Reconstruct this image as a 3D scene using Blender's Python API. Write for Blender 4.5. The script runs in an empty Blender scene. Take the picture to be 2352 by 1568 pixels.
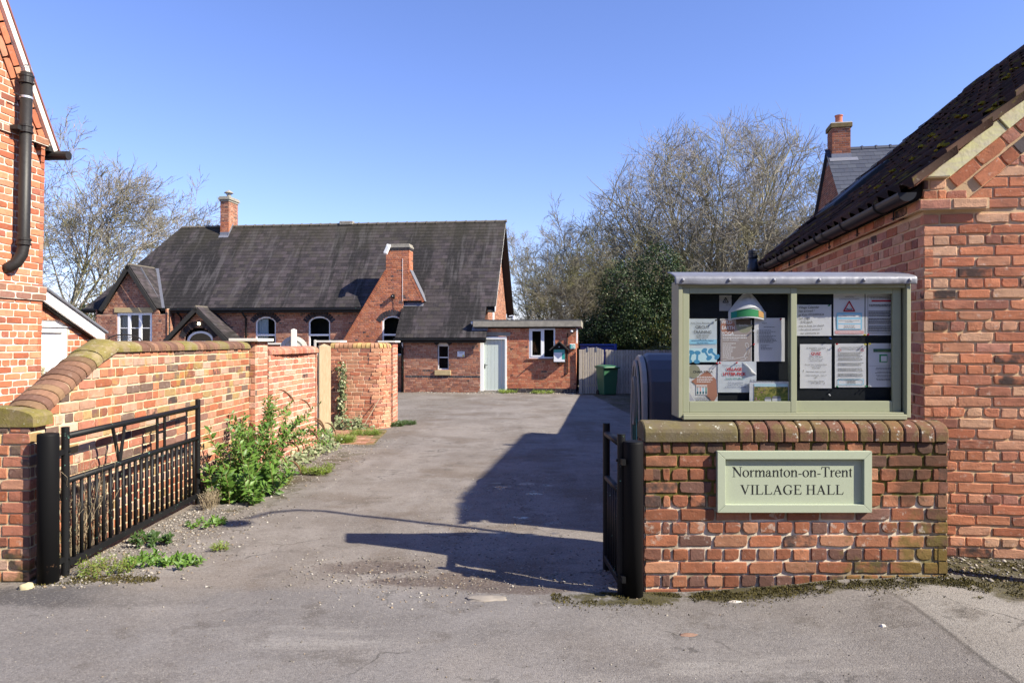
import bpy, bmesh, math, random
import numpy as np
from mathutils import Vector, Matrix, noise
R = math.radians
rnd = random.Random(7)
scene = bpy.context.scene
COL = scene.collection

# ------------------------------------------------------------------ camera, sky, sun, exposure
EYE = 1.62
cam_d = bpy.data.cameras.new('camera')
cam = bpy.data.objects.new('camera', cam_d); COL.objects.link(cam)
cam.location = (0, 0, EYE); cam.rotation_euler = (R(90), 0, 0)
cam_d.sensor_width = 36; cam_d.lens = 1650/2352*36
cam_d.clip_start = .05; cam_d.clip_end = 3000
scene.camera = cam
SUN = Vector((1.18, -.54, 1.0)).normalized()
world = bpy.data.worlds.new('World'); scene.world = world; world.use_nodes = True
wn = world.node_tree; wn.nodes.clear()
sky = wn.nodes.new('ShaderNodeTexSky'); sky.sky_type = 'NISHITA'; sky.sun_disc = False
sky.sun_elevation = math.asin(SUN.z); sky.sun_rotation = math.atan2(SUN.x, SUN.y)
sky.altitude = 0; sky.air_density = 1.15; sky.dust_density = .0; sky.ozone_density = 3.2
bg = wn.nodes.new('ShaderNodeBackground'); bg.inputs['Strength'].default_value = .076
wo = wn.nodes.new('ShaderNodeOutputWorld')
tint = wn.nodes.new('ShaderNodeMix'); tint.data_type = 'RGBA'; tint.blend_type = 'MULTIPLY'; tint.inputs[0].default_value = 1
tint.inputs[7].default_value = (1.0, .985, 1.40, 1)      # a clear spring sky leaning to periwinkle
wn.links.new(sky.outputs[0], tint.inputs[6]); wn.links.new(tint.outputs[2], bg.inputs[0]); wn.links.new(bg.outputs[0], wo.inputs[0])
sun_d = bpy.data.lights.new('sun', 'SUN'); sun_d.energy = 5.0; sun_d.angle = R(.53); sun_d.color = (1, .925, .77)
sun_o = bpy.data.objects.new('sun', sun_d); COL.objects.link(sun_o)
sun_o.rotation_euler = (-SUN).to_track_quat('-Z', 'Y').to_euler()
scene.view_settings.view_transform = 'Standard'; scene.view_settings.look = 'None'
scene.view_settings.gamma = 1; scene.view_settings.use_curve_mapping = False
scene.view_settings.exposure = 1.13
scene.cycles.max_bounces = 8; scene.cycles.transparent_max_bounces = 12
scene.cycles.use_adaptive_sampling = False; scene.cycles.use_denoising = True; scene.cycles.denoiser = 'OPENIMAGEDENOISE'; scene.cycles.denoising_input_passes = 'RGB_ALBEDO_NORMAL'; scene.cycles.denoising_prefilter = 'ACCURATE'; scene.cycles.sample_clamp_indirect = 4

# ------------------------------------------------------------------ object helpers
def tag(o, label=None, cat=None, group=None, kind=None):
    if label: o['label'] = label
    if cat: o['category'] = cat
    if group: o['group'] = group
    if kind: o['kind'] = kind
    return o

def thing(name, label, cat, loc=(0, 0, 0), rz=0, group=None):
    o = bpy.data.objects.new(name, None); COL.objects.link(o)
    o.location = loc; o.rotation_euler = (0, 0, rz); o.empty_display_size = .2
    return tag(o, label, cat, group)

def link(name, data, parent=None, mat=None, kind=None, label=None):
    o = bpy.data.objects.new(name, data); COL.objects.link(o)
    if parent: o.parent = parent
    if mat is not None and data and not data.materials: data.materials.append(mat)
    return tag(o, label, None, None, kind)

def frame_of(parent):
    m = Matrix.Identity(4)
    p = parent
    while p:
        m = Matrix.LocRotScale(p.location, p.rotation_euler, p.scale) @ m
        p = p.parent
    return m

class MB:
    """collects faces; build() links them as ONE mesh object"""
    def __init__(s): s.v = []; s.f = []; s.T = None
    def add(s, vs, fs):
        n = len(s.v)
        if s.T is not None: vs = [tuple(s.T @ Vector(v)) for v in vs]
        s.v.extend(vs); s.f.extend([tuple(i+n for i in f) for f in fs]); return s
    def box(s, x0, x1, y0, y1, z0, z1):
        return s.add([(x0,y0,z0),(x1,y0,z0),(x1,y1,z0),(x0,y1,z0),(x0,y0,z1),(x1,y0,z1),(x1,y1,z1),(x0,y1,z1)],
            [(0,3,2,1),(4,5,6,7),(0,1,5,4),(1,2,6,5),(2,3,7,6),(3,0,4,7)])
    def prism(s, poly, fn, d0, d1):
        """extrude 2D polygon (a,b) between depths d0,d1 through fn(a,b,d)"""
        n = len(poly)
        vs = [fn(a,b,d0) for a,b in poly]+[fn(a,b,d1) for a,b in poly]
        fs = [tuple(range(n)), tuple(range(2*n-1, n-1, -1))]
        fs += [(i, i+n, (i+1)%n+n, (i+1)%n) for i in range(n)]
        return s.add(vs, fs)
    def tube(s, pts, r, seg=8, caps=True):
        pts = [Vector(p) for p in pts]; n = len(pts)
        rs = r if isinstance(r, (list, tuple)) else [r]*n
        vs = []; prev = None
        for i, p in enumerate(pts):
            t = (pts[min(i+1,n-1)]-pts[max(i-1,0)])
            t = t.normalized() if t.length > 1e-9 else Vector((0,0,1))
            if prev is None:
                a = t.orthogonal().normalized()
            else:
                a = (prev - t*prev.dot(t))
                a = a.normalized() if a.length > 1e-6 else t.orthogonal().normalized()
            prev = a; b = t.cross(a)
            for k in range(seg):
                th = 2*math.pi*k/seg
                vs.append(tuple(p+(a*math.cos(th)+b*math.sin(th))*rs[i]))
        fs = []
        for i in range(n-1):
            for k in range(seg):
                k2 = (k+1) % seg
                fs.append((i*seg+k, i*seg+k2, (i+1)*seg+k2, (i+1)*seg+k))
        if caps:
            fs.append(tuple(range(seg-1,-1,-1))); fs.append(tuple((n-1)*seg+k for k in range(seg)))
        return s.add(vs, fs)
    def lathe(s, prof, c=(0,0,0), seg=16):
        vs = []; n = len(prof)
        for r, z in prof:
            for k in range(seg):
                th = 2*math.pi*k/seg
                vs.append((c[0]+r*math.cos(th), c[1]+r*math.sin(th), c[2]+z))
        fs = []
        for i in range(n-1):
            for k in range(seg):
                k2 = (k+1) % seg
                fs.append((i*seg+k, i*seg+k2, (i+1)*seg+k2, (i+1)*seg+k))
        fs.append(tuple(range(seg-1,-1,-1))); fs.append(tuple((n-1)*seg+k for k in range(seg)))
        return s.add(vs, fs)
    def quad(s, a, b, c, d): return s.add([a,b,c,d], [(0,1,2,3)])
    def mesh(s, name, mat=None, smooth=False):
        me = bpy.data.meshes.new(name); me.from_pydata(s.v, [], s.f)
        if mat is not None: me.materials.append(mat)
        if smooth: me.shade_smooth()
        me.update(); return me
    def build(s, name, mat, parent=None, smooth=False, kind=None, label=None, bevel=0, seg=2):
        o = link(name, s.mesh(name, mat, smooth), parent, None, kind, label)
        if bevel:
            m = o.modifiers.new('edge', 'BEVEL'); m.width = bevel; m.segments = seg; m.limit_method = 'ANGLE'; m.angle_limit = R(40)
            m.harden_normals = False
        return o

def np_mesh(name, V, F, mat=None, smooth=False):
    """V (n,3) float array, F (m,k) int array with k = 3 or 4"""
    me = bpy.data.meshes.new(name); m, k = F.shape
    me.vertices.add(len(V)); me.vertices.foreach_set('co', np.ascontiguousarray(V, dtype=np.float32).ravel())
    me.loops.add(m*k); me.loops.foreach_set('vertex_index', np.ascontiguousarray(F, dtype=np.int32).ravel())
    me.polygons.add(m); me.polygons.foreach_set('loop_start', np.arange(0, m*k, k, dtype=np.int32))
    if mat is not None: me.materials.append(mat)
    me.update(calc_edges=True)
    if smooth: me.shade_smooth()
    return me

# ------------------------------------------------------------------ materials
class NT:
    def __init__(s, name):
        s.m = bpy.data.materials.new(name); s.m.use_nodes = True
        s.t = s.m.node_tree; s.t.nodes.clear()
        s.out = s.t.nodes.new('ShaderNodeOutputMaterial')
    def n(s, typ, ins=None, **props):
        nd = s.t.nodes.new('ShaderNode'+typ)
        for k, v in props.items(): setattr(nd, k, v)
        for k, v in (ins or {}).items():
            sock = nd.inputs[k]
            if isinstance(v, bpy.types.NodeSocket): s.t.links.new(v, sock)
            else: sock.default_value = v
        return nd
    def pos(s): return s.n('NewGeometry').outputs['Position']
    def math(s, op, a, b=0.0, c=None, clamp=False):
        ins = {0: a, 1: b}
        if c is not None: ins[2] = c
        return s.n('Math', ins, operation=op, use_clamp=clamp).outputs[0]
    def noise(s, vec, scale, detail=4, rough=.6, dist=0):
        return s.n('TexNoise', {'Vector': vec, 'Scale': scale, 'Detail': detail, 'Roughness': rough, 'Distortion': dist}).outputs['Fac']
    def ramp(s, fac, stops, mode='LINEAR'):
        nd = s.n('ValToRGB', {'Fac': fac}); cr = nd.color_ramp; cr.interpolation = mode
        while len(cr.elements) > 1: cr.elements.remove(cr.elements[-1])
        for i, (p, c) in enumerate(stops):
            e = cr.elements[0] if i == 0 else cr.elements.new(p)
            e.position = p
            if not isinstance(c, (tuple, list)): c = (c, c, c)
            e.color = (c[0], c[1], c[2], 1)
        return nd.outputs[0]
    def step(s, v, lo, hi):
        return s.n('MapRange', {'Value': v, 'From Min': lo, 'From Max': hi, 'To Min': 0.0, 'To Max': 1.0}, interpolation_type='SMOOTHSTEP').outputs[0]
    def mix(s, fac, a, b, mode='MIX'):
        nd = s.n('Mix', {0: fac}, data_type='RGBA', blend_type=mode)
        for sock, v in ((nd.inputs[6], a), (nd.inputs[7], b)):
            if isinstance(v, bpy.types.NodeSocket): s.t.links.new(v, sock)
            else: sock.default_value = (v[0], v[1], v[2], 1)
        return nd.outputs[2]
    def xyz(s, vec): return s.n('SeparateXYZ', {0: vec}).outputs
    def scale(s, vec, sc, rz=0):
        return s.n('Mapping', {'Vector': vec, 'Scale': sc, 'Rotation': (0, 0, rz)}, vector_type='POINT').outputs[0]
    def bump(s, h, strength=.3, dist=.01):
        return s.n('Bump', {'Height': h, 'Strength': strength, 'Distance': dist}).outputs[0]
    def rand(s):
        a = s.n('ObjectInfo').outputs['Random']; b = s.n('NewGeometry').outputs['Random Per Island']
        return s.math('FRACT', s.math('ADD', s.math('MULTIPLY', a, 7.31), s.math('MULTIPLY', b, 13.7)))
    def done(s, color, rough=.85, normal=None, spec=.3, metal=0, emit=None, estr=0, sss=None, trans=None):
        p = s.n('BsdfPrincipled', {'Metallic': metal, 'Specular IOR Level': spec})
        for k, v in (('Base Color', color), ('Roughness', rough)):
            if isinstance(v, bpy.types.NodeSocket): s.t.links.new(v, p.inputs[k])
            else: p.inputs[k].default_value = (v[0], v[1], v[2], 1) if isinstance(v, (tuple, list)) else v
        if normal is not None: s.t.links.new(normal, p.inputs['Normal'])
        if emit: p.inputs['Emission Color'].default_value = (*emit, 1); p.inputs['Emission Strength'].default_value = estr
        sh = p.outputs[0]
        if trans:
            tr = s.n('BsdfTranslucent')
            if isinstance(color, bpy.types.NodeSocket): s.t.links.new(color, tr.inputs[0])
            else: tr.inputs[0].default_value = (*color, 1)
            mx = s.n('MixShader', {0: trans, 1: sh, 2: tr.outputs[0]}); sh = mx.outputs[0]
        s.t.links.new(sh, s.out.inputs[0])
        return s.m

def m_plain(name, col, rough=.6, spec=.4, metal=0, var=.12, nscale=25, bump=.08, bscale=120):
    t = NT(name); P = t.pos()
    f = t.noise(P, nscale, 5)
    c = t.mix(f, [x*(1-var*1.6) for x in col], [min(1, x*(1+var*1.6)) for x in col])
    return t.done(c, rough, t.bump(t.noise(P, bscale, 3), bump, .004) if bump else None, spec, metal)

def m_paint(name, col, under=(.12,.08,.05), chip=.72, rough=.5, scale=9, grain=None, var=.1, spec=.4):
    """painted surface: faint tone changes, dirt and chips that show what is beneath"""
    t = NT(name); P = t.pos()
    f = t.noise(P, 7, 6)
    c = t.mix(f, [x*(1-var) for x in col], [min(1, x*(1+var)) for x in col])
    d = t.step(t.noise(P, 38, 6, .7), .55, .75)
    c = t.mix(t.math('MULTIPLY', d, .18), c, [x*.45 for x in col])
    k = t.step(t.noise(P, scale, 8, .75), chip, chip+.03)
    c = t.mix(k, c, under)
    h = t.math('ADD', t.math('MULTIPLY', t.noise(P, 90, 3), .4), t.math('MULTIPLY', k, -1.0))
    return t.done(c, rough, t.bump(h, .25, .002), spec)

def m_brick(name, cols, moss=None, pale=.25, dark=.1, grain=.3, bumpd=.004, soot=None, blot=.35):
    """fired clay: one tone per brick, blotches, pale bloom, optional moss by world position"""
    t = NT(name); P = t.pos(); r = t.rand()
    n = len(cols); c = t.ramp(r, [(i/n, cc) for i, cc in enumerate(cols)], 'CONSTANT')
    r2 = t.math('FRACT', t.math('MULTIPLY', r, 37.7))
    c = t.mix(.6, c, t.mix(r2, (.62,.62,.62), (1.25,1.25,1.25)), 'MULTIPLY')
    f1 = t.noise(P, 14, 6, .65); f2 = t.noise(P, 90, 4, .7)
    c = t.mix(t.math('MULTIPLY', t.step(f1, .4, .75), blot), c, (.10,.055,.04))
    c = t.mix(t.math('MULTIPLY', t.step(t.noise(P, 23, 6, .7), .56, .72), pale), c, (.62,.5,.42))
    c = t.mix(t.math('MULTIPLY', t.step(f2, .6, .75), grain), c, (.09,.05,.04))
    if dark: 
        dk = t.step(t.math('FRACT', t.math('MULTIPLY', r, 91.3)), 1-dark, 1-dark+.01)
        c = t.mix(t.math('MULTIPLY', dk, t.step(t.noise(P, 12, 2), .3, .6)), c, (.07,.05,.045))
    if moss: c = moss(t, P, c)
    h = t.math('ADD', t.math('MULTIPLY', f1, .6), f2)
    return t.done(c, .92, t.bump(h, .55, bumpd), .15)

def m_mortar(name, col, col2, moss=None, scale=6):
    t = NT(name); P = t.pos()
    c = t.mix(t.step(t.noise(P, scale, 5, .6), .35, .65), col, col2)
    c = t.mix(t.math('MULTIPLY', t.step(t.noise(P, 120, 3), .55, .7), .3), c, [x*.5 for x in col2])
    if moss: c = moss(t, P, c)
    return t.done(c, .95, t.bump(t.noise(P, 160, 4, .7), .7, .004), .1)
MOSS = (.075,.068,.014); MOSS2 = (.16,.145,.03); LICH = (.55,.55,.48)
def moss_notice(t, P, c):
    x, y, z = t.xyz(P)
    g = t.math('ADD', t.math('MULTIPLY', t.math('SUBTRACT', .34, z), .95), t.math('MULTIPLY', t.math('SUBTRACT', x, 2.2), .55))
    f = t.math('ADD', g, t.math('MULTIPLY', t.math('SUBTRACT', t.noise(P, 7, 6, .65), .5), 1.5))
    m = t.step(f, .05, .42)
    c = t.mix(t.math('MULTIPLY', m, .75), c, t.mix(t.noise(P, 40, 3), MOSS, (.19,.15,.04)))
    dk = t.step(t.math('ADD', t.math('MULTIPLY', t.math('SUBTRACT', t.noise(P, 4.5, 5), .5), 1.3), t.math('ADD', t.math('SUBTRACT', z, .78), t.math('MULTIPLY', t.step(x, 2.3, 2.6), .35))), -.15, .35)
    c = t.mix(t.math('MULTIPLY', dk, .75), c, (.070,.045,.032))
    w = t.step(t.math('SUBTRACT', t.noise(P, 11, 6, .75), t.math('ABSOLUTE', t.math('MULTIPLY', t.math('SUBTRACT', z, .40), .35))), .555, .62)
    return t.mix(t.math('MULTIPLY', w, .45), c, (.52,.47,.41))
def moss_joint(t, P, c):
    x, y, z = t.xyz(P)
    g = t.math('ADD', t.math('SUBTRACT', .18, z), t.math('MULTIPLY', t.math('SUBTRACT', x, 2.35), .5))
    up = t.math('SUBTRACT', t.math('MULTIPLY', t.step(z, .42, .72), .85), .35)
    f = t.math('ADD', t.math('MAXIMUM', g, up), t.math('MULTIPLY', t.math('SUBTRACT', t.noise(P, 6, 5), .5), 1.4))
    return t.mix(t.step(f, .0, .4), c, t.mix(t.noise(P, 60, 2), (.05,.045,.012), (.2,.17,.05)))
def moss_cope(t, P, c):
    m = t.step(t.noise(P, 8, 6, .65), .42, .58)
    c = t.mix(t.math('MULTIPLY', m, .55), c, t.mix(t.noise(P, 50, 3), (.075,.062,.025), (.19,.155,.06)))
    w = t.step(t.noise(P, 21, 5, .75), .6, .66)
    return t.mix(t.math('MULTIPLY', w, .75), c, LICH)
def moss_pier(t, P, c):
    x, y, z = t.xyz(P)
    f = t.math('ADD', t.math('MULTIPLY', t.math('SUBTRACT', .22, z), 1.6), t.math('MULTIPLY', t.math('SUBTRACT', t.noise(P, 8, 5), .5), 1.6))
    c = t.mix(t.math('MULTIPLY', t.step(f, .0, .5), .8), c, t.mix(t.noise(P, 30, 3), (.03,.035,.012), (.14,.12,.03)))
    y2 = t.step(t.noise(P, 6, 5, .6), .56, .68)
    hi = t.step(z, .55, 1.45)
    return t.mix(t.math('MULTIPLY', t.math('MULTIPLY', y2, hi), .55), c, (.36,.25,.06))

B = {}
B['notice'] = m_brick('notice wall brick', [(.34,.13,.07),(.25,.095,.055),(.40,.17,.095),(.29,.11,.06),(.19,.085,.06),(.38,.185,.11),(.27,.105,.06),(.17,.09,.07)], moss_notice, .3, .04, .35, .006)
B['notice_cope'] = m_brick('coping brick', [(.20,.08,.05),(.145,.067,.048),(.24,.10,.06),(.13,.065,.045),(.18,.09,.06)], moss_cope, .25, 0, .35, .006)
B['stone_cope'] = m_brick('mossy coping stone', [(.165,.135,.085),(.14,.115,.07)], moss_cope, .1, 0, .4, .006)
B['left'] = m_brick('pink orange brick', [(.42,.165,.09),(.37,.125,.065),(.46,.23,.15),(.29,.115,.075),(.41,.19,.11),(.50,.33,.25),(.38,.25,.115),(.22,.12,.095),(.44,.175,.10),(.40,.16,.105),(.15,.10,.08),(.45,.26,.18)], moss_pier, .35, .045, .2, .005)
B['left2'] = m_brick('salmon brick', [(.48,.19,.12),(.52,.24,.165),(.43,.155,.1),(.55,.3,.22),(.39,.165,.125),(.5,.21,.13)], None, .5, .015, .2, .005)
B['left3'] = m_brick('warm garden wall brick', [(.47,.19,.115),(.42,.15,.09),(.52,.25,.16),(.37,.16,.115),(.5,.26,.16),(.44,.21,.13)], None, .4, .015, .2, .005)
B['left_cope'] = m_brick('rounded coping brick', [(.19,.105,.072),(.15,.082,.06),(.23,.125,.08),(.17,.09,.065),(.21,.13,.075)], None, .15, 0, .35, .005)
B['yellow_cope'] = m_brick('yellow rounded coping brick', [(.46,.25,.15),(.48,.30,.13),(.42,.22,.13),(.5,.35,.14)], None, .15, 0, .3, .005)
def moss_green_cope(t, P, c):
    m = t.step(t.noise(P, 9, 6, .65), .36, .6)
    c = t.mix(t.math('MULTIPLY', m, .85), c, t.mix(t.noise(P, 45, 4), (.085,.075,.02), (.27,.225,.055)))
    return t.mix(t.math('MULTIPLY', t.step(t.noise(P, 30, 5, .75), .6, .68), .7), c, (.5,.48,.38))
B['green_cope'] = m_brick('lichen covered coping', [(.23,.18,.10),(.27,.21,.12)], moss_green_cope, .1, 0, .4, .006)
B['right'] = m_brick('red barn brick', [(.54,.21,.115),(.47,.17,.095),(.60,.28,.17),(.50,.195,.115),(.40,.165,.105),(.62,.36,.23),(.55,.23,.13),(.48,.22,.16),(.33,.14,.10),(.58,.30,.19)], None, .55, .05, .5, .008)
B['house'] = m_brick('bright house brick', [(.47,.155,.08),(.52,.19,.10),(.42,.13,.07),(.56,.25,.14),(.5,.17,.09),(.34,.12,.08),(.5,.22,.13)], None, .25, .02, .2, .005)
B['house_band'] = m_brick('house band brick', [(.3,.15,.1),(.25,.13,.1),(.35,.17,.1)], None, .2, 0, .3, .005)
B['hall'] = m_brick('hall brick', [(.34,.14,.085),(.28,.11,.07),(.39,.17,.10),(.24,.105,.075),(.31,.15,.10),(.41,.21,.14)], None, .3, .05, .3, .005)
B['breast'] = m_brick('orange chimney brick', [(.46,.16,.075),(.4,.13,.065),(.5,.19,.1),(.36,.13,.08),(.44,.17,.09)], None, .15, .03, .3, .005)
B['ext'] = m_brick('extension brick', [(.46,.155,.08),(.4,.13,.07),(.5,.19,.1),(.42,.17,.095),(.37,.12,.07),(.47,.22,.12)], None, .25, .04, .25, .004)
B['blue'] = m_brick('blue engineering brick', [(.035,.035,.042),(.05,.048,.055),(.028,.028,.034)], None, .06, 0, .2, .003)
B['far'] = m_brick('far house brick', [(.3,.11,.06),(.26,.09,.055),(.34,.14,.08),(.22,.09,.06)], None, .1, .03, .3, .004)
MO = {}
MO['notice'] = m_mortar('weathered lime mortar', (.28,.23,.16), (.70,.62,.50), moss_joint, 5)
MO['left'] = m_mortar('cream mortar', (.50,.40,.25), (.62,.52,.36), moss_pier, 4)
MO['left2'] = m_mortar('pale mortar', (.58,.46,.34), (.66,.56,.44))
MO['left3'] = m_mortar('orange pale mortar', (.6,.42,.27), (.66,.5,.36))
MO['right'] = m_mortar('sandy mortar', (.58,.40,.235), (.66,.48,.30))
MO['house'] = m_mortar('white house mortar', (.62,.53,.43), (.70,.62,.52))
MO['hall'] = m_mortar('grey mortar', (.36,.28,.21), (.46,.38,.3))
MO['ext'] = m_mortar('buff mortar', (.5,.36,.24), (.56,.43,.31))
MO['far'] = m_mortar('far mortar', (.4,.33,.26), (.5,.42,.34))

# ------------------------------------------------------------------ bricks
def unit_brick(kind, seed, fine=True):
    """brick of size 1 x 1 x 1 (length, depth, height), front face at y = 0 looking to -y"""
    r = random.Random(seed)
    L, Hh, D = ({'S': .215, 'H': .103, 'C': .055}[kind], .066, .1)
    if fine:
        ring = [(-.5,-.5),(-.18,-.5),(.18,-.5),(.5,-.5),(.5,0),(.5,.5),(.18,.5),(-.18,.5),(-.5,.5),(-.5,0)]
        jx, jz = .0020/L, .0020/Hh
        chip = {k: (r.uniform(.003,.011)/L, r.uniform(.003,.009)/Hh) if r.random() < .16 else (.002/L, .001/Hh) for k in ((-1,-1),(1,-1),(1,1),(-1,1))}
        def corner(x, z):
            if abs(x) == .5 and abs(z) == .5:
                sx_, sz_ = int(math.copysign(1, x)), int(math.copysign(1, z)); cx_, cz_ = chip[sx_, sz_]; return x-sx_*cx_, z-sz_*cz_
            return x, z
        r1 = [(corner(x, z)[0]+r.uniform(-jx,jx), corner(x, z)[1]+r.uniform(-jz,jz)) for x, z in ring]
        ch = .0036
        r2 = [(x*(1-2*ch/L)+r.uniform(-jx,jx), z*(1-2*ch/Hh)+r.uniform(-jz,jz)) for x, z in r1]
        n = 10
        vs = [(x,1.0,z) for x,z in r1]+[(x,(.0045+r.uniform(-.001,.002))/D,z) for x,z in r1]+[(x,r.uniform(-.0015,.0025)/D,z) for x,z in r2]+[(r.uniform(-.1,.1),r.uniform(-.002,.002)/D,r.uniform(-.1,.1))]
        fs = []
        for a in (0, n):
            for i in range(n):
                j = (i+1) % n; fs.append((a+i, a+n+i, a+n+j, a+j)[::-1])
        for i in range(n): fs.append((2*n+i, 3*n, 2*n+(i+1)%n)[::-1])
        return vs, [tuple(reversed(f)) for f in fs]
    cx, cz = .006/L, .006/Hh
    o = [(-.5,-.5),(.5,-.5),(.5,.5),(-.5,.5)]
    vs = [(x,1.0,z) for x,z in o]+[(x,.06,z) for x,z in o]+[(x*(1-2*cx)+r.uniform(-.01,.01),r.uniform(0,.02),z*(1-2*cz)) for x,z in o]
    fs = []
    for a in (0, 4):
        for i in range(4):
            j = (i+1) % 4; fs.append((a+i, a+j, a+4+j, a+4+i))
    fs.append((8,9,10,11))
    return vs, fs
UB = {}
for k_ in 'SHC':
    for fine_ in (True, False):
        UB[k_, fine_] = [unit_brick(k_, i*31+ord(k_), fine_) for i in range(16 if fine_ else 4)]
UBM = {}
def unit_mesh(kind, i, fine, mat):
    key = (kind, i, fine, mat.name)
    if key not in UBM:
        me = bpy.data.meshes.new('brick'); vs, fs = UB[kind, fine][i]
        me.from_pydata(vs, [], fs); me.materials.append(mat); me.update(); UBM[key] = me
    return UBM[key]

def px_area(M, par, half_l, half_h):
    """roughly how large a face (frame M in parent frame par, looking to its -y) shows in the photograph"""
    W = par @ M
    c = W.translation; n = -(W.col[1].to_3d().normalized())
    v = Vector((0,0,EYE))-c; d = v.length
    if c.y < .4: return 0
    if abs(c.x/c.y) > .74 or abs((c.z-EYE)/c.y) > .5: return 0
    k = n.dot(v)/d
    if k <= .02: return 0
    return half_l*half_h*k/d**2

class Bricks:
    """all the bricks of one thing: the 300 that show largest become objects, the rest one joined part"""
    def __init__(s, parent, fine=True, limit=300, name='brick', rest='brickwork'):
        s.p = parent; s.F = frame_of(parent); s.fine = fine; s.lim = limit; s.rec = []; s.name = name; s.rest = rest
    def put(s, c, u, n_in, w, L, H, D, mat, poly=None, rot=0, occ=1.0):
        u = Vector(u); w = Vector(w); n_in = Vector(n_in)
        if poly is None:
            kind = 'S' if L > .15 else ('H' if L > .075 else 'C')
            M = Matrix(((u.x*L,n_in.x*D,w.x*H,c[0]),(u.y*L,n_in.y*D,w.y*H,c[1]),(u.z*L,n_in.z*D,w.z*H,c[2]),(0,0,0,1)))
        else:
            kind = poly
            M = Matrix(((u.x,n_in.x,w.x,c[0]),(u.y,n_in.y,w.y,c[1]),(u.z,n_in.z,w.z,c[2]),(0,0,0,1)))
        a = px_area(M, s.F, L, H)*occ
        s.rec.append((a, kind, M, mat, D))
    def poly_geo(s, poly, D):
        n = len(poly)
        cx = sum(p[0] for p in poly)/n; cz = sum(p[1] for p in poly)/n
        ins = []
        for x, z in poly:
            d = math.hypot(x-cx, z-cz) or 1; k = max(.3, 1-.006/d); ins.append((cx+(x-cx)*k, cz+(z-cz)*k))
        vs = [(x,D,z) for x,z in poly]+[(x,.006,z) for x,z in poly]+[(x,0,z) for x,z in ins]
        fs = []
        for a in (0, n):
            for i in range(n):
                j = (i+1) % n; fs.append((a+i, a+j, a+n+j, a+n+i))
        fs.append(tuple(2*n+i for i in range(n)))
        return vs, fs
    def flush(s):
        s.rec.sort(key=lambda r: -r[0])
        rest = {}
        for i, (a, kind, M, mat, D) in enumerate(s.rec):
            if i < s.lim and a > 0:
                if isinstance(kind, str): me = unit_mesh(kind, rnd.randrange(len(UB[kind, s.fine])), s.fine, mat)
                else:
                    me = bpy.data.meshes.new(s.name); vs, fs = s.poly_geo(kind, D); me.from_pydata(vs, [], fs); me.materials.append(mat)
                o = bpy.data.objects.new(s.name, me); COL.objects.link(o); o.parent = s.p; o.matrix_basis = M
            else:
                mb = rest.setdefault(mat.name, (MB(), mat))[0]
                vs, fs = UB[kind, False][rnd.randrange(4)] if isinstance(kind, str) else s.poly_geo(kind, D)
                mb.T = M; mb.add(vs, fs)
        for k, (mb, mat) in rest.items():
            mb.T = None; mb.build(s.rest, mat, s.p, kind='stuff')

def clip_poly(poly, planes):
    for a, b, c in planes:
        out = []
        for i in range(len(poly)):
            p, q = poly[i], poly[(i+1) % len(poly)]
            dp, dq = a*p[0]+b*p[1]-c, a*q[0]+b*q[1]-c
            if dp <= 0: out.append(p)
            if (dp < 0 < dq) or (dq < 0 < dp):
                k = dp/(dp-dq); out.append((p[0]+k*(q[0]-p[0]), p[1]+k*(q[1]-p[1])))
        poly = out
        if len(poly) < 3: return []
    # drop doubled corners
    res = []
    for p in poly:
        if not res or math.hypot(p[0]-res[-1][0], p[1]-res[-1][1]) > 1e-4: res.append(p)
    if len(res) > 2 and math.hypot(res[0][0]-res[-1][0], res[0][1]-res[-1][1]) < 1e-4: res.pop()
    return res if len(res) > 2 else []

def hole_at(o, z0, z1):
    """interval an opening takes out of a course z0..z1"""
    zm = (z0+z1)/2
    if zm < o['z0'] or zm > o['z1']+o.get('rise', 0): return None
    if zm <= o['z1'] or not o.get('rise'): return (o['u0'], o['u1'])
    h = (o['u1']-o['u0'])/2; k = (zm-o['z1'])/o['rise']
    w = h*math.sqrt(max(0, 1-k*k)); c = (o['u0']+o['u1'])/2
    return (c-w, c+w)

def bond_row(kind, i, bl, r):
    """lengths along a course, first entry is where it starts (<= 0)"""
    hl = bl/2
    if kind == 'stretch': return [-(hl if i % 2 else 0)-.02], [bl]
    if kind == 'english':
        return ([-.0], [bl]) if i % 2 else ([-.0], [hl, hl*.55]+[hl]*40)
    if kind == 'english_h':
        return ([-.0], [hl, hl*.55]+[hl]*40) if i % 2 else ([-.0], [bl])
    if kind == 'flemish':
        return [-(bl*.75 if i % 2 else 0)], [bl, hl]
    if kind == 'garden':           # three stretcher courses to one of headers
        if i % 4 == 3: return [-hl/2], [hl]
        return [-(hl if i % 2 else 0)], [bl]
    seq = [r.choice([bl, bl, hl, bl, hl, bl*.9]) for _ in range(60)]
    return [-r.random()*bl], seq

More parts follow.
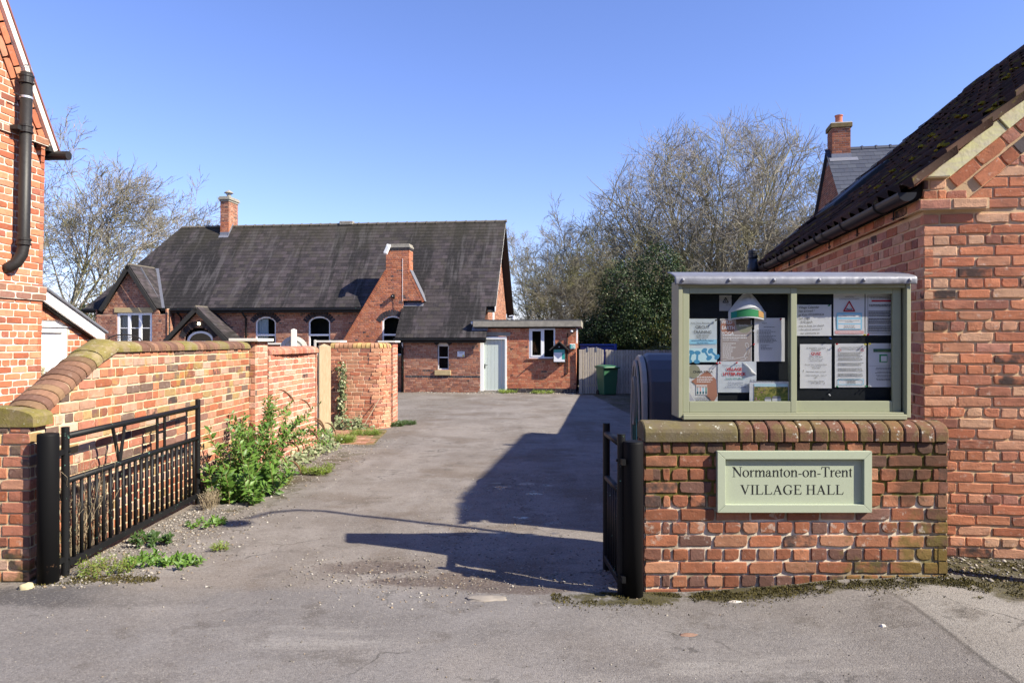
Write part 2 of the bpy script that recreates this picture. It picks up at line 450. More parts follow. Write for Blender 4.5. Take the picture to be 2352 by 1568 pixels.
def brick_wall(bk, p0, u, z0, z1, L, course, bl, bond, mat, mortar, parent, planes=(), openings=(), proud=.007, depth=.06, joint=.011, seed=0, band=None, jit=.002, mjit=True, mortar_name='mortar', occ=1.0, path=None):
    """courses of bricks over a recessed bed of mortar; the wall runs from p0 along the unit vector u (z up) and looks to u x z"""
    r = random.Random(seed+11)
    u = Vector((u[0], u[1], 0)).normalized(); n_in = Vector((-u.y, u.x, 0)); w = Vector((0,0,1)); p0 = Vector((p0[0], p0[1], 0))
    def at(a, d):
        if path: 
            q, uu = path(a); nn = Vector((-uu.y, uu.x, 0)); return q+nn*d, uu, nn
        return p0+u*a+n_in*d, u, n_in
    mb = MB(); rows = int(math.ceil((z1-z0)/course-.01))
    bed = proud
    for i in range(rows):
        za, zb = z0+i*course, min(z0+(i+1)*course, z1)
        spans = [(0.0, L)]
        for o in openings:
            h = hole_at(o, za, zb)
            if not h: continue
            ns = []
            for a, b in spans:
                if h[0] > a: ns.append((a, min(b, h[0])))
                if h[1] < b: ns.append((max(a, h[1]), b))
            spans = [(a, b) for a, b in ns if b-a > 1e-3]
        for a, b in spans:
            step = .12 if path else 1e9
            k = max(1, int(math.ceil((b-a)/step)))
            for q in range(k):
                aa, bb = a+(b-a)*q/k, a+(b-a)*(q+1)/k
                pl = clip_poly([(aa,za),(bb,za),(bb,zb),(aa,zb)], planes)
                if pl:
                    vs = []
                    for x, z in pl:
                        c, _, _ = at(x, bed); vs.append((c.x, c.y, z))
                    mb.add(vs, [tuple(range(len(vs)))])
        st, seq = bond_row(bond, i, bl, r)
        a = st[0]; k = 0
        m = band(i, (za+zb)/2) if band else None
        while a < L:
            ln = seq[k % len(seq)]; k += 1
            ln2 = ln*(1+r.uniform(-.03,.03)) if mjit else ln
            b = a+ln2
            for sa, sb in spans:
                x0, x1 = max(a, sa), min(b, sb)
                if x1-x0 < .035: continue
                j = joint/2
                x0 += j if x0 > 1e-6 else 0; x1 -= j if x1 < L-1e-6 else 0
                q0, q1 = za+j+r.uniform(-jit,jit), zb-j+r.uniform(-jit,jit)
                if q1-q0 < .02: continue
                cx, cz = (x0+x1)/2, (q0+q1)/2
                c, uu, nn = at(cx, r.uniform(-.35,.35)*proud)
                mm = m or mat
                if callable(mm): mm = mm(cx, cz)
                if planes:
                    pl = clip_poly([(x0,q0),(x1,q0),(x1,q1),(x0,q1)], planes)
                    if not pl: continue
                    ar = abs(sum(pl[e][0]*pl[(e+1)%len(pl)][1]-pl[(e+1)%len(pl)][0]*pl[e][1] for e in range(len(pl))))/2
                    if ar < .0006: continue
                    if ar < (x1-x0)*(q1-q0)*.995:
                        bk.put((c.x,c.y,cz), uu, nn, w, x1-x0, q1-q0, depth, mm, [(x-cx, z-cz) for x, z in pl], occ=occ); continue
                tilt = r.uniform(-.006,.006)
                bk.put((c.x,c.y,cz), uu*math.cos(tilt)+w*math.sin(tilt), nn, w*math.cos(tilt)-uu*math.sin(tilt), x1-x0, q1-q0, depth, mm, occ=occ)
            a = b
    mb.build(mortar_name, mortar, parent)

def voussoirs(bk, c, half, rise, t, u, mat, n=11, depth=.06, proud=0.0, occ=1.0):
    """segmental arch ring over an opening: centre of the springing line c (x, y, z) in the thing's frame"""
    u = Vector((u[0],u[1],0)).normalized(); nn = Vector((-u.y,u.x,0)); w = Vector((0,0,1))
    Rr = (half*half+rise*rise)/(2*rise); cz = rise-Rr
    a0 = math.asin(min(1, half/Rr)) if rise < half else math.pi/2
    for i in range(n):
        th = -a0+(i+.5)*2*a0/n
        d = Vector((math.sin(th), math.cos(th)))
        tdir = u*math.cos(th)-w*math.sin(th); ndir = u*math.sin(th)+w*math.cos(th)
        rr = Rr+t/2
        p = Vector(c)+u*(d.x*rr)+w*(cz+d.y*rr)-nn*proud
        wd = 2*a0*rr/n-.009
        bk.put(tuple(p), ndir, nn, -tdir, t, wd, depth, mat, occ=occ)

def half_round(w, h, n=7, drop=.3):
    """cross-section (across, up) of a rounded coping: short upright sides, round top"""
    pts = [(-w/2, 0), (-w/2, h*drop)]
    for i in range(1, n):
        a = math.pi-math.pi*i/n
        pts.append((w/2*math.cos(a), h*drop+h*(1-drop)*math.sin(a)))
    pts += [(w/2, h*drop), (w/2, 0)]
    return pts
def coping(parent, a, b, across, w, h, pieces, mats, joint=.007, name='coping_brick', mortar=None, jit=.004, seed=1, n=7, drop=.3):
    """rounded coping laid from point a to b; pieces: list of (length share, material index); bricks are parts of their own"""
    r = random.Random(seed); a = Vector(a); b = Vector(b); L = (b-a).length; u = (b-a)/L
    v = Vector(across).normalized(); up = u.cross(v); up = up if up.z > 0 else -up
    prof = half_round(w, h, n, drop); tot = sum(p[0] for p in pieces); s = 0
    cen = MB()
    for ln, mi in pieces:
        l = ln/tot*L; s0, s1 = s+joint/2, s+l-joint/2; s += l
        k = r.uniform(-jit, jit); sc = 1+r.uniform(-.025,.025)
        mb = MB(); nP = len(prof); rings = []
        for q, (ss, g) in enumerate(((s0, .965),(s0+.008,1.0),(s1-.008,1.0),(s1,.965))):
            for x, y in prof: 
                p = a+u*(ss)+v*(x*g*sc+k)+up*(y*(g if y > 0 else 1)*sc+k*.4+r.uniform(-.0012,.0012))
                mb.v.append(tuple(p))
        for q in range(3):
            for i in range(nP):
                j = (i+1) % nP; mb.f.append((q*nP+i, q*nP+j, (q+1)*nP+j, (q+1)*nP+i))
        mb.f.append(tuple(range(nP-1,-1,-1))); mb.f.append(tuple(3*nP+i for i in range(nP)))
        me = mb.mesh(name, mats[mi]); 
        o = bpy.data.objects.new(name if l < .2 else 'coping_stone', me); COL.objects.link(o); o.parent = parent
    if mortar:
        prof2 = half_round(w-.02, h-.012, n, drop)
        for q in (.004, L-.004):
            for x, y in prof2: cen.v.append(tuple(a+u*q+v*x+up*y))
        nP = len(prof2)
        for i in range(nP):
            j = (i+1) % nP; cen.f.append((i, j, nP+j, nP+i))
        cen.f.append(tuple(range(nP-1,-1,-1))); cen.f.append(tuple(nP+i for i in range(nP)))
        cen.build('coping_mortar', mortar, parent)

# ------------------------------------------------------------------ slates and tiles
def tile_plane(parent, o, u, sl, outline, width, expo, mat, name='slate', rest='slate_courses', limit=300, seed=3, thick=.007, overlap=1.5, mats=None, gap=.004):
    """courses of thin slates over a plane: o = origin on the eave, u along the eave, sl up the slope, outline = convex polygon in (u, s)"""
    r = random.Random(seed); o = Vector(o); u = Vector(u).normalized(); sl = Vector(sl).normalized(); nrm = u.cross(sl)
    F = frame_of(parent)
    planes = []
    n = len(outline); area2 = sum(outline[i][0]*outline[(i+1)%n][1]-outline[(i+1)%n][0]*outline[i][1] for i in range(n))
    for i in range(n):
        p, q = outline[i], outline[(i+1) % n]
        ex, ey = q[0]-p[0], q[1]-p[1]
        a, b = (ey, -ex) if area2 > 0 else (-ey, ex)
        planes.append((a, b, a*p[0]+b*p[1]))
    u0 = min(p[0] for p in outline); u1 = max(p[0] for p in outline); s0 = min(p[1] for p in outline); s1 = max(p[1] for p in outline)
    recs = []
    row = 0; s = s0
    while s < s1-.01:
        a = u0-(width/2 if row % 2 else 0)+r.uniform(-.01,.01)
        while a < u1:
            x0, x1 = a+gap/2, a+width-gap/2; a += width
            pl = clip_poly([(x0,s),(x1,s),(x1,s+expo*overlap),(x0,s+expo*overlap)], planes)
            if not pl: continue
            full = len(pl) == 4 and abs((max(p[0] for p in pl)-min(p[0] for p in pl))-(x1-x0)) < 1e-4 and abs(max(p[1] for p in pl)-s-expo*overlap) < 1e-4
            cx = sum(p[0] for p in pl)/len(pl)
            lift = thick*1.1+r.uniform(0,.004); tilt = (lift)/expo
            c = o+u*cx+sl*s
            M = Matrix(((u.x,-nrm.x,sl.x,c.x),(u.y,-nrm.y,sl.y,c.y),(u.z,-nrm.z,sl.z,c.z),(0,0,0,1)))
            recs.append((px_area(M, F, width, expo), [(p[0]-cx, p[1]-s) for p in pl], M, lift, full, s))
        s += expo; row += 1
    recs.sort(key=lambda q: -q[0])
    mb = MB(); shared = None
    for i, (a, pl, M, lift, full, s) in enumerate(recs):
        def geo(pl):
            nn = len(pl); top = expo*overlap
            f = lambda t: -thick*2.2*max(0, 1-t/top)-.001
            vs = [(x, f(t)-thick, t) for x, t in pl]+[(x, f(t), t) for x, t in pl]
            fs = [tuple(range(nn))]+[(i, i+nn, (i+1)%nn+nn, (i+1)%nn) for i in range(nn)]
            return vs, fs
        if i < limit and a > 0:
            if full:
                if shared is None:
                    shared = bpy.data.meshes.new(name); hw = width/2-gap/2
                    vs, fs = geo([(-hw,0),(hw,0),(hw,expo*overlap),(-hw,expo*overlap)]); shared.from_pydata(vs, [], fs); shared.materials.append(mat)
                me = shared
            else:
                me = bpy.data.meshes.new(name); vs, fs = geo(pl); me.from_pydata(vs, [], fs); me.materials.append(mat)
            ob = bpy.data.objects.new(name, me); COL.objects.link(ob); ob.parent = parent
            ob.matrix_basis = M @ Matrix.Rotation(r.uniform(-.006,.006), 4, 'Y') @ Matrix.Translation((0, -r.uniform(0,.003), r.uniform(-.006,.004)))
        else:
            vs, fs = geo(pl); mb.T = M; mb.add(vs, fs)
    mb.T = None
    if mb.f: mb.build(rest, mat, parent, kind='stuff')
# ------------------------------------------------------------------ ground
def ground_z(x, y):
    f = min(1, max(0, (y-6)/21)); f = f*f*(3-2*f)*.35+f*.65
    z = -.30*f
    k = min(1, max(0, (x-.9)/1.8)); k = k*k*(3-2*k)
    fade = min(1, max(0, (7.5-y)/2.5)); z += .10*k*fade*min(1, max(0, (y-1)/3))
    return z
def smooth01(a, b, v):
    t = min(1, max(0, (v-a)/(b-a))); return t*t*(3-2*t)

def m_ground():
    t = NT('worn asphalt'); P = t.pos(); x, y, z = t.xyz(P)
    n1 = t.noise(P, 1.1, 6, .6); n2 = t.noise(P, 5, 6, .65); n3 = t.noise(P, 22, 5, .7); fine = t.noise(P, 170, 3, .75)
    wob = t.math('SUBTRACT', t.noise(P, 2.2, 5, .6), .5)
    drive = t.mix(t.step(n1, .35, .65), (.165,.142,.124), (.225,.200,.180))
    drive = t.mix(t.math('MULTIPLY', t.step(n2, .48, .7), .5), drive, (.125,.105,.088))
    drive = t.mix(t.math('MULTIPLY', t.step(t.noise(t.scale(P, (3.2,.35,1)), 1.3, 4), .5, .72), .45), drive, (.27,.245,.225))
    street = t.mix(t.step(n1, .3, .7), (.145,.132,.125), (.195,.18,.172))
    street = t.mix(t.math('MULTIPLY', t.step(t.noise(t.scale(P, (.5,3.4,1), R(-12)), 1.1, 4), .54, .72), .6), street, (.29,.27,.25))
    # street in front of a wandering line, driveway behind it
    edge = t.math('ADD', y, t.math('ADD', t.math('MULTIPLY', wob, .3), t.math('MULTIPLY', t.math('SUBTRACT', n3, .5), .10)))
    k = t.step(edge, 4.62, 4.78)
    c = t.mix(k, street, drive)
    # right-hand patch of coarser grey asphalt beyond a seam
    sx = t.math('ADD', x, t.math('MULTIPLY', wob, .08))
    patch = t.math('MULTIPLY', t.step(sx, 2.30, 2.34), t.math('SUBTRACT', 1, t.step(y, 4.5, 4.6)))
    c = t.mix(t.math('MULTIPLY', patch, .55), c, (.27,.25,.225))
    seam = t.math('MULTIPLY', t.math('SUBTRACT', 1, t.step(t.math('ABSOLUTE', t.math('SUBTRACT', sx, 2.31)), .004, .025)), t.math('SUBTRACT', 1, t.step(y, 4.4, 4.5)))
    c = t.mix(t.math('MULTIPLY', seam, .6), c, (.06,.055,.05))
    # newer, blacker strip by the left gate post
    st = t.math('MULTIPLY', t.step(edge, 4.34, 4.46), t.math('SUBTRACT', 1, t.step(edge, 4.72, 4.80)))
    st = t.math('MULTIPLY', st, t.math('SUBTRACT', 1, t.step(t.math('ADD', x, t.math('MULTIPLY', wob, 1.2)), -2.5, -1.7)))
    c = t.mix(t.math('MULTIPLY', st, .8), c, (.06,.055,.055))
    # potholes with brown wet silt
    wet = None
    for px, py, rx, ry in ((-1.02,5.18,.42,.16),(-.45,4.86,.55,.10),(.02,4.72,.42,.12),(-.25,4.98,.3,.1)):
        d = t.math('ADD', t.math('POWER', t.math('ABSOLUTE', t.math('DIVIDE', t.math('SUBTRACT', x, px), rx)), 2), t.math('POWER', t.math('ABSOLUTE', t.math('DIVIDE', t.math('SUBTRACT', y, py), ry)), 2))
        m = t.math('SUBTRACT', 1, t.step(t.math('ADD', d, t.math('MULTIPLY', t.math('SUBTRACT', n3, .5), 2.2)), .55, 1.25))
        wet = m if wet is None else t.math('MAXIMUM', wet, m)
    c = t.mix(t.math('MULTIPLY', wet, .8), c, t.mix(n3, (.065,.045,.035), (.11,.08,.062)))
    # soil and grit along the foot of the left wall
    lx = t.math('ADD', x, t.math('ADD', t.math('MULTIPLY', wob, .7), t.math('MULTIPLY', t.math('SUBTRACT', y, 5.0), -.055)))
    soil = t.math('SUBTRACT', 1, t.step(lx, -2.75, -2.25)); soil = t.math('MULTIPLY', soil, t.step(edge, 4.72, 4.85))
    c = t.mix(t.math('MULTIPLY', soil, .75), c, t.mix(t.step(n3, .35, .65), (.10,.085,.07), (.24,.21,.18)))
    # moss: along the notice wall, right of it, left verge, foot of the hall
    def band(v, a, b, w): return t.math('MULTIPLY', t.step(v, a-w, a+w), t.math('SUBTRACT', 1, t.step(v, b-w, b+w)))
    mn = t.math('ADD', t.math('MULTIPLY', t.math('SUBTRACT', n2, .5), 1.7), t.math('MULTIPLY', t.math('SUBTRACT', n3, .5), .6))
    yy = t.math('ADD', y, t.math('MULTIPLY', t.math('SUBTRACT', x, 1.8), -.03))
    m1 = t.math('MULTIPLY', band(x, .3, 3.6, .15), t.math('SUBTRACT', 1, t.step(t.math('ABSOLUTE', t.math('SUBTRACT', yy, 4.56)), .06, .26)))
    m1 = t.math('MULTIPLY', m1, t.math('ADD', .55, t.math('MULTIPLY', t.noise(P, 2.4, 4), .75)))
    m2 = t.math('MULTIPLY', t.step(x, 2.75, 2.95), t.math('MULTIPLY', t.step(y, 4.05, 4.3), 1.0))
    m3 = t.math('MULTIPLY', band(t.math('ADD', x, t.math('MULTIPLY', t.math('SUBTRACT', y, 10), -.045)), -2.75, -2.15, .2), band(y, 6.4, 12.5, .6))
    m3 = t.math('MULTIPLY', m3, .75)
    m4 = t.math('MULTIPLY', band(y, 25.6, 27.6, .4), band(x, 2.0, 6.5, .5))
    m5 = t.math('MULTIPLY', band(x, -3.1, -2.3, .2), band(edge, 4.74, 4.95, .05)); m5 = t.math('MULTIPLY', m5, .7)
    mm = t.math('MAXIMUM', t.math('MAXIMUM', m1, m2), t.math('MAXIMUM', t.math('MAXIMUM', m3, m4), m5))
    moss = t.step(t.math('ADD', mm, mn), .62, .95)
    c = t.mix(t.math('MULTIPLY', moss, .9), c, t.mix(t.step(t.noise(P, 60, 4, .7), .3, .7), (.020,.019,.005), (.075,.064,.012)))
    # worn brown patches, dark damp stains, fine cracks and soft tyre tracks
    n6 = t.noise(P, .75, 6, .68); n7 = t.noise(P, 3.1, 5, .62)
    c = t.mix(t.math('MULTIPLY', t.math('MULTIPLY', t.step(n6, .48, .62), t.math('ADD', .25, t.math('MULTIPLY', k, .75))), .65), c, (.125,.096,.073))
    c = t.mix(t.math('MULTIPLY', t.step(n7, .56, .68), .55), c, (.085,.072,.062))
    c = t.mix(t.math('MULTIPLY', t.step(t.noise(P, .5, 4, .5), .50, .64), .45), c, (.265,.235,.21))
    ck = t.n('TexVoronoi', {'Vector': t.n('VectorMath', {0: P, 1: t.n('VectorMath', {0: t.n('TexNoise', {'Vector': P, 'Scale': 2.6, 'Detail': 4.0}).outputs['Color'], 'Scale': .55}, operation='SCALE').outputs[0]}, operation='ADD').outputs[0], 'Scale': .75}, feature='DISTANCE_TO_EDGE').outputs['Distance']
    crack = t.math('MULTIPLY', t.math('SUBTRACT', 1, t.step(ck, .002, .012)), t.step(t.noise(P, 1.1, 3), .50, .60))
    c = t.mix(t.math('MULTIPLY', crack, .65), c, (.04,.036,.033))
    # aggregate: pale and dark chips
    vor = t.n('TexVoronoi', {'Vector': P, 'Scale': 110.0, 'Randomness': 1.0}); vr = t.xyz(vor.outputs['Color'])[0]
    chip = t.math('MULTIPLY', t.step(vr, .80, .86), t.math('SUBTRACT', 1, moss))
    c = t.mix(t.math('MULTIPLY', chip, .26), c, (.33,.30,.27))
    chip2 = t.math('MULTIPLY', t.math('SUBTRACT', 1, t.step(vr, .16, .22)), .34)
    c = t.mix(chip2, c, (.075,.066,.06))
    c = t.mix(t.math('MULTIPLY', t.step(fine, .5, .75), .26), c, (.06,.052,.046))
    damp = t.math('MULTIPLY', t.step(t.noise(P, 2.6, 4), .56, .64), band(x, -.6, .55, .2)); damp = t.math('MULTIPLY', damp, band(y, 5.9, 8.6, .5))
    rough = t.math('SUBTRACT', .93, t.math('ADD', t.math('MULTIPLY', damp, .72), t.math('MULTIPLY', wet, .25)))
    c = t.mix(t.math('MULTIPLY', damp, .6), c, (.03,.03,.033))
    h = t.math('ADD', t.math('MULTIPLY', vor.outputs['Distance'], -.5), t.math('ADD', t.math('MULTIPLY', fine, .7), t.math('MULTIPLY', n3, .8)))
    h = t.math('MULTIPLY', h, t.math('SUBTRACT', 1, damp))
    return t.done(c, rough, t.bump(h, .8, .006), .25)

xs = sorted(set([-700,-300,-120,-60,-35,-22,-15,-11,-8] + [round(-6+.11*i,3) for i in range(110)] + [7,9,12,16,22,35,60,120,300,700]))
ys = sorted(set([-60,-25,-10,-4,-1,.8,2] + [round(2.6+.08*i,3) for i in range(110)] + [round(11.5+.35*i,3) for i in range(50)] + [30,34,40,50,65,90,130,200,400,900]))
GX, GY = np.meshgrid(np.array(xs, float), np.array(ys, float))
GZ = np.zeros_like(GX)
for i in range(GX.shape[0]):
    for j in range(GX.shape[1]):
        x, y = GX[i,j], GY[i,j]; z = ground_z(x, y)
        if -7 < x < 7 and 2 < y < 30:
            z += .012*(noise.noise((x*1.3, y*1.3, 0)))+.006*noise.noise((x*4.1, y*4.1, 3))
            for px, py, rx, ry, dp in ((-1.02,5.18,.42,.16,.03),(-.3,4.86,.7,.12,.025)):
                d = ((x-px)/rx)**2+((y-py)/ry)**2
                if d < 2: z -= dp*math.exp(-d*1.5)
        GZ[i,j] = z
ny_, nx_ = GX.shape
idx = np.arange(nx_*ny_).reshape(ny_, nx_)
Fq = np.stack([idx[:-1,:-1], idx[:-1,1:], idx[1:,1:], idx[1:,:-1]], -1).reshape(-1, 4)
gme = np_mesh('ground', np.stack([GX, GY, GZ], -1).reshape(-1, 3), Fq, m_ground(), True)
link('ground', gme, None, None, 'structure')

# ------------------------------------------------------------------ shared materials
M = {}
M['black'] = m_paint('black gate paint', (.009,.009,.010), (.16,.36,.29), .635, .5, 22, spec=.2)
M['post_black'] = m_paint('black post paint', (.007,.007,.008), (.20,.11,.06), .665, .6, 6, spec=.12)
M['iron'] = m_plain('black cast iron', (.02,.018,.017), .5, .4, 0, .3, 30, .3, 60)
M['sage'] = m_paint('sage green paint', (.27,.285,.19), (.26,.22,.15), .78, .55, 12, var=.05)
M['sage_sign'] = m_paint('pale sage sign paint', (.37,.41,.305), (.25,.25,.18), .86, .5, 12, var=.03)
M['sage_old'] = m_paint('weathered sage paint', (.28,.285,.19), (.15,.12,.08), .70, .6, 22, var=.08)
M['letter'] = m_plain('black lettering', (.012,.012,.012), .5, .3, 0, 0, 25, 0)
M['board'] = m_plain('dark pinboard felt', (.022,.025,.03), .95, .1, 0, .15, 60, .3, 300)
M['lead'] = m_plain('lead sheet', (.20,.205,.235), .5, .4, .3, .18, 14, .35, 30)
M['white'] = m_paint('white gloss paint', (.78,.78,.76), (.4,.36,.3), .83, .4, 10, var=.03)
M['upvc'] = m_plain('white window plastic', (.75,.76,.78), .35, .5, 0, .04, 20, 0)
M['paper'] = None
def m_paper(name, col, tr=.15):
    t = NT(name); P = t.pos(); f = t.noise(P, 14, 4)
    c = t.mix(f, [x*.93 for x in col], col)
    return t.done(c, .8, t.bump(t.noise(P, 11, 3), .25, .01), .2, trans=tr)
M['paper'] = m_paper('white paper', (.86,.87,.90))
def m_flat(name, col, rough=.7): 
    t = NT(name); return t.done(col, rough, None, .25)
INK = {}
def ink(name, col):
    if name not in INK: INK[name] = m_flat(name+' print', col)
    return INK[name]
def m_glass(name, tint=(.93,.96,.95), refl=.09, rough=.02):
    t = NT(name)
    tr = t.n('BsdfTransparent', {0: (*tint, 1)}); gl = t.n('BsdfGlossy', {'Color': (1,1,1,1), 'Roughness': rough})
    fr = t.n('Fresnel', {'IOR': 1.45})
    f = t.math('MULTIPLY', fr.outputs[0], refl/.04, clamp=True)
    mx = t.n('MixShader', {0: f, 1: tr.outputs[0], 2: gl.outputs[0]})
    t.t.links.new(mx.outputs[0], t.out.inputs[0]); return t.m
M['glass'] = m_glass('noticeboard glass', (.985,.99,.985), refl=.022)
M['win_glass'] = m_glass('window glass', (.80,.84,.84), .04)
M['dark'] = m_flat('dark room', (.012,.012,.013), .9)
def m_wood(name, a, b, sc=(1,1,1), grain=1.0, rough=.75):
    t = NT(name); P = t.pos()
    g = t.noise(t.scale(P, sc), 18, 6, .65, .6)
    r = t.rand()
    c = t.mix(t.step(g, .3, .7), a, b)
    c = t.mix(.5, c, t.mix(r, (.7,.7,.7), (1.2,1.2,1.2)), 'MULTIPLY')
    c = t.mix(t.math('MULTIPLY', t.step(t.noise(t.scale(P, sc), 60, 4, .7), .6, .75), .5), c, [x*.35 for x in a])
    return t.done(c, rough, t.bump(g, .5*grain, .004), .2)
M['post_wood'] = m_wood('new timber', (.36,.27,.16), (.48,.38,.25), (4,4,.35))
M['fence_wood'] = m_wood('silvered fence timber', (.30,.255,.205), (.47,.415,.345), (6,6,.4))
M['bleached'] = m_wood('bleached timber', (.55,.53,.48), (.70,.68,.62), (6,6,.5))
M['black_timber'] = m_wood('black bargeboard', (.018,.017,.016), (.05,.047,.043), (3,3,3))
M['stone_sill'] = m_plain('sandstone', (.42,.33,.18), .9, .15, 0, .2, 9, .4, 60)
M['concrete'] = m_plain('mossy concrete', (.27,.25,.21), .95, .1, 0, .3, 6, .5, 50)
M['slab'] = m_plain('pale cap slab', (.62,.60,.55), .9, .1, 0, .1, 8, .3, 60)
def m_leaf(name, a, b, rough=.45, tr=.3):
    t = NT(name); r = t.rand(); P = t.pos()
    c = t.mix(r, a, b); c = t.mix(t.math('MULTIPLY', t.noise(P, 3, 3), .5), c, [x*.6 for x in a])
    return t.done(c, rough, None, .4, trans=tr)
M['leaf'] = m_leaf('fresh green leaf', (.07,.155,.022), (.18,.31,.05))
M['leaf_dark'] = m_leaf('dark green leaf', (.04,.085,.02), (.085,.15,.035))
M['leaf_lime'] = m_leaf('lime green weed', (.13,.20,.02), (.22,.29,.04))
M['ivy'] = m_leaf('variegated ivy leaf', (.07,.12,.035), (.42,.42,.25), .5, .15)
M['dry'] = m_leaf('dry brown seed head', (.10,.05,.025), (.18,.095,.045), .9, .1)
M['straw'] = m_leaf('dry grass stalk', (.38,.3,.19), (.5,.42,.3), .9, .1)
M['stem'] = m_plain('green brown stem', (.17,.13,.06), .8, .2, 0, .2, 40, 0)

# ------------------------------------------------------------------ letters with serifs for the hall sign (cap height 1)
def serif_glyphs():
    G = {}
    def rc(x0,y0,x1,y1): return [(x0,y0),(x1,y0),(x1,y1),(x0,y1)]
    def ring(cx,cy,rx,ry,ix,iy,a0=0,a1=360,n=28,dx=0):
        out = []
        for i in range(n):
            p, q = R(a0+(a1-a0)*i/n), R(a0+(a1-a0)*(i+1)/n)
            out.append([(cx+rx*math.cos(p),cy+ry*math.sin(p)),(cx+rx*math.cos(q),cy+ry*math.sin(q)),(cx+dx+ix*math.cos(q),cy+iy*math.sin(q)),(cx+dx+ix*math.cos(p),cy+iy*math.sin(p))])
        return out
    S = .028
    def foot(x0,x1,y=0): return [rc(x0,y,x1,y+S)]
    G['N'] = (1.06, [rc(.17,0,.222,1), rc(.85,0,.902,1), [(.03,1),(.26,1),(.90,.12),(.90,0),(.86,0)], rc(.02,1-S,.25,1)]+foot(.04,.36)+foot(.71,1.04,1-S))
    G['V'] = (1.04, [[(.10,1),(.27,1),(.57,.22),(.52,0)], [(.83,1),(.89,1),(.55,0),(.51,0),(.545,.16)]]+foot(0,.38,1-S)+foot(.70,1.03,1-S))
    G['I'] = (.48, [rc(.17,0,.31,1)]+foot(.03,.45)+foot(.03,.45,1-S))
    G['L'] = (.90, [rc(.17,0,.31,1), rc(.17,0,.80,.05), [(.80,0),(.87,.27),(.84,.27),(.72,.045)]]+foot(.03,.45)+foot(.03,.46,1-S))
    G['A'] = (1.05, [[(.50,1),(.56,1),(.93,0),(.77,0),(.47,.83)], [(.50,1),(.54,.93),(.19,0),(.13,0)], rc(.29,.34,.72,.39)]+foot(.0,.33)+foot(.65,1.04))
    G['E'] = (.90, [rc(.16,0,.30,1), rc(.16,.95,.78,1), rc(.16,0,.80,.05), rc(.3,.5,.60,.55), [(.77,1),(.80,.78),(.77,.78),(.70,.95)], [(.80,0),(.86,.26),(.83,.26),(.70,.05)], rc(.585,.40,.61,.65)]+foot(.03,.4)+foot(.03,.4,1-S))
    G['G'] = (1.08, ring(.54,.5,.49,.52,.345,.47,52,312,30,.02)+[rc(.76,.10,.90,.44), [(.86,.98),(.885,.98),(.905,.66),(.88,.66),(.80,.86),(.74,.92)]]+foot(.62,1.05,.42)+[[(.76,.12),(.90,.12),(.80,.03),(.70,-.01)]])
    G['H'] = (1.07, [rc(.17,0,.31,1), rc(.76,0,.90,1), rc(.3,.49,.77,.54)]+foot(.03,.45)+foot(.03,.45,1-S)+foot(.62,1.04)+foot(.62,1.04,1-S))
    G['T'] = (.90, [rc(.38,0,.52,1), rc(.04,.95,.86,1), [(.04,1),(.02,.74),(.05,.74),(.13,.95)], [(.86,1),(.88,.74),(.85,.74),(.77,.95)]]+foot(.24,.66))
    x = .68
    def nst(x0): return [rc(x0,0,x0+.125,x-.06)]
    flag = [[(.01,x-.07),(.13,x+.0),(.23,x+.02),(.23,x-.10),(.11,x-.10)]]
    def arch(x0, x1): 
        c = (x0+x1)/2; h = (x1-x0)/2
        return ring(c+.02, x-.25, h+.02, .26, h-.105, .19, -5, 165, 14, -.02)
    G['o'] = (.74, ring(.37,.33,.34,.355,.205,.31))
    G['r'] = (.52, nst(.105)+flag+foot(.01,.36)+[[(.22,.45),(.33,.64),(.43,.70),(.49,.67),(.50,.59),(.46,.56),(.40,.585),(.34,.57),(.22,.40)]])
    G['n'] = (.76, nst(.105)+flag+foot(.01,.34)+[rc(.53,0,.655,x-.22)]+foot(.43,.76)+arch(.23,.635))
    G['m'] = (1.14, nst(.105)+flag+foot(.01,.34)+[rc(.51,0,.635,x-.22), rc(.915,0,1.04,x-.22)]+foot(.41,.74)+foot(.815,1.14)+arch(.23,.615)+arch(.635,1.02))
    G['a'] = (.68, [rc(.39,.09,.515,.5)]+ring(.30,.46,.215,.22,.09,.175,0,175,14)+ring(.235,.185,.20,.195,.085,.135,60,345,20)+[[(.20,.38),(.40,.44),(.40,.39),(.22,.33)], [(.39,.12),(.515,.12),(.58,.055),(.66,.10),(.66,.06),(.56,-.015),(.46,-.01)]]+ring(.135,.475,.06,.06,.0,.0,0,360,10))
    G['t'] = (.42, [rc(.13,.12,.255,.86-.12), [(.02,.66),(.14,.74),(.235,.88),(.255,.88),(.255,.66)], rc(.02,.635,.38,.68)]+ring(.265,.125,.135,.14,.01,.085,180,320,12))
    G['e'] = (.66, ring(.345,.33,.315,.355,.185,.31,8,322,28)+[rc(.10,.375,.655,.425)])
    G['-'] = (.46, [rc(.07,.235,.40,.315)])
    G[' '] = (.36, [])
    return G
GL = serif_glyphs()
def serif_text(txt, x0, x1, zb, cap, y):
    w = sum(GL[c][0] for c in txt); sx = (x1-x0)/w
    mb = MB(); a = x0
    for c in txt:
        adv, polys = GL[c]
        for k, p in enumerate(polys):
            n = len(mb.v); yy = y-.00004*(k % 5)
            mb.v.extend([(a+px*sx, yy, zb+pz*cap) for px, pz in p]); mb.f.append(tuple(range(n, n+len(p))))
        a += adv*sx
    return mb

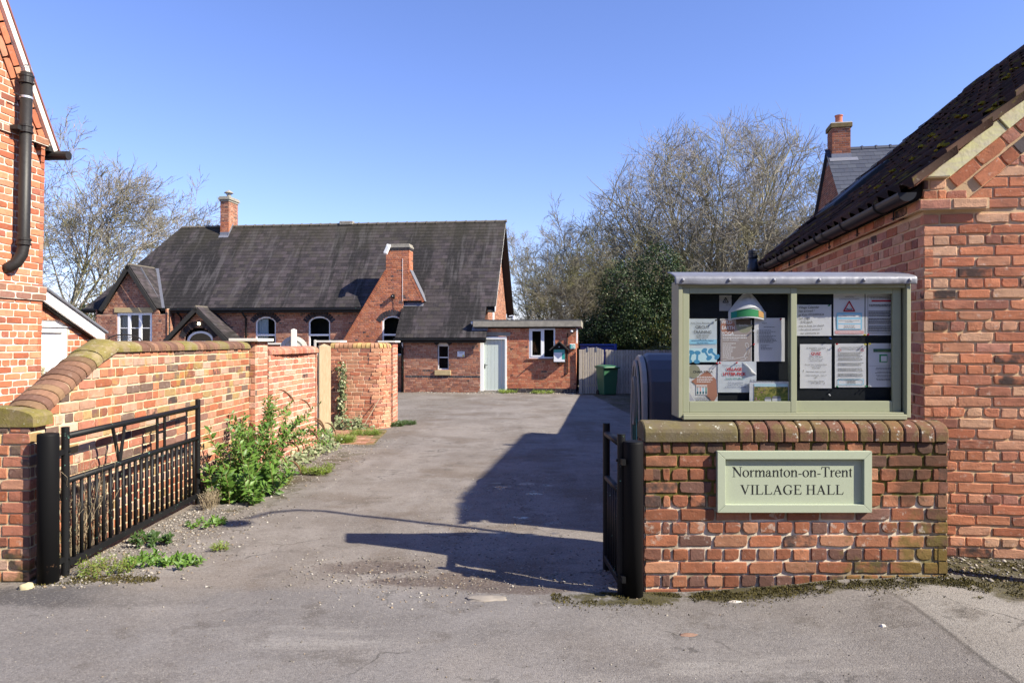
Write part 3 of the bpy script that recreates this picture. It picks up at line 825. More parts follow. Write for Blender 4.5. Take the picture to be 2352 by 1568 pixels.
def text(body, parent, x, y, z, size, mat, align='LEFT', name='lettering', width=None, ry=0, bold=0, rx=R(90)):
    cu = bpy.data.curves.new('lettering', 'FONT'); cu.body = body; cu.size = size; cu.align_x = align
    cu.offset = bold*size; cu.resolution_u = 2
    if '\n' in body: cu.space_line = 1.12
    o = link(name, cu, parent, mat); o.location = (x, y, z); o.rotation_euler = (rx, ry, 0)
    if width: o.scale = (width, 1, 1)
    return o
# ------------------------------------------------------------------ low notice wall, right of the entrance
WX0, WX1, WY, WT = .857, 2.821, 4.65, .25
nw = thing('notice_wall', 'low red brick wall with rounded coping that carries the village hall sign', 'wall', (WX0, WY, 0))
bk = Bricks(nw)
Lw = WX1-WX0
brick_wall(bk, (0,0), (1,0), -.06, .975, Lw, .0863, .226, 'english_h', B['notice'], MO['notice'], nw, proud=.011, joint=.0155, seed=5, jit=.003)
brick_wall(bk, (0,WT), (0,-1), -.06, .975, WT, .0863, .226, 'flemish', B['notice'], MO['notice'], nw, proud=.011, joint=.013, seed=6)
brick_wall(bk, (Lw,0), (0,1), -.06, .975, WT, .0863, .226, 'flemish', B['notice'], MO['notice'], nw, proud=.011, joint=.013, seed=7)
brick_wall(bk, (Lw,WT), (-1,0), -.06, .975, Lw, .0863, .226, 'english_h', B['notice'], MO['notice'], nw, proud=.011, joint=.0155, seed=8)
bk.flush()
MB().box(.02,Lw-.02,.02,WT-.02,-.1,.974).build('wall_core', MO['notice'], nw)
coping(nw, (-.006,WT/2,.975), (Lw+.004,WT/2,.975), (0,1,0), WT+.03, .128, [(.60,1)]+[(.0957,0)]*14, [B['notice_cope'], B['stone_cope']], mortar=MO['notice'], seed=4, n=9, drop=.45, jit=.006)

# ------------------------------------------------------------------ the hall sign
sg = thing('village_hall_sign', 'sage green framed sign with black lettering fixed to the low brick wall', 'sign', (1.32, WY, .521))
SW, SH, SB, SD = .993, .394, .051, .036
mb = MB()
mb.box(SB,SW-SB,-.010,.004,SB,SH-SB); mb.build('sign_panel', M['sage_sign'], sg)
def mitre(parent, x0, x1, z0, z1, b, y0, y1, mat, name='frame_rail', bev=.002):
    for poly in ([(x0,z0),(x1,z0),(x1-b,z0+b),(x0+b,z0+b)], [(x0,z1),(x0+b,z1-b),(x1-b,z1-b),(x1,z1)],
                 [(x0,z0),(x0+b,z0+b),(x0+b,z1-b),(x0,z1)], [(x1,z0),(x1,z1),(x1-b,z1-b),(x1-b,z0+b)]):
        cx = sum(p[0] for p in poly)/4; cz = sum(p[1] for p in poly)/4
        poly = [(x+(cx-x)*.0015, z+(cz-z)*.0015) for x, z in poly]
        MB().prism(poly, lambda a,b_,d: (a,d,b_), y0, y1).build(name, mat, parent, bevel=bev)
mitre(sg, 0, SW, 0, SH, SB, -SD, .003, M['sage_sign'])
o1 = serif_text('Normanton-on-Trent', .102, .880, .226, .064, -.0110).build('lettering', M['letter'], sg)
o2 = serif_text('VILLAGE HALL', .153, .824, .112, .062, -.0110).build('lettering', M['letter'], sg)

# ------------------------------------------------------------------ glazed noticeboard on the wall
CX0, CX1, CYF, CZ0, CZ1 = 1.095, 2.626, 4.74, 1.106, 2.02
nb = thing('noticeboard', 'sage green glazed wooden noticeboard with a lead roof on the low wall', 'noticeboard', (CX0, CYF, CZ0))
W_, H_ = CX1-CX0, CZ1-CZ0
MB().box(.02,W_-.02,.092,.11,.04,H_-.01).build('back_board', M['board'], nb)
for a, b in ((0,.028),(W_-.028,W_)):
    MB().box(a,b,-.012,.19,.012,H_).build('side_panel', M['sage_old'], nb, bevel=.003)
MB().box(.030,W_-.030,.112,.188,.02,H_-.002).build('back_panel', M['sage_old'], nb)
MB().box(.030,W_-.030,-.004,.19,H_-.045,H_-.002).build('head_rail', M['sage_old'], nb, bevel=.003)
mb = MB(); mb.box(.030,W_-.030,-.022,.11,0,.034); mb.build('sill', M['sage_old'], nb, bevel=.004)
MB().box(.030,W_-.045,-.010,.05,.0345,.046).build('runner', M['sage_old'], nb, bevel=.002)
# lead cap with a dressed, slightly rippled drip
lead = bmesh.new(); nx = 120
prof = [(-.028,-.026),(-.030,-.018),(-.031,.010),(-.026,.024),(0,.034),(.12,.062),(.205,.075)]
rows = []
for i in range(nx+1):
    x = -.028+(W_+.058)*i/nx; row = []
    crumple = smooth01(.55, .75, i/nx)
    for j, (y, z) in enumerate(prof):
        k = max(0, 1-j/3)
        rip = (.0006*math.sin(x*23)+.0016*noise.noise((x*9,0,0)))*k + crumple*k*(.009*noise.noise((x*38,j,5)))
        row.append(lead.verts.new((x, y+rip*1.2+.0015*noise.noise((x*30,j*2,1)), z+rip-.004*math.sin(x*2.4+.4)*k)))
    rows.append(row)
for i in range(nx):
    for j in range(len(prof)-1): lead.faces.new((rows[i][j], rows[i+1][j], rows[i+1][j+1], rows[i][j+1]))
lme = bpy.data.meshes.new('lead_cap'); lead.to_mesh(lme); lead.free(); lme.shade_smooth()
lo = link('lead_cap', lme, nb, M['lead']); lo.location = (0,0,H_)
so = lo.modifiers.new('s', 'SOLIDIFY'); so.thickness = .004; so.offset = 0
for x in (.025,.328,.622,.919,1.211,1.512):
    m_ = MB(); m_.T = Matrix.Translation((x,-.030,H_+.002)) @ Matrix.Rotation(R(90),4,'X') @ Matrix.Rotation(R(20),4,'Z')
    m_.lathe([(.0115,0),(.0125,.003),(.0105,.008),(.006,.0115),(.0015,.013)], seg=12)
    m_.build('nail', M['lead'], nb, smooth=True)
def door(x0, x1, z0, z1, y0, y1, sl, sr, tr, br, label=None):
    d = bpy.data.objects.new('sliding_door', None); COL.objects.link(d); d.parent = nb
    if label: d['label'] = label
    MB().box(x0,x0+sl,y0,y1,z0,z1).build('stile', M['sage'], d, bevel=.0025)
    MB().box(x1-sr,x1,y0,y1,z0,z1).build('stile', M['sage'], d, bevel=.0025)
    MB().box(x0+sl+.0006,x1-sr-.0006,y0+.001,y1-.001,z1-tr,z1).build('rail', M['sage'], d, bevel=.0025)
    MB().box(x0+sl+.0006,x1-sr-.0006,y0+.001,y1-.001,z0,z0+br).build('rail', M['sage'], d, bevel=.0025)
    ym = (y0+y1)/2
    MB().quad((x0+sl-.004,ym,z0+br-.004),(x1-sr+.004,ym,z0+br-.004),(x1-sr+.004,ym,z1-tr+.004),(x0+sl-.004,ym,z1-tr+.004)).build('pane', M['glass'], d)
    return d
door(.032, .785, .047, .868, .000, .026, .043, .040, .038, .072)
door(.745, 1.488, .047, .868, .030, .054, .040, .055, .038, .072)
for k in range(1):
    pass
PY = 4.828            # face of the papers, just clear of the pinboard
def paper(name, label, x0, x1, z0, z1, mat=None, tilt=0, wave=.004, cat='poster', yoff=0):
    t = thing(name, label, cat, ((x0+x1)/2, PY-yoff, (z0+z1)/2))
    w, h = x1-x0, z1-z0; mb = MB(); n, m = 8, 6
    sd = rnd.random()*50
    for j in range(m+1):
        for i in range(n+1):
            u, v = i/n-.5, j/m-.5
            e = (abs(u)*2)**3*(abs(v)*2)**2
            mb.v.append((u*w, -.001-wave*(.5*noise.noise((u*3+sd, v*3, 0))+.5)-wave*1.2*e*abs(noise.noise((sd, round(u), round(v)))), v*h))
    for j in range(m):
        for i in range(n):
            a = j*(n+1)+i; mb.f.append((a, a+1, a+n+2, a+n+1))
    mb.build('sheet', mat or M['paper'], t, smooth=True); t.rotation_euler = (0, tilt, 0)
    t['w'] = w; t['h'] = h
    return t
def block(t, x0, x1, z0, z1, mat, name='print_block', d=.0062):
    return MB().add([(x0,-d,z0),(x1,-d,z0),(x1,-d,z1),(x0,-d,z1)], [(0,1,2,3)]).build(name, mat, t)
def lines(t, x0, x1, ztop, n, pitch, hgt, mat, seed=0, ragged=.25, name='text_lines', centre=False, d=.0064):
    """a paragraph too small to read: broken lines of print"""
    r = random.Random(seed); mb = MB()
    for i in range(n):
        z = ztop-i*pitch; L = (x1-x0)*(1-ragged*r.random()); a = x0 if not centre else (x0+x1)/2-L/2; e = a+L
        while a < e-.002:
            b = min(e, a+r.uniform(.006,.018))
            mb.add([(a,-d,z-hgt),(b,-d,z-hgt),(b,-d,z),(a,-d,z)], [(0,1,2,3)]); a = b+.0028
    return mb.build(name, mat, t)
def blob(t, cx, cz, rx, rz, mat, d=.0063, n=18, a0=0, a1=360, name='print_shape', rot=0):
    vs = [(cx,-d,cz)]
    for i in range(n+1):
        a = R(a0+(a1-a0)*i/n); x, z = rx*math.cos(a), rz*math.sin(a)
        vs.append((cx+x*math.cos(rot)-z*math.sin(rot), -d, cz+x*math.sin(rot)+z*math.cos(rot)))
    return MB().add(vs, [(0,i,i+1) for i in range(1,n+1)]).build(name, mat, t)
def outline(t, pts, wd, mat, d=.0064, name='print_line', closed=True):
    mb = MB(); n = len(pts); c = Vector((sum(p[0] for p in pts)/n, sum(p[1] for p in pts)/n))
    for i in range(n if closed else n-1):
        p, q = Vector(pts[i]), Vector(pts[(i+1) % n]); e = (q-p).normalized()*wd*.3; nn = Vector((-(q-p).y, (q-p).x)).normalized()*wd/2
        a, b, c2, d2 = p-e-nn, q+e-nn, q+e+nn, p-e+nn
        k = len(mb.v); mb.v += [(a.x,-d,a.y),(b.x,-d,b.y),(c2.x,-d,c2.y),(d2.x,-d,d2.y)]; mb.f.append((k,k+1,k+2,k+3))
    return mb.build(name, mat, t)
K = ink('black', (.03,.03,.035)); KB = ink('grey', (.13,.14,.16)); BL = ink('pale blue', (.30,.62,.82)); NV = ink('navy', (.05,.08,.22)); RD = ink('red', (.5,.03,.05))
DB = ink('dumbbell blue', (.08,.30,.52)); TQ = ink('sky', (.55,.78,.86)); GN = ink('green', (.05,.30,.12)); BR = ink('terracotta', (.42,.20,.14)); OL = ink('olive', (.30,.30,.22)); WH = ink('white', (.78,.78,.80)); PK = ink('pink', (.75,.4,.4)); TE = ink('teal', (.03,.30,.27)); OR = ink('orange', (.6,.33,.13)); DG = ink('dark green', (.06,.14,.09))
# circuit training
p = paper('poster', 'white and blue circuit training poster with dumbbells', 1.182, 1.376, 1.480, 1.773, m_paper('blue tinted paper', (.72,.80,.86)))
text('Kate Dixon Physiotherapy', p, 0, -.0066, .112, .0145, K, 'CENTER'); text('CIRCUIT\nTRAINING', p, 0, -.0066, .080, .030, K, 'CENTER', width=.86)
text('£5 PER SESSION\nMON 5.45 P.M.\nOR 7 P.M.', p, 0, -.0066, .030, .0125, K, 'CENTER')
block(p, -.095, .095, -.024, .006, BL); text('NORMANTON-ON-TRENT\nVILLAGE HALL', p, 0, -.0068, -.006, .0125, NV, 'CENTER')
block(p, -.095, .095, -.144, -.052, TQ)
for cx, cz, ro in ((-.082,-.108,1.3),(-.036,-.112,1.5),(.028,-.092,-1.0),(.075,-.090,-.75)):
    for s in (-1, 1): blob(p, cx+s*.030*math.cos(ro), cz+s*.030*math.sin(ro), .014, .021, DB, .0065, rot=ro)
    e = Vector((math.cos(ro), math.sin(ro)))*.026; nn = Vector((-e.y, e.x))*.26
    MB().add([(cx-e.x-nn.x,-.0064,cz-e.y-nn.y),(cx+e.x-nn.x,-.0064,cz+e.y-nn.y),(cx+e.x+nn.x,-.0064,cz+e.y+nn.y),(cx-e.x+nn.x,-.0064,cz-e.y+nn.y)], [(0,1,2,3)]).build('print_shape', DB, p)
# wild earth yoga
p = paper('poster', 'taupe wild earth yoga poster with a white line figure', 1.398, 1.610, 1.482, 1.773, m_paper('white edged paper', (.78,.77,.76)))
block(p, -.102, .100, -.139, .141, ink('taupe', (.36,.31,.30)), d=.0060)
blob(p, -.055, .090, .05, .05, BR, .0061); blob(p, .055, .105, .055, .055, OL, .0061, a0=180, a1=360); block(p, 0, .100, .105, .141, ink('dark brown', (.12,.09,.07)), d=.0061)
text('WILD\nEARTH\nYOGA', p, -.097, -.0066, .111, .034, WH, 'LEFT', width=.84, bold=.02); text('Sarah Pike', p, .018, -.0066, .094, .019, WH, 'LEFT', width=.8)
text('YOGA CLASSES', p, -.09, -.0066, -.002, .0155, WH); lines(p, -.09, .08, .036, 2, .016, .006, WH, 3, .1); lines(p, -.09, .01, -.018, 8, .0135, .005, WH, 4, .5)
fig = [(-.09,-.136),(-.06,-.128),(-.03,-.126),(.02,-.118),(.05,-.112),(.066,-.09),(.075,-.06),(.086,-.035),(.078,-.018),(.062,-.02),(.062,-.036),(.074,-.05),(.07,-.075),(.056,-.1),(.06,-.12),(.074,-.115),(.088,-.08)]
outline(p, fig, .0026, WH, closed=False); outline(p, [(.03,-.133),(.06,-.128),(.078,-.105),(.09,-.07),(.08,-.05)], .0026, WH, closed=False)
# inspire sheet
p = paper('notice_sheet', 'plain typed white sheet beside the taupe yoga poster', 1.627, 1.832, 1.486, 1.778)
text('inspire', p, -.052, -.0066, .108, .012, K); lines(p, -.04, .05, .086, 1, .01, .003, KB, 5); lines(p, -.085, .07, .064, 4, .009, .003, KB, 6, .5); lines(p, -.085, .0, .026, 6, .0085, .003, KB, 7, .5); lines(p, -.02, .05, .026, 6, .0085, .003, KB, 8, .5); lines(p, -.06, .02, -.036, 4, .009, .003, KB, 9, .6)
# chair yoga
p = paper('poster', 'chair yoga poster with terracotta shapes and four seated figures', 1.180, 1.381, 1.207, 1.463)
blob(p, -.062, .085, .045, .045, OL, .0061); MB().add([(-.075,-.0061,.02),(.03,-.0061,.09),(.09,-.0061,.03),(.098,-.0061,-.08),(.07,-.0061,-.125),(-.02,-.0061,-.03)], [(0,1,2,3,4,5)]).build('print_shape', BR, p)
MB().add([(-.1,-.006,-.04),(-.05,-.006,-.125),(-.1,-.006,-.125)], [(0,1,2)]).build('print_shape', ink('lilac grey', (.5,.5,.58)), p)
text('CHAIR YOGA', p, -.0, -.0067, .074, .0215, K, 'CENTER', width=1.02, bold=.02); lines(p, -.04, .09, .05, 4, .011, .005, WH, 14, .3)
block(p, -.045, .03, -.073, -.006, WH, d=.0064)
for i, mm in enumerate((ink('blue grey', (.3,.42,.5)), PK, BL, TE)):
    x = -.035+.019*i; block(p, x-.004, x+.004, -.05, -.024, mm, d=.0067); blob(p, x, -.018, .004, .005, ink('skin', (.5,.3,.22)), .0067); block(p, x-.0055, x+.0055, -.068, -.05, ink('dark teal', (.05,.15,.18)), d=.0067)
    outline(p, [(x-.005,-.026),(x-.007,-.009)], .002, ink('skin', (.5,.3,.22)), .0067, closed=False); outline(p, [(x+.005,-.026),(x+.007,-.009)], .002, ink('skin', (.5,.3,.22)), .0067, closed=False)
text('SUITABLE FOR ALL', p, 0, -.0067, -.096, .0115, K, 'CENTER'); lines(p, -.06, .07, -.104, 2, .010, .004, KB, 15, .2, centre=True)
# litter pick, one corner folded forward
p = paper('poster', 'village litter pick poster with its top corner folded over', 1.381, 1.640, 1.278, 1.486, m_paper('pale blue paper', (.74,.80,.86)), yoff=.004)
text('VILLAGE\nLITTER PICK', p, -.02, -.0070, .042, .028, RD, 'CENTER', bold=.035); text('Sunday 29th March', p, -.015, -.0070, -.016, .0165, TE, 'CENTER', bold=.01); text('Normanton on Trent and Marnham', p, -.03, -.0070, .075, .0098, NV, 'CENTER')
text('Pick up equipment\nfrom 9.30 to 11am\nat Normanton Village Hall', p, -.012, -.0070, -.042, .0135, NV, 'CENTER')
mb = MB(); n = 8
for i in range(n+1):
    k = i/n; a = (.045+.0*k, .1035); b = (.130, .018)
    x = a[0]+(b[0]-a[0])*k; z = a[1]+(b[1]-a[1])*k
    ex, ez = (.088-x)*.55*math.sin(math.pi*k)**.6, (.012-z)*.55*math.sin(math.pi*k)**.6
    mb.v += [(x,-.006,z),(x+ex*.5,-.022*math.sin(math.pi*k)-.007,z+ez*.5),(x+ex,-.018*math.sin(math.pi*k)-.008,z+ez)]
for i in range(n):
    for j in range(2): mb.f.append((i*3+j,i*3+3+j,i*3+4+j,i*3+1+j))
mb.build('folded_corner', M['paper'], p, smooth=True)
# small label
p = paper('notice_sheet', 'small white card with a warning triangle at the top of the board', 1.393, 1.475, 1.825, 1.930, m_paper('grey card', (.45,.45,.47)), wave=.001)
outline(p, [(-.018,.004),(.018,.004),(0,.036)], .005, K); lines(p, .0, .035, -.008, 1, .01, .003, KB, 1); block(p, -.002, .002, .010, .022, K)
# curled green flyer hanging forward
p = thing('curled_flyer', 'curled white flyer with a green band hanging from the board top', 'flyer', (1.578, PY, 1.78))
mb = MB(); n, m = 24, 8
for j in range(m+1):
    v = j/m
    for i in range(n+1):
        u = i/n-.5; hw = .022+(.127-.022)*v**.85
        bul = math.cos(u*math.pi)
        mb.v.append((u*2*hw+.006*(1-v), -.004-.055*v*bul, .165-v*.118+.030*v*(bul-.45)+.004*math.sin(u*9)))
for j in range(m):
    for i in range(n):
        a = j*(n+1)+i; mb.f.append((a, a+1, a+n+2, a+n+1))
mb.build('sheet', M['paper'], p, smooth=True)
def arcstrip(u0, u1, za, zb, mat, name, off=0):
    mb = MB(); n = 16
    for i in range(n+1):
        u = u0+(u1-u0)*i/n; bul = math.cos(u*math.pi)
        for z, d in ((za,.05),(zb,.046)): mb.v.append((u*.254, -.006-d*bul-off, z+.030*(bul-.45)*(.6+.4*(z-za)/max(1e-6, .07))))
    for i in range(n): mb.f.append((2*i, 2*i+2, 2*i+3, 2*i+1))
    return mb.build(name, mat, p, smooth=True)
arcstrip(-.5, .5, -.012, .050, M['paper'], 'flyer_border'); arcstrip(-.44, .43, -.002, .042, GN, 'green_band', .001); arcstrip(-.44, -.31, .000, .040, TE, 'print_block', .002); arcstrip(.26, .42, .000, .040, OR, 'print_block', .002)
# spiral calendar leaning on the sill
p = thing('calendar', 'spiral bound village calendar with a landscape photo leaning on the sill', 'calendar', (1.715, PY-.030, 1.207), R(-6))
for k in range(5): MB().box(-.128+.003*k,.128,.004*k-.012,.004*k-.009,.0,.148-.002*k).build('page', M['paper'], p)
def m_photo():
    t = NT('calendar photo'); P = t.pos(); x, y, z = t.xyz(P)
    n = t.noise(P, 38, 4, .7); n2 = t.noise(P, 90, 3)
    c = t.mix(t.step(z, 1.205, 1.325), t.mix(n, (.10,.16,.03), (.25,.30,.06)), t.mix(t.step(n, .4, .6), (.07,.10,.03), (.42,.34,.10)))
    c = t.mix(t.math('MULTIPLY', t.step(n2, .58, .62), t.math('SUBTRACT', 1, t.step(x, 1.66, 1.70))), c, (.62,.25,.38))
    return t.done(c, .5)
MB().box(-.098,.120,-.0145,-.013,.004,.112).build('photo', m_photo(), p); MB().box(-.098,.120,-.0143,-.0128,.112,.132).build('photo_sky', TQ, p)
for x0, x1, h in ((-.030,.012,.036),(.018,.075,.042)):
    MB().box(x0,x1,-.0165,-.0146,.008,.008+h*.6).build('print_house', WH, p); MB().prism([(x0-.002,.008+h*.6),(x1+.002,.008+h*.6),(x1-.006,.008+h),(x0+.006,.008+h)], lambda a,b,d:(a,d,b), -.0166,-.0146).build('print_roof', ink('slate print', (.25,.25,.3)), p)
mb = MB()
for i in range(26):
    x = -.122+i*.0097; ring_ = [(x+.0012*math.sin(a), -.008+.0075*math.cos(a), .150+.0075*math.sin(a)) for a in [2*math.pi*q/8 for q in range(9)]]
    mb.tube(ring_, .0009, 4, False)
mb.build('spiral', K, p)
# handwritten
p = paper('notice_sheet', 'handwritten white notice about the village calendar', 1.890, 2.145, 1.658, 1.867)
for i, (s, sz) in enumerate((('Village Calendar', .023), ('has arrived !', .023), ('ge Kate 07554005626', .021), ('our copy', .023), ('£10 each', .024), ('enny to keep our church', .0185), ('r the school services +', .0185), ('our community xx', .0185))):
    o = text(s, p, -.094+(.012 if i in (4,7) else 0), -.0066, .078-.0245*i, sz, NV if i == 99 else K, 'LEFT', width=.92); o.data.shear = .12; o.rotation_euler.y = -.02
# flood poster
p = paper('poster', 'flood poster with a red triangle above blue panels', 2.159, 2.368, 1.661, 1.952)
text('YOUR LOCAL\nFLOODING PLACE OF SAFETY', p, 0, -.0066, .107, .0125, KB, 'CENTER', width=.8); outline(p, [(-.036,.018),(.036,.018),(0,.082)], .0085, RD); text('Flood', p, 0, -.0068, .024, .0165, K, 'CENTER', bold=.03)
block(p, -.084, .086, -.106, .006, BL); 
for za, zb in ((-.026,-.008),(-.064,-.038),(-.101,-.072)): block(p, -.074, .076, za, zb, WH, d=.0065)
text('NORMANTON ON TRENT', p, 0, -.0068, -.019, .0075, K, 'CENTER'); text('NORMANTON ON TRENT VILLAGE HALL\nSOUTH STREET', p, 0, -.0068, -.049, .0075, K, 'CENTER'); lines(p, -.04, .04, -.078, 3, .0085, .003, KB, 21, .2, centre=True, d=.0068)
block(p, -.096, .098, -.136, -.115, PK); lines(p, -.08, .08, -.119, 2, .008, .003, WH, 22, .2, centre=True, d=.0066)
# caution notice
p = paper('notice_sheet', 'bordered typed notice with a red heading, top corner sheet of the right pane', 2.374, 2.573, 1.661, 1.952)
outline(p, [(-.085,-.130),(.09,-.130),(.09,.122),(-.085,.122)], .002, K); block(p, -.06, .07, .080, .091, RD); lines(p, -.075, .08, .112, 2, .008, .0035, KB, 31, .2, centre=True); lines(p, -.078, .083, .062, 2, .010, .005, K, 32, .1, centre=True)
for k in range(3): lines(p, -.08, .085, .018-.05*k, 4, .0105, .005, K, 33+k, .15)
# quiz
p = paper('poster', 'white quiz poster with red heading and question marks', 1.934, 2.146, 1.306, 1.602)
text("ST WILFRID'S CHURCH\nMARNHAM", p, 0, -.0066, .117, .0125, K, 'CENTER'); text('QUIZ', p, 0, -.0066, .075, .028, RD, 'CENTER', bold=.02)
text('Friday, 10th April', p, 0, -.0066, .058, .0125, K, 'CENTER'); text('(bar opens 6.45pm - quiz\ncommences 7.30pm)', p, 0, -.0066, .044, .0098, KB, 'CENTER')
text('Dunstall Barn, Grassthorpe Road,\nSutton on Trent\nNG23 6QX', p, 0, -.0066, .008, .0108, K, 'CENTER'); text('Homemade lasagne and pud', p, 0, -.0066, -.040, .0115, K, 'CENTER'); text('Tickets £14.00 each - teams of\neight', p, 0, -.0066, -.065, .0112, K, 'CENTER'); text('Contact Diana Wardell\n07811 383232', p, 0, -.0066, -.104, .0115, K, 'CENTER')
for x, z in ((.078,.098),(-.085,-.042),(.055,-.126)): text('?', p, x, -.0066, z, .026, K, 'CENTER')
# flood resilience
p = paper('notice_sheet', 'flood resilience unit letter with two small red triangles', 2.169, 2.378, 1.313, 1.606)
text('NORMANTON ON TRENT\nFLOOD RESILIENCE UNIT', p, 0, -.0066, .117, .0115, K, 'CENTER')
for x in (-.075,.078): outline(p, [(x-.011,.098),(x+.011,.098),(x,.118)], .0025, RD)
for k, n_ in enumerate((4,3,3,3,3,1)): lines(p, -.086, .086, .088-.0355*k, n_, .0078, .0034, KB, 41+k, .15)
outline(p, [(-.084,-.128),(.086,-.128),(.086,-.094),(-.084,-.094)], .004, BL); lines(p, -.03, .04, -.098, 4, .0075, .003, KB, 51, .3, centre=True)
# green headed sheet
p = paper('notice_sheet', 'white sheet headed by a dark green band, lowest at the right end', 2.392, 2.576, 1.314, 1.608)
block(p, -.058, .09, .088, .110, DG); text('Community News', p, .016, -.0068, .094, .0125, ink('lime', (.35,.5,.1)), 'CENTER'); block(p, -.018, .036, .020, .072, GN); block(p, -.008, .032, .026, .062, WH, d=.0066); block(p, -.09, .09, -.006, -.005, KB)
for k in range(4): lines(p, -.05, .085, -.018-.024*k, 2, .0085, .0034, KB, 61+k, .3, centre=True)
# push pins
def pin(x, z, col, label):
    t = thing('push_pin', label, 'push pin', (x, PY-.010, z), 0, 'push pins in the noticeboard')
    m_ = MB(); m_.T = Matrix.Rotation(R(90),4,'X') @ Matrix.Rotation(R(rnd.uniform(-15,15)),4,'X')
    m_.lathe([(.0052,.0),(.0052,.002),(.0030,.004),(.0028,.011),(.0048,.013),(.0046,.0155),(.001,.016)], seg=10)
    m_.build('head', ink('pin '+col, {'red':(.6,.03,.04),'blue':(.04,.12,.5),'green':(.03,.3,.12),'yellow':(.7,.6,.04),'white':(.8,.8,.8),'black':(.02,.02,.02)}[col]), t, smooth=True)
    MB().tube([(0,.004,0),(0,.014,0)], .0007, 5).build('point', M['lead'], t)
for a in ((1.366,1.762,'black','black push pin at the top right of the circuit training poster'), (1.372,1.476,'red','red push pin between the two posters at the left edge'), (1.392,1.478,'red','red push pin at the top left of the litter pick poster'), (1.505,1.476,'red','red push pin at the top middle of the litter pick poster'), (1.800,1.768,'red','red push pin at the top right of the plain typed sheet'), (1.600,1.768,'black','black push pin right of the taupe yoga poster'), (2.132,1.642,'blue','blue push pin below the handwritten notice'), (2.362,1.664,'yellow','yellow push pin at the foot of the flood poster'), (2.384,1.665,'red','red push pin at the foot of the bordered notice'), (2.176,1.602,'red','red push pin at the top left of the resilience letter'), (2.366,1.601,'yellow','yellow push pin at the top right of the resilience letter'), (2.396,1.604,'yellow','yellow push pin at the top left of the green headed sheet'), (2.178,1.318,'green','green push pin at the bottom left of the resilience letter'), (2.370,1.320,'green','green push pin at the bottom right of the resilience letter'), (2.398,1.322,'white','white push pin at the bottom left of the green headed sheet'), (2.126,1.264,'white','white push pin alone on bare felt below the quiz poster'), (1.620,1.690,'white','white push pin beside the taupe yoga poster'), (1.620,1.600,'red','red push pin low beside the taupe yoga poster'), (2.124,1.860,'green','green push pin at the top right of the handwritten notice')):
    pin(*a)

# ------------------------------------------------------------------ gate posts and steel gates
def round_post(x, y, r, h, label, name='gate_post'):
    t = thing(name, label, 'gate post', (x, y, ground_z(x, y)))
    MB().tube([(0,0,-.15),(0,0,h-.012),(0,0,h-.003)], [r,r,r*.97], 28).build('post', M['post_black'], t, smooth=True).data.shade_flat()
    t.children[0].data.shade_smooth()
    MB().lathe([(r*.99,h-.004),(r*.97,h),(r*.6,h+.004),(.002,h+.005)], seg=28).build('cap', M['post_black'], t)
    return t
round_post(-3.125, 4.84, .066, 1.00, 'thick black round gate post beside the left brick pier')
round_post(.772, 4.58, .064, .985, 'thick black round gate post against the notice wall')
def gate(x, y, rz, L, label, nbar, letters):
    t = thing('steel_gate', label, 'gate', (x, y, ground_z(x, y)), rz)
    zt, zm, zb = .965, .655, .085
    for u, r, top in ((0,.026,1.03),(L,.025,1.04)): 
        MB().tube([(u,0,.0),(u,0,top)], r, 14).build('stile', M['black'], t, smooth=False)
    MB().tube([(.02,0,zt),(L-.02,0,zt)], .0235, 12).build('top_rail', M['black'], t, smooth=True)
    MB().tube([(.02,0,zm),(L-.02,0,zm)], .0215, 12).build('middle_rail', M['black'], t, smooth=True)
    MB().box(.022,L-.022,-.022,.022,zb-.022,zb+.022).build('bottom_rail', M['black'], t, bevel=.003)
    for i in range(nbar):
        u = .10+(L-.2)*i/(nbar-1)
        MB().tube([(u,0,zb+.018),(u,0,zm-.015)], .0135, 9).build('bar', M['black'], t, smooth=True)
    if letters:
        for a, b in (((.62,zt-.018),(.715,zm+.015)),((.80,zt-.018),(.725,zm+.015))): MB().tube([(a[0],0,a[1]),(b[0],0,b[1])], .0135, 8).build('letter_bar', M['black'], t)
        for u in (1.36,1.50): MB().tube([(u,0,zt-.015),(u,0,zm+.015)], .0135, 8).build('letter_bar', M['black'], t)
        MB().tube([(1.36,0,.815),(1.50,0,.815)], .0115, 8).build('letter_bar', M['black'], t)
    for z in (.86,.12):
        MB().box(-.085,-.02,-.012,.012,z-.018,z+.018).build('hinge', M['black'], t)
        MB().tube([(0,-.034,z),(0,.034,z)], .009, 8).build('bolt', M['black'], t)
    return t
gate(-3.09, 4.97, R(91.5), 2.23, 'open black steel gate with vertical bars standing against the left wall', 22, True)
gate(.70, 4.60, R(93), .52, 'short black steel gate leaf beside the notice wall post, in shadow', 6, False)
# ------------------------------------------------------------------ plants: helpers
def unit_rows(a): return a/np.maximum(np.linalg.norm(a, axis=-1, keepdims=True), 1e-9)
def leaf_arrays(P, D, N, L, Wd, fold=.25, droop=.25):
    """pointed leaves folded along the midrib; P base, D direction, N rough face normal (all n x 3)"""
    D = unit_rows(D); S = unit_rows(np.cross(D, N)); N = np.cross(S, D)
    L = L[:,None]; Wd = Wd[:,None]
    a = P; m = P+D*L*.45+N*L*.04; tip = P+D*L-N*L*droop*.6
    l1 = P+D*L*.40+S*Wd*.5+N*Wd*fold; r1 = P+D*L*.40-S*Wd*.5+N*Wd*fold
    V = np.stack([a, l1, tip, m, r1], 1).reshape(-1, 3)
    k = np.arange(len(P))[:,None]*5
    F = np.concatenate([k+np.array([[0,3,1]]), k+np.array([[1,3,2]]), k+np.array([[0,4,3]]), k+np.array([[3,4,2]])], 1).reshape(-1, 3)
    return V, F
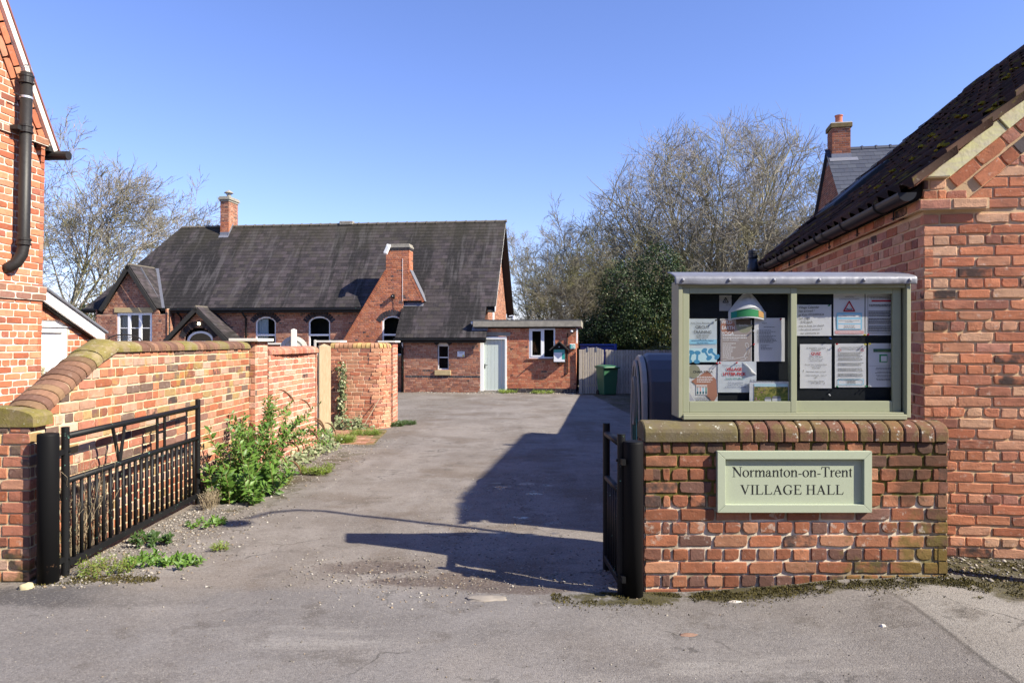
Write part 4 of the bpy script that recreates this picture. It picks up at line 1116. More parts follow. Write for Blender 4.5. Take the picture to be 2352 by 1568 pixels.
def tubes_mesh(name, groups, mat):
    """groups: {(points, sides): [(pts, radii), ...]} -> one mesh of thin tapering tubes"""
    VV, FF, off = [], [], 0
    for (n, sd), lst in groups.items():
        Pm = np.array([g[0] for g in lst], float); Rr = np.array([g[1] for g in lst], float)
        T = np.gradient(Pm, axis=1); T = unit_rows(T)
        ref = np.where(np.abs(T[:,:1,2:3]) > .9, np.array([[[1.,0,0]]]), np.array([[[0,0,1.]]]))
        A = unit_rows(np.cross(T, np.broadcast_to(ref, T.shape))); Bv = np.cross(T, A)
        th = 2*np.pi*np.arange(sd)/sd
        V = Pm[:,:,None,:]+Rr[:,:,None,None]*(A[:,:,None,:]*np.cos(th)[None,None,:,None]+Bv[:,:,None,:]*np.sin(th)[None,None,:,None])
        b = len(lst); idx = np.arange(b*n*sd).reshape(b, n, sd)+off
        q = np.stack([idx[:,:-1,:], np.roll(idx, -1, 2)[:,:-1,:], np.roll(idx, -1, 2)[:,1:,:], idx[:,1:,:]], -1).reshape(-1, 4)
        VV.append(V.reshape(-1, 3)); FF.append(q); off += b*n*sd
    return np_mesh(name, np.concatenate(VV), np.concatenate(FF), mat, True)
def polyline(r, p, d, L, n, wob, trop):
    p = Vector(p); d = Vector(d).normalized(); pts = [tuple(p)]; st = L/(n-1)
    for i in range(n-1):
        d = (d+Vector((r.gauss(0,wob), r.gauss(0,wob), r.gauss(0,wob)+trop))).normalized()
        p = p+d*st; pts.append(tuple(p))
    return pts

# ------------------------------------------------------------------ left boundary wall with pier and sloping shoulder
lw = thing('boundary_wall', 'long orange brick garden wall with mossy pier and sloping rounded coping behind the open gate', 'wall', (-3.29, 4.85, 0), R(90))
bk = Bricks(lw)
TOP = 1.532
slope = (TOP-1.085)/(1.05-.14)
pl = [(-slope, 1, TOP-1.05*slope)]
brick_wall(bk, (.155,0), (1,0), -.16, TOP, .91, .0782, .226, 'garden', B['left'], MO['left'], lw, planes=[(-slope,1,TOP-(1.05-.155)*slope)], seed=21, joint=.014, proud=.008)
brick_wall(bk, (1.065,0), (1,0), -.16, TOP, 3.085, .0782, .226, 'random', B['left'], MO['left'], lw, seed=22, joint=.014, proud=.008)
# pier
brick_wall(bk, (0,-.033), (1,0), -.16, 1.045, .17, .0775, .16, 'stretch', B['left'], MO['left'], lw, seed=23, joint=.014, proud=.008)
brick_wall(bk, (0,.50), (0,-1), -.16, 1.045, .533, .0775, .226, 'flemish', B['left'], MO['left'], lw, seed=24, joint=.014, proud=.008)
# second pier
brick_wall(bk, (4.15,-.075), (1,0), -.16, 1.62, .46, .0782, .226, 'random', B['left2'], MO['left2'], lw, seed=25, joint=.014)
brick_wall(bk, (4.15,.3), (0,-1), -.16, 1.62, .375, .0782, .226, 'random', B['left'], MO['left'], lw, seed=26, joint=.014)
bk.flush()
MB().prism([(.02,-.2),(4.13,-.2),(4.13,TOP-.004),(1.05,TOP-.004),(.15,1.085)], lambda a,b,d:(a,d,b), .012, .23).build('wall_core', MO['left'], lw)
MB().box(.012,.165,-.02,.49,-.2,1.044).build('pier_core', MO['left'], lw); MB().box(4.162,4.6,-.062,.3,-.2,1.618).build('pier_core', MO['left2'], lw)
cm = [B['left_cope'], B['green_cope']]
coping(lw, (-.012,.22,1.045), (.20,.22,1.045), (0,1,0), .585, .135, [(.212,1)], cm, seed=31, n=9, drop=.5)
coping(lw, (.15,.115,1.095), (.90,.115,1.095+.75*slope), (0,1,0), .275, .10, [(.066,0)]*10+[(.09,1)], cm, mortar=MO['left'], seed=32, n=9)
coping(lw, (.895,.115,1.094+.745*slope), (1.14,.115,TOP+.02), (0,1,0), .285, .102, [(.3,1)], cm, seed=33, n=9)
coping(lw, (1.10,.115,TOP), (4.15,.115,TOP), (0,1,0), .275, .092, [(.21,1),(.2,1)]+[(.075,0)]*11+[(.3,1)]+[(.072,0)]*8+[(.26,1)]+[(.075,0)]*6+[(.22,1)], cm, mortar=MO['left'], seed=34, n=9)
MB().box(4.09,4.68,-.13,.24,1.62,1.658).build('cap_slab', M['slab'], lw, bevel=.006)

# second, pinker wall
l2 = thing('boundary_wall', 'pale pink brick wall with row of upright coping bricks, between the capped pier and the timber post', 'wall', (-3.20, 9.47, 0), R(87))
bk = Bricks(l2)
def bow(a): 
    k = a/1.95; off = .05*math.sin(math.pi*k)
    q = Vector((a, off, 0)); t = Vector((1, .05*math.pi/1.95*math.cos(math.pi*k), 0)).normalized(); return q, t
brick_wall(bk, (0,0), (1,0), -.26, 1.445, 1.95, .0775, .226, 'random', B['left2'], MO['left2'], l2, seed=41, joint=.014, path=bow)
brick_wall(bk, (1.95,0), (0,1), -.26, 1.445, .23, .0775, .226, 'stretch', B['left2'], MO['left2'], l2, seed=42)
bk.flush()
MB().box(.01,1.94,.065,.23,-.3,1.444).build('wall_core', MO['left2'], l2)
coping(l2, (0,.14,1.445), (1.96,.12,1.445), (0,1,0), .29, .105, [(.073,0)]*26, [B['left2']], mortar=MO['left2'], seed=43, n=7, drop=.45)
# third wall, facing the street, with a rounded end
l3 = thing('garden_wall', 'warm brick wall facing the street with yellowed coping and rounded right end', 'wall', (-3.62, 14.3, 0), 0)
bk = Bricks(l3)
def curved(a):
    s = .80; rr = .36
    if a <= s: return Vector((a,0,0)), Vector((1,0,0))
    th = min((a-s)/rr, 1.45); return Vector((s+rr*math.sin(th), rr*(1-math.cos(th)), 0)), Vector((math.cos(th), math.sin(th), 0))
brick_wall(bk, (0,0), (1,0), -.32, 1.49, 1.32, .0785, .230, 'random', B['left3'], MO['left3'], l3, seed=51, joint=.014, path=curved)
brick_wall(bk, (-.0,.5), (0,-1), -.32, 1.49, .5, .0785, .230, 'random', B['left3'], MO['left3'], l3, seed=53, joint=.014)
brick_wall(bk, (1.06,.50), (1,0), -.32, 1.60, .11, .0785, .115, 'stretch', B['left2'], MO['left2'], l3, seed=52, joint=.012)
brick_wall(bk, (1.17,.50), (0,1), -.32, 1.60, .6, .0785, .230, 'random', B['left2'], MO['left2'], l3, seed=54, joint=.012)
bk.flush()
mb = MB(); 
for k in range(12):
    a0, a1 = .80+.043*k, .80+.043*(k+1)
    p, _ = curved(a0); q, _ = curved(a1); mb.quad((p.x-.02,p.y+.015,1.485),(q.x-.02,q.y+.015,1.485),(q.x-.2,.4,1.485),(p.x-.2,.4,1.485))
mb.build('wall_top', MO['left3'], l3); MB().box(.012,.80,.012,.25,-.3,1.486).build('wall_core', MO['left3'], l3)
for k in range(15):
    a = .045+.0885*k; p, t = curved(a); nn = Vector((-t.y,t.x,0)); c = p+nn*.118
    hx = .0365 if a < .8 else .034
    prof = half_round(.25,.105,7,.4); m_ = MB()
    for s_ in (-hx, hx):
        for x, y in prof: m_.v.append((c.x+t.x*s_+nn.x*x, c.y+t.y*s_+nn.y*x, 1.49+y*rnd.uniform(.96,1.03)))
    nP = len(prof)
    for i in range(nP): j = (i+1) % nP; m_.f.append((i,j,nP+j,nP+i))
    m_.f += [tuple(range(nP-1,-1,-1)), tuple(nP+i for i in range(nP))]
    o = m_.build('coping_brick', B['yellow_cope'], l3)
MB().box(.86,1.22,.46,1.15,1.60,1.635).build('cap_slab', M['slab'], l3, bevel=.005)
# walls and slabs of the garden behind
l4 = thing('garden_pier', 'brick gate pier with pale flat cap slab behind the timber post', 'pier', (-3.93, 14.6, 0))
bk = Bricks(l4, limit=60); brick_wall(bk, (0,0), (1,0), -.32, 1.60, .40, .0785, .226, 'flemish', B['left3'], MO['left3'], l4, seed=55); brick_wall(bk, (.40,0), (0,1), -.32, 1.6, .4, .0785, .226, 'flemish', B['left3'], MO['left3'], l4, seed=56); bk.flush()
MB().box(-.08,.46,-.08,.5,1.60,1.64).build('cap_slab', M['slab'], l4, bevel=.005)
l5 = thing('garden_wall', 'low brick wall with flat pale slab on top in front of the hall window', 'wall', (-5.0, 14.4, 0))
bk = Bricks(l5, limit=60); brick_wall(bk, (0,0), (1,0), -.32, 1.555, .52, .0785, .226, 'random', B['left3'], MO['left3'], l5, seed=57); bk.flush()
MB().box(-.04,.56,-.06,.35,1.556,1.59).build('cap_slab', M['slab'], l5, bevel=.005); MB().box(.01,.51,.01,.3,-.3,1.555).build('wall_core', MO['left3'], l5)
# arched plank gate and posts
ag = thing('arched_gate', 'bleached arched wooden garden gate showing above the pink wall', 'gate', (-4.22, 13.9, -.15), R(6))
for k in range(6):
    x0 = -.235+.0785*k; xm = x0+.038; h = 1.62+.26*math.sqrt(max(0, 1-(xm/.26)**2))
    MB().box(x0,x0+.0755,-.012,.012,.05,h-.05).build('plank', M['bleached'], ag, bevel=.003)
mb = MB(); n = 18
for i in range(n+1):
    a = math.pi*i/n
    for rr in (.185, .262):
        for y in (-.028, .0): mb.v.append((rr*math.cos(a), y, 1.615+rr*.98*math.sin(a)))
for i in range(n):
    a = 4*i
    for p in ((0,1,5,4),(2,6,7,3),(0,4,6,2),(1,3,7,5)): mb.f.append(tuple(a+q for q in p))
mb.build('arched_rail', M['bleached'], ag)
def square_post(x, y, w, h, rz, mat, label, cap=.05):
    t = thing('timber_post', label, 'post', (x, y, ground_z(x, y)), rz)
    MB().box(-w/2,w/2,-w/2,w/2,-.2,h-cap).build('shaft', mat, t, bevel=.006)
    MB().add([(-w/2,-w/2,h-cap+.0005),(w/2,-w/2,h-cap+.0005),(w/2,w/2,h-cap+.0005),(-w/2,w/2,h-cap+.0005),(0,0,h)], [(3,2,1,0),(0,1,4),(1,2,4),(2,3,4),(3,0,4)]).build('pyramid_cap', mat, t)
square_post(-3.56, 13.62, .215, 1.68, R(22), M['post_wood'], 'stout pale timber gate post with pyramid top, beside the warm brick wall')
square_post(-4.19, 13.80, .10, 1.97, R(10), M['bleached'], 'slim bleached post in front of the arched wooden gate', .02)
MB_ = MB().box(-.02,.02,-.012,.012,0,1.80); 
t = thing('timber_post', 'pale narrow board standing at the end of the pink wall', 'post', (-3.66, 13.35, -.15)); MB_.build('board', M['bleached'], t, bevel=.003)

# ------------------------------------------------------------------ brick paving between the two walls
pv = bpy.data.objects.new('brick_paving', None); COL.objects.link(pv); pv['kind'] = 'structure'; pv.location = (-3.75, 11.75, ground_z(-3, 12.6)+.02); pv.rotation_euler = (0,0,R(4))
bkp = Bricks(pv, fine=False, limit=200, name='paving_brick', rest='paving_bricks')
def moss_pave(t, P, c): return t.mix(t.math('MULTIPLY', t.step(t.noise(P, 6, 5), .45, .65), .5), c, (.14,.10,.03))
B['pave'] = m_brick('paving brick', [(.42,.22,.15),(.36,.17,.11),(.46,.26,.18)], moss_pave, .2, 0, .3)
for i in range(26):
    for j in range(6):
        x0, y0 = .0+.225*j+(.11 if i % 2 else 0), .075*i
        if x0 > 1.25-.002*i: continue
        bkp.put((x0+.11, y0+.035, rnd.uniform(-.004,.004)), (1,0,0), (0,0,-1), (0,1,0), .212, .066, .05, B['pave'])
bkp.flush()
MB().box(-.02,1.48,-.03,1.95,-.08,-.006).build('paving_bed', m_mortar('mossy sand bed', (.10,.08,.03), (.22,.17,.09)), pv)

# ------------------------------------------------------------------ left house, seen along its gable wall
HL = thing('brick_house', 'bright red brick house with white joints and black flue pipe at the left edge', 'house', (-5.395, 8.2, 0), R(84))
HL.rotation_euler = (.019, 0, R(84))
bk = Bricks(HL)
sv = Vector((-.496, 0, .868)); on = Vector((.868, 0, .496)); foot = Vector((.05, 0, 3.90))
def below(off): 
    p = foot-on*off; return (on.x, on.z, on.x*p.x+on.z*p.z)
Lh = 2.4
sh = lambda c: (c[0], c[1], c[2]+c[0]*Lh)     # wall u = local x + Lh
brick_wall(bk, (-Lh,0), (1,0), -.1, 5.9, Lh, .0765, .222, 'garden', B['house'], MO['house'], HL, planes=[sh(below(.235))], seed=61, joint=.013)
for off in (.07, .175):
    d = .11 if off > .1 else 0
    while d < 3.0:
        c = foot-on*off+sv*(d+.06)
        if c.z > 3.90+.02 or True:
            if c.x < .03: bk.put((c.x, rnd.uniform(-.002,.002)-.004, c.z), sv, (0,1,0), (-on.x,0,-on.z), .205, .088, .05, B['house'])
        d += .222
brick_wall(bk, (-Lh,-.028), (1,0), 2.085, 2.24, Lh+.03, .0775, .222, 'stretch', B['house_band'], MO['house'], HL, seed=62, proud=.004)
brick_wall(bk, (-Lh,-.028), (1,0), 3.845, 3.925, Lh+.10, .08, .222, 'stretch', B['house_band'], MO['house'], HL, seed=63, proud=.004)
brick_wall(bk, (0,0), (0,1), -.1, 3.9, 4, .0765, .222, 'garden', B['house'], MO['house'], HL, seed=64)
bk.flush()
def slopebox(o0, o1, y0, y1, d0, d1, name, mat):
    f = lambda a,b,d: tuple(foot+on*b+sv*a+Vector((0,d,0)))
    return MB().prism([(d0,o0),(d1,o0),(d1,o1),(d0,o1)], f, y0, y1).build(name, mat, HL)
slopebox(-.020, .045, -.045, .012, -.10, 4.2, 'verge_mortar', m_plain('white verge mortar', (.74,.68,.60), .95, .1, 0, .08, 14, .8, 40))
slopebox(.045, .062, -.06, 3.0, -.16, 4.2, 'roof_tiles', m_plain('plum roof tile', (.24,.10,.085), .9, .1, 0, .2, 8, .3))
slopebox(-.10, .044, .02, 3.0, -.05, 4.2, 'roof_deck', M['dark'])
m_ = MB(); m_.tube([(.115,-.20,3.765),(.115,3,3.765)], .052, 14); m_.build('gutter', M['iron'], HL, smooth=False)
MB().box(.02,.14,-.03,3,3.80,3.86).build('eaves_board', M['black_timber'], HL)
px, py = -.425, -.115
fl = MB(); fl.tube([(px-.10,.02,2.40),(px-.085,-.02,2.41),(px-.045,-.075,2.47),(px-.012,-.105,2.56),(px,py,2.66),(px,py,4.52)], .058, 18)
flo = fl.build('flue_pipe', M['iron'], HL, smooth=True)
for z, hh in ((4.40,.10),(3.87,.09),(2.66,.08)):
    MB().lathe([(.060,0),(.074,.004),(.074,.018),(.066,.024),(.066,hh-.03),(.073,hh-.024),(.073,hh-.006),(.060,hh)], (px,py,z), 18).build('collar', M['iron'], HL, smooth=False)
MB().lathe([(.0605,0),(.0625,.002),(.0625,.022),(.0605,.024)], (px,py,4.24), 20).build('strap', m_plain('galvanised strap', (.6,.62,.66), .35, .5, .6, .05), HL)
MB().box(px-.16,px-.055,-.11,-.10,4.247,4.257).build('strap_arm', M['iron'], HL); MB().box(px-.115,px-.055,-.12,.01,3.885,3.93).build('pipe_bracket', M['iron'], HL)
cg = MB()
for k in range(8):
    a = math.pi*k/8; cg.tube([(px+.052*math.cos(a)*math.cos(b), py+.052*math.sin(a)*math.cos(b), 4.535+.075*math.sin(b)) for b in [math.pi*q/10 for q in range(11)]], .0014, 4, False)
for b in (.3,.8,1.2): cg.tube([(px+.052*math.cos(b)*math.cos(a), py+.052*math.cos(b)*math.sin(a), 4.535+.075*math.sin(b)) for a in [2*math.pi*q/14 for q in range(15)]], .0014, 4, False)
cg.build('wire_balloon', M['lead'], HL)

# ------------------------------------------------------------------ small outbuilding with the white door
OB = thing('outbuilding', 'small brick lean-to outbuilding with white sloping fascia and white door', 'outbuilding', (-5.53, 8.2, 0), R(84))
bk = Bricks(OB, limit=150)
dz1, dr = 1.80, .10
brick_wall(bk, (-.3,0), (1,0), -.12, 2.3, 1.42, .0765, .222, 'random', B['house'], MO['house'], OB, planes=[(.46,1,2.17+.3*.46)], openings=[dict(u0=.30,u1=.94,z0=-.2,z1=dz1,rise=dr+.0)], seed=71, joint=.013)
voussoirs(bk, (.32,0,dz1), .335, .105, .105, (1,0), B['house'], 9, proud=.002)
brick_wall(bk, (1.12,0), (0,1), -.12, 1.72, 2.2, .0765, .222, 'random', B['house'], MO['house'], OB, seed=72, joint=.013)
bk.flush()
dr_ = MB(); n = 14
pts = [(.005,dz1)]+[(.32+.315*math.cos(math.pi-math.pi*i/n), dz1+.10*math.sin(math.pi*i/n)) for i in range(1,n)]+[(.635,dz1)]
MB().prism(pts, lambda a,b,d:(a,d,b), .02, .05).build('door_head', M['white'], OB)
for a, b in ((.0,.075),(.565,.64)): MB().box(a,b,.012,.07,-.1,dz1-.006).build('door_jamb', M['white'], OB, bevel=.004)
MB().box(.076,.564,.013,.07,dz1-.075,dz1-.006).build('door_lintel', M['white'], OB, bevel=.004)
MB().box(.077,.563,.045,.085,-.08,dz1-.076).build('door', M['white'], OB)
MB().box(-.02,.66,-.01,.02,dz1-.008,dz1+.004).build('door_drip', M['white'], OB)
kn = thing('door_knocker', 'weathered brass knocker on the white outbuilding door', 'knocker', (-5.505, 8.42, 1.27), R(84))
mk = m_plain('weathered brass', (.42,.38,.26), .55, .5, .5, .4, 60, .5, 90)
kb = bmesh.new(); bmesh.ops.create_icosphere(kb, subdivisions=3, radius=.036)
for v in kb.verts: 
    k = 1+.28*noise.noise(v.co*60)+.12*noise.noise(v.co*130); v.co *= k; v.co.y *= .6; v.co.x *= .85; v.co.z = v.co.z*1.05+.03
kme = bpy.data.meshes.new('head'); kb.to_mesh(kme); kb.free(); link('lion_head', kme, kn, mk)
MB().tube([(.030*math.sin(a), -.024-.008*abs(math.cos(a/2)), -.030-.042*(1-math.cos(a))/2*1.35+.03) for a in [2*math.pi*q/18 for q in range(19)]], [.0075+.003*(1-math.cos(2*math.pi*q/18))/2 for q in range(19)], 8).build('ring', mk, kn, smooth=True)
MB().box(-.020,.020,-.008,.0,-.06,.05).build('plate', mk, kn, bevel=.004)
fz = lambda a: 2.305-.46*a
MB().prism([(-.2,fz(-.2)-.155),(1.185,fz(1.185)-.175),(1.185,fz(1.185)-.022),(-.2,fz(-.2)-.012)], lambda a,b,d:(a,d,b), -.10, -.07).build('fascia_board', M['white'], OB, bevel=.003)
MB().prism([(-.2,fz(-.2)-.012),(1.215,fz(1.215)-.026),(1.215,fz(1.215)+.004),(-.2,fz(-.2)+.018)], lambda a,b,d:(a,d,b), -.13, 2.0).build('lead_roof', M['lead'], OB, bevel=.006)
MB().prism([(-.2,fz(-.2)-.18),(1.15,fz(1.15)-.18),(1.15,fz(1.15)-.03),(-.2,fz(-.2)-.03)], lambda a,b,d:(a,d,b), -.069, 1.95).build('roof_timber', M['black_timber'], OB)
# wrought iron garden gate
ig = thing('iron_gate', 'small arched wrought iron garden gate with scrolls, hinged on the outbuilding corner', 'gate', (-5.36, 9.38, -.08), R(8))
for x in (.06,.50): MB().tube([(x,0,.05),(x,0,1.70)], .011, 8).build('stile', M['iron'], ig)
arc = [(.28+.22*math.cos(math.pi-math.pi*q/20), 0, 1.695+.095*math.sin(math.pi*q/20)) for q in range(21)]
MB().tube(arc, .0085, 8).build('arched_rail', M['iron'], ig, smooth=True)
for z in (.15,.9,1.68): MB().box(.065,.495,-.006,.006,z-.010,z+.010).build('rail', M['iron'], ig)
for k in range(6): MB().tube([(.115+.066*k,0,.15),(.115+.066*k,0,1.675)], .0065, 6).build('bar', M['iron'], ig)
for s in (-1,1):
    sp = [(.28+s*(.075-.028*0)+s*(.010+.026*q/26)*math.cos(.75*q*.5), -.012, 1.735+(.008+.026*q/26)*math.sin(.75*q*.5)) for q in range(27)]
    MB().tube(sp, .0042, 6).build('scroll', M['iron'], ig, smooth=True)
MB().box(-.035,.06,-.008,.008,1.655,1.672).build('hinge_strap', M['iron'], ig); MB().box(-.05,-.03,-.02,.02,1.62,1.71).build('hinge_plate', M['iron'], ig)

# ------------------------------------------------------------------ shrub by the gate and weeds
def leaf_plant(name, label, cat, base, stems, mat, stem_mat, leafL, leafW, limit=0, group=None, seed=1, sides=5):
    """stems: list of (polyline, first leaf share, leaves, leaf scale)"""
    r = np.random.RandomState(seed); t = thing(name, label, cat, base, 0, group)
    grp = {}; P, D, N, L = [], [], [], []
    for pts, f0, nl, sc, rad in stems:
        n = len(pts); grp.setdefault((n, sides), []).append((pts, [rad*(1-.7*i/(n-1)) for i in range(n)]))
        pa = np.array(pts)
        for k in range(nl):
            f = f0+(1-f0)*(k+.5)/nl; q = min(f*(n-1), n-1.001); i = int(q); p = pa[i]+(pa[i+1]-pa[i])*(q-i); d = pa[i+1]-pa[i]; d = d/np.linalg.norm(d)
            side = np.cross(d, r.normal(size=3)); side /= np.linalg.norm(side)+1e-9
            for s in (-1, 1):
                P.append(p); D.append(side*s*1.0+d*.55+np.array([0,0,r.uniform(-.25,.45)])); N.append(np.array([.55,-.45,.9])+r.normal(size=3)*.45); L.append(sc*r.uniform(.65,1.2))
    link('stem', tubes_mesh('stems', grp, stem_mat), t)
    P, D, N, L = map(np.array, (P, D, N, L))
    if limit:
        Wp = P+np.array(base); area = L/np.linalg.norm(Wp-np.array([0,0,EYE]), axis=1)+.02*(P[:,0]+.5)-.02*P[:,1]
        order = np.argsort(-area); first, rest = order[:limit], order[limit:]
        V, F = leaf_arrays(np.zeros((1,3)), np.array([[1.,0,0]]), np.array([[0,0,1.]]), np.array([leafL]), np.array([leafW]))
        lm = np_mesh('leaf', V, F, mat)
        for i in first:
            d = Vector(D[i]).normalized(); s = d.cross(Vector(N[i])).normalized(); nn = s.cross(d)
            o = bpy.data.objects.new('leaf', lm); COL.objects.link(o); o.parent = t
            k = L[i]; y_ = nn.cross(d)
            o.matrix_basis = Matrix(((d.x*k,y_.x*k,nn.x*k,P[i][0]),(d.y*k,y_.y*k,nn.y*k,P[i][1]),(d.z*k,y_.z*k,nn.z*k,P[i][2]),(0,0,0,1)))
    else: rest = np.arange(len(P))
    V, F = leaf_arrays(P[rest], D[rest], N[rest], L[rest]*leafL, L[rest]*leafW)
    link('foliage', np_mesh('foliage', V, F, mat), t, None, 'stuff')
    return t
r = random.Random(5); stems = []
base = (-2.90, 7.86, -.05)
for i in range(46):      # tall leafy branches fanning up from the foot of the wall
    a = r.uniform(-1.1, 1.3); y0 = r.uniform(-.42,.5)
    d = (r.uniform(-.15,.42), .45*math.sin(a)+.1, r.uniform(.8,1.3)); h = r.uniform(.55,1.08)*(1-.25*abs(y0-.25))
    stems.append((polyline(r, (r.uniform(-.12,.12), y0, 0), d, h, 9, .10, -.015), .18, int(24*h), r.uniform(.75,1.0), .008))
for i in range(84):      # low bright shoots at the front
    stems.append((polyline(r, (r.uniform(-.16,.34), r.uniform(-.72,.10), 0), (r.uniform(-.2,.5), r.uniform(-.5,.3), 1), r.uniform(.18,.46), 7, .10, -.01), .10, 10, r.uniform(.8,1.15), .005))
for i in range(9):       # long arching branches to the right
    stems.append((polyline(r, (r.uniform(-.05,.15), r.uniform(.2,.6), .35), (r.uniform(.25,.75), .55, r.uniform(.6,1.0)), r.uniform(.6,.95), 10, .07, -.10), .35, 14, r.uniform(.6,.85), .007))
for i in range(8):       # upper crown
    stems.append((polyline(r, (r.uniform(-.05,.1), r.uniform(.3,.7), .5), (r.uniform(-.05,.3), r.uniform(0,.5), 1), r.uniform(.4,.62), 9, .08, -.03), .3, 15, r.uniform(.6,.85), .006))
sh_ = leaf_plant('shrub', 'leafy green buddleja-like shrub with drooping brown seed heads by the gate end', 'shrub', base, stems, M['leaf'], M['stem'], .090, .038, 300, seed=3)
grp = {}
for (x, y, z) in ((.52,.75,.75),(.50,.8,.72),(.62,.9,.68),(.30,.6,.55),(.46,.7,.62),(.36,.7,.98),(.05,.9,1.08),(.2,.35,.36),(.28,.5,.5),(.33,.4,.30),(.12,.85,1.05)):
    pts = polyline(r, (x,y,z), (.8,.1,.25), .22, 8, .05, -.33); grp.setdefault((8,6), []).append((pts, [.003,.007,.010,.011,.010,.009,.006,.002]))
link('seed_head', tubes_mesh('seed_head', grp, M['dry']), sh_)

def weed(x, y, n, h, sp, label, mat, leafL=.05, leafW=.02, seed=1, cat='weed', name='weed', group=None):
    r = random.Random(seed); st = []
    for i in range(n):
        a = r.uniform(0, 6.28); k = r.random()**.5*sp
        st.append((polyline(r, (k*math.cos(a), k*.8*math.sin(a), 0), (math.cos(a)*.7, math.sin(a)*.7, 1), h*r.uniform(.5,1.1), 5, .12, -.02), .1, 5, r.uniform(.6,1.1), .0028))
    return leaf_plant(name, label, cat, (x, y, ground_z(x, y)), st, mat, M['stem'], leafL, leafW, 0, group, seed)
weed(-2.83, 5.02, 60, .13, .15, 'bright lime weed clump under the near end of the open gate', M['leaf_lime'], .035, .008, 2)
weed(-2.62, 5.25, 26, .07, .16, 'low green weed with small leaves in front of the gate, middle clump', M['leaf'], .05, .022, 3)
weed(-2.42, 5.22, 30, .06, .17, 'low spreading green weed farthest from the gate on the gravel', M['leaf'], .05, .02, 4)
weed(-2.88, 5.75, 22, .10, .12, 'dark green weed in the shade under the middle of the gate', M['leaf_dark'], .06, .026, 5)
weed(-2.70, 6.35, 22, .06, .14, 'small green weed by the dry straw at the gate end', M['leaf'], .045, .02, 6)
weed(-2.25, 5.58, 14, .06, .06, 'little grassy tuft inside the lamp shadow', M['leaf_lime'], .045, .008, 7)
weed(-2.45, 9.0, 90, .13, .17, 'bushy yellow green weed beside the shrub at the pink wall', M['leaf_lime'], .05, .010, 8)
weed(-2.75, 8.2, 70, .18, .2, 'fine bright green tuft behind the low shrub leaves', M['leaf_lime'], .055, .009, 9)
weed(-2.80, 12.05, 100, .16, .14, 'bright grass tuft at the edge of the brick paving', M['leaf_lime'], .09, .008, 10, 'grass tuft', 'grass_tuft')
weed(-2.66, 13.05, 120, .13, .22, 'grass tuft on the drive edge in front of the rounded wall', M['leaf_lime'], .085, .008, 11, 'grass tuft', 'grass_tuft')
weed(-2.42, 14.75, 90, .12, .16, 'green tuft at the foot of the rounded wall end', M['leaf_dark'], .07, .012, 12, 'grass tuft', 'grass_tuft')
weed(-2.22, 15.1, 70, .09, .2, 'spreading weed beyond the rounded wall end', M['leaf_dark'], .06, .014, 13)
# dry stalks behind the gate
def stalks(x, y, n, h, sp, label, seed):
    r = random.Random(seed); grp = {}; t = thing('dry_stalks', label, 'dry plant', (x, y, ground_z(x, y)))
    for i in range(n):
        p = (r.uniform(-.05,.05), r.uniform(-sp,sp), 0); hh = h*r.uniform(.5,1)
        pts = polyline(r, p, (r.uniform(-.1,.12), r.uniform(-.3,.3), 1), hh, 7, .06, 0); grp.setdefault((7,3), []).append((pts, [.0016]*7))
        for k in range(5):
            q = pts[2+k % 5]; grp.setdefault((3,3), []).append((polyline(r, q, (r.uniform(-.6,.6), r.uniform(-.6,.6), .8), r.uniform(.03,.08), 3, .1, 0), [.0012,.0012,.0022]))
    link('stalk', tubes_mesh('stalks', grp, M['straw']), t)
stalks(-3.19, 5.35, 60, .82, .28, 'tall dry brown stalks between the gate and the wall', 3)
stalks(-2.95, 7.02, 60, .16, .14, 'pale dry straw at the far end of the gate', 4)

# ------------------------------------------------------------------ ivy by the timber post and along the pink wall
def ivy(label, spots, n, seed, origin, size=.06, name='ivy', mat=None):
    r = np.random.RandomState(seed); t = thing(name, label, 'ivy', origin)
    P, D, N = [], [], []
    for (x, y, z, sx, sy, sz, w, nrm) in spots:
        m = int(n*w); P.append(np.array([x,y,z])+np.clip(r.normal(size=(m,3)), -1.6, 1.6)*np.array([sx,sy,sz]))
        D.append(r.normal(size=(m,3))+np.array([0,-.3,-.5])); N.append(np.array(nrm)[None,:]+r.normal(size=(m,3))*.45)
    P, D, N = map(np.concatenate, (P, D, N)); P = P-np.array(origin)
    L = size*r.uniform(.6,1.2,len(P)); V, F = leaf_arrays(P, D, N, L, L*.95, .1, .15)
    link('foliage', np_mesh('foliage', V, F, mat or M['ivy']), t, None, 'stuff'); return t
ivy('variegated ivy climbing the brick wall beside the timber post and spreading at its foot', [(-3.36,14.22,.1+.14*k,.045,.03,.08,.06,(.3,-1,.2)) for k in range(8)]+[(-3.25,13.85,.02,.16,.12,.08,.3,(.2,-.5,1)),(-2.95,13.9,-.06,.18,.08,.05,.16,(.2,-.5,1)),(-3.0,13.95,.06,.05,.05,.06,.08,(.2,-.7,.6))], 800, 5, (-3.3,14.1,-.14))
ivy('variegated ivy trailing on the ground along the pink wall', [(-2.98,10.2,-.02,.13,.35,.05,.35,(.3,-.4,1)),(-2.92,11.1,-.02,.13,.3,.06,.35,(.3,-.4,1)),(-3.05,11.75,.03,.08,.2,.10,.25,(.3,-.5,.9)),(-2.9,9.5,-.03,.1,.2,.04,.15,(.3,-.4,1))], 900, 6, (-2.95,10.8,-.06))
cane = thing('garden_cane', 'thin cane leaning on the warm brick wall', 'cane', (-2.95,14.2,-.12)); MB().tube([(0,-.2,0),(.33,.05,.62)], .008, 6).build('cane', M['straw'], cane)

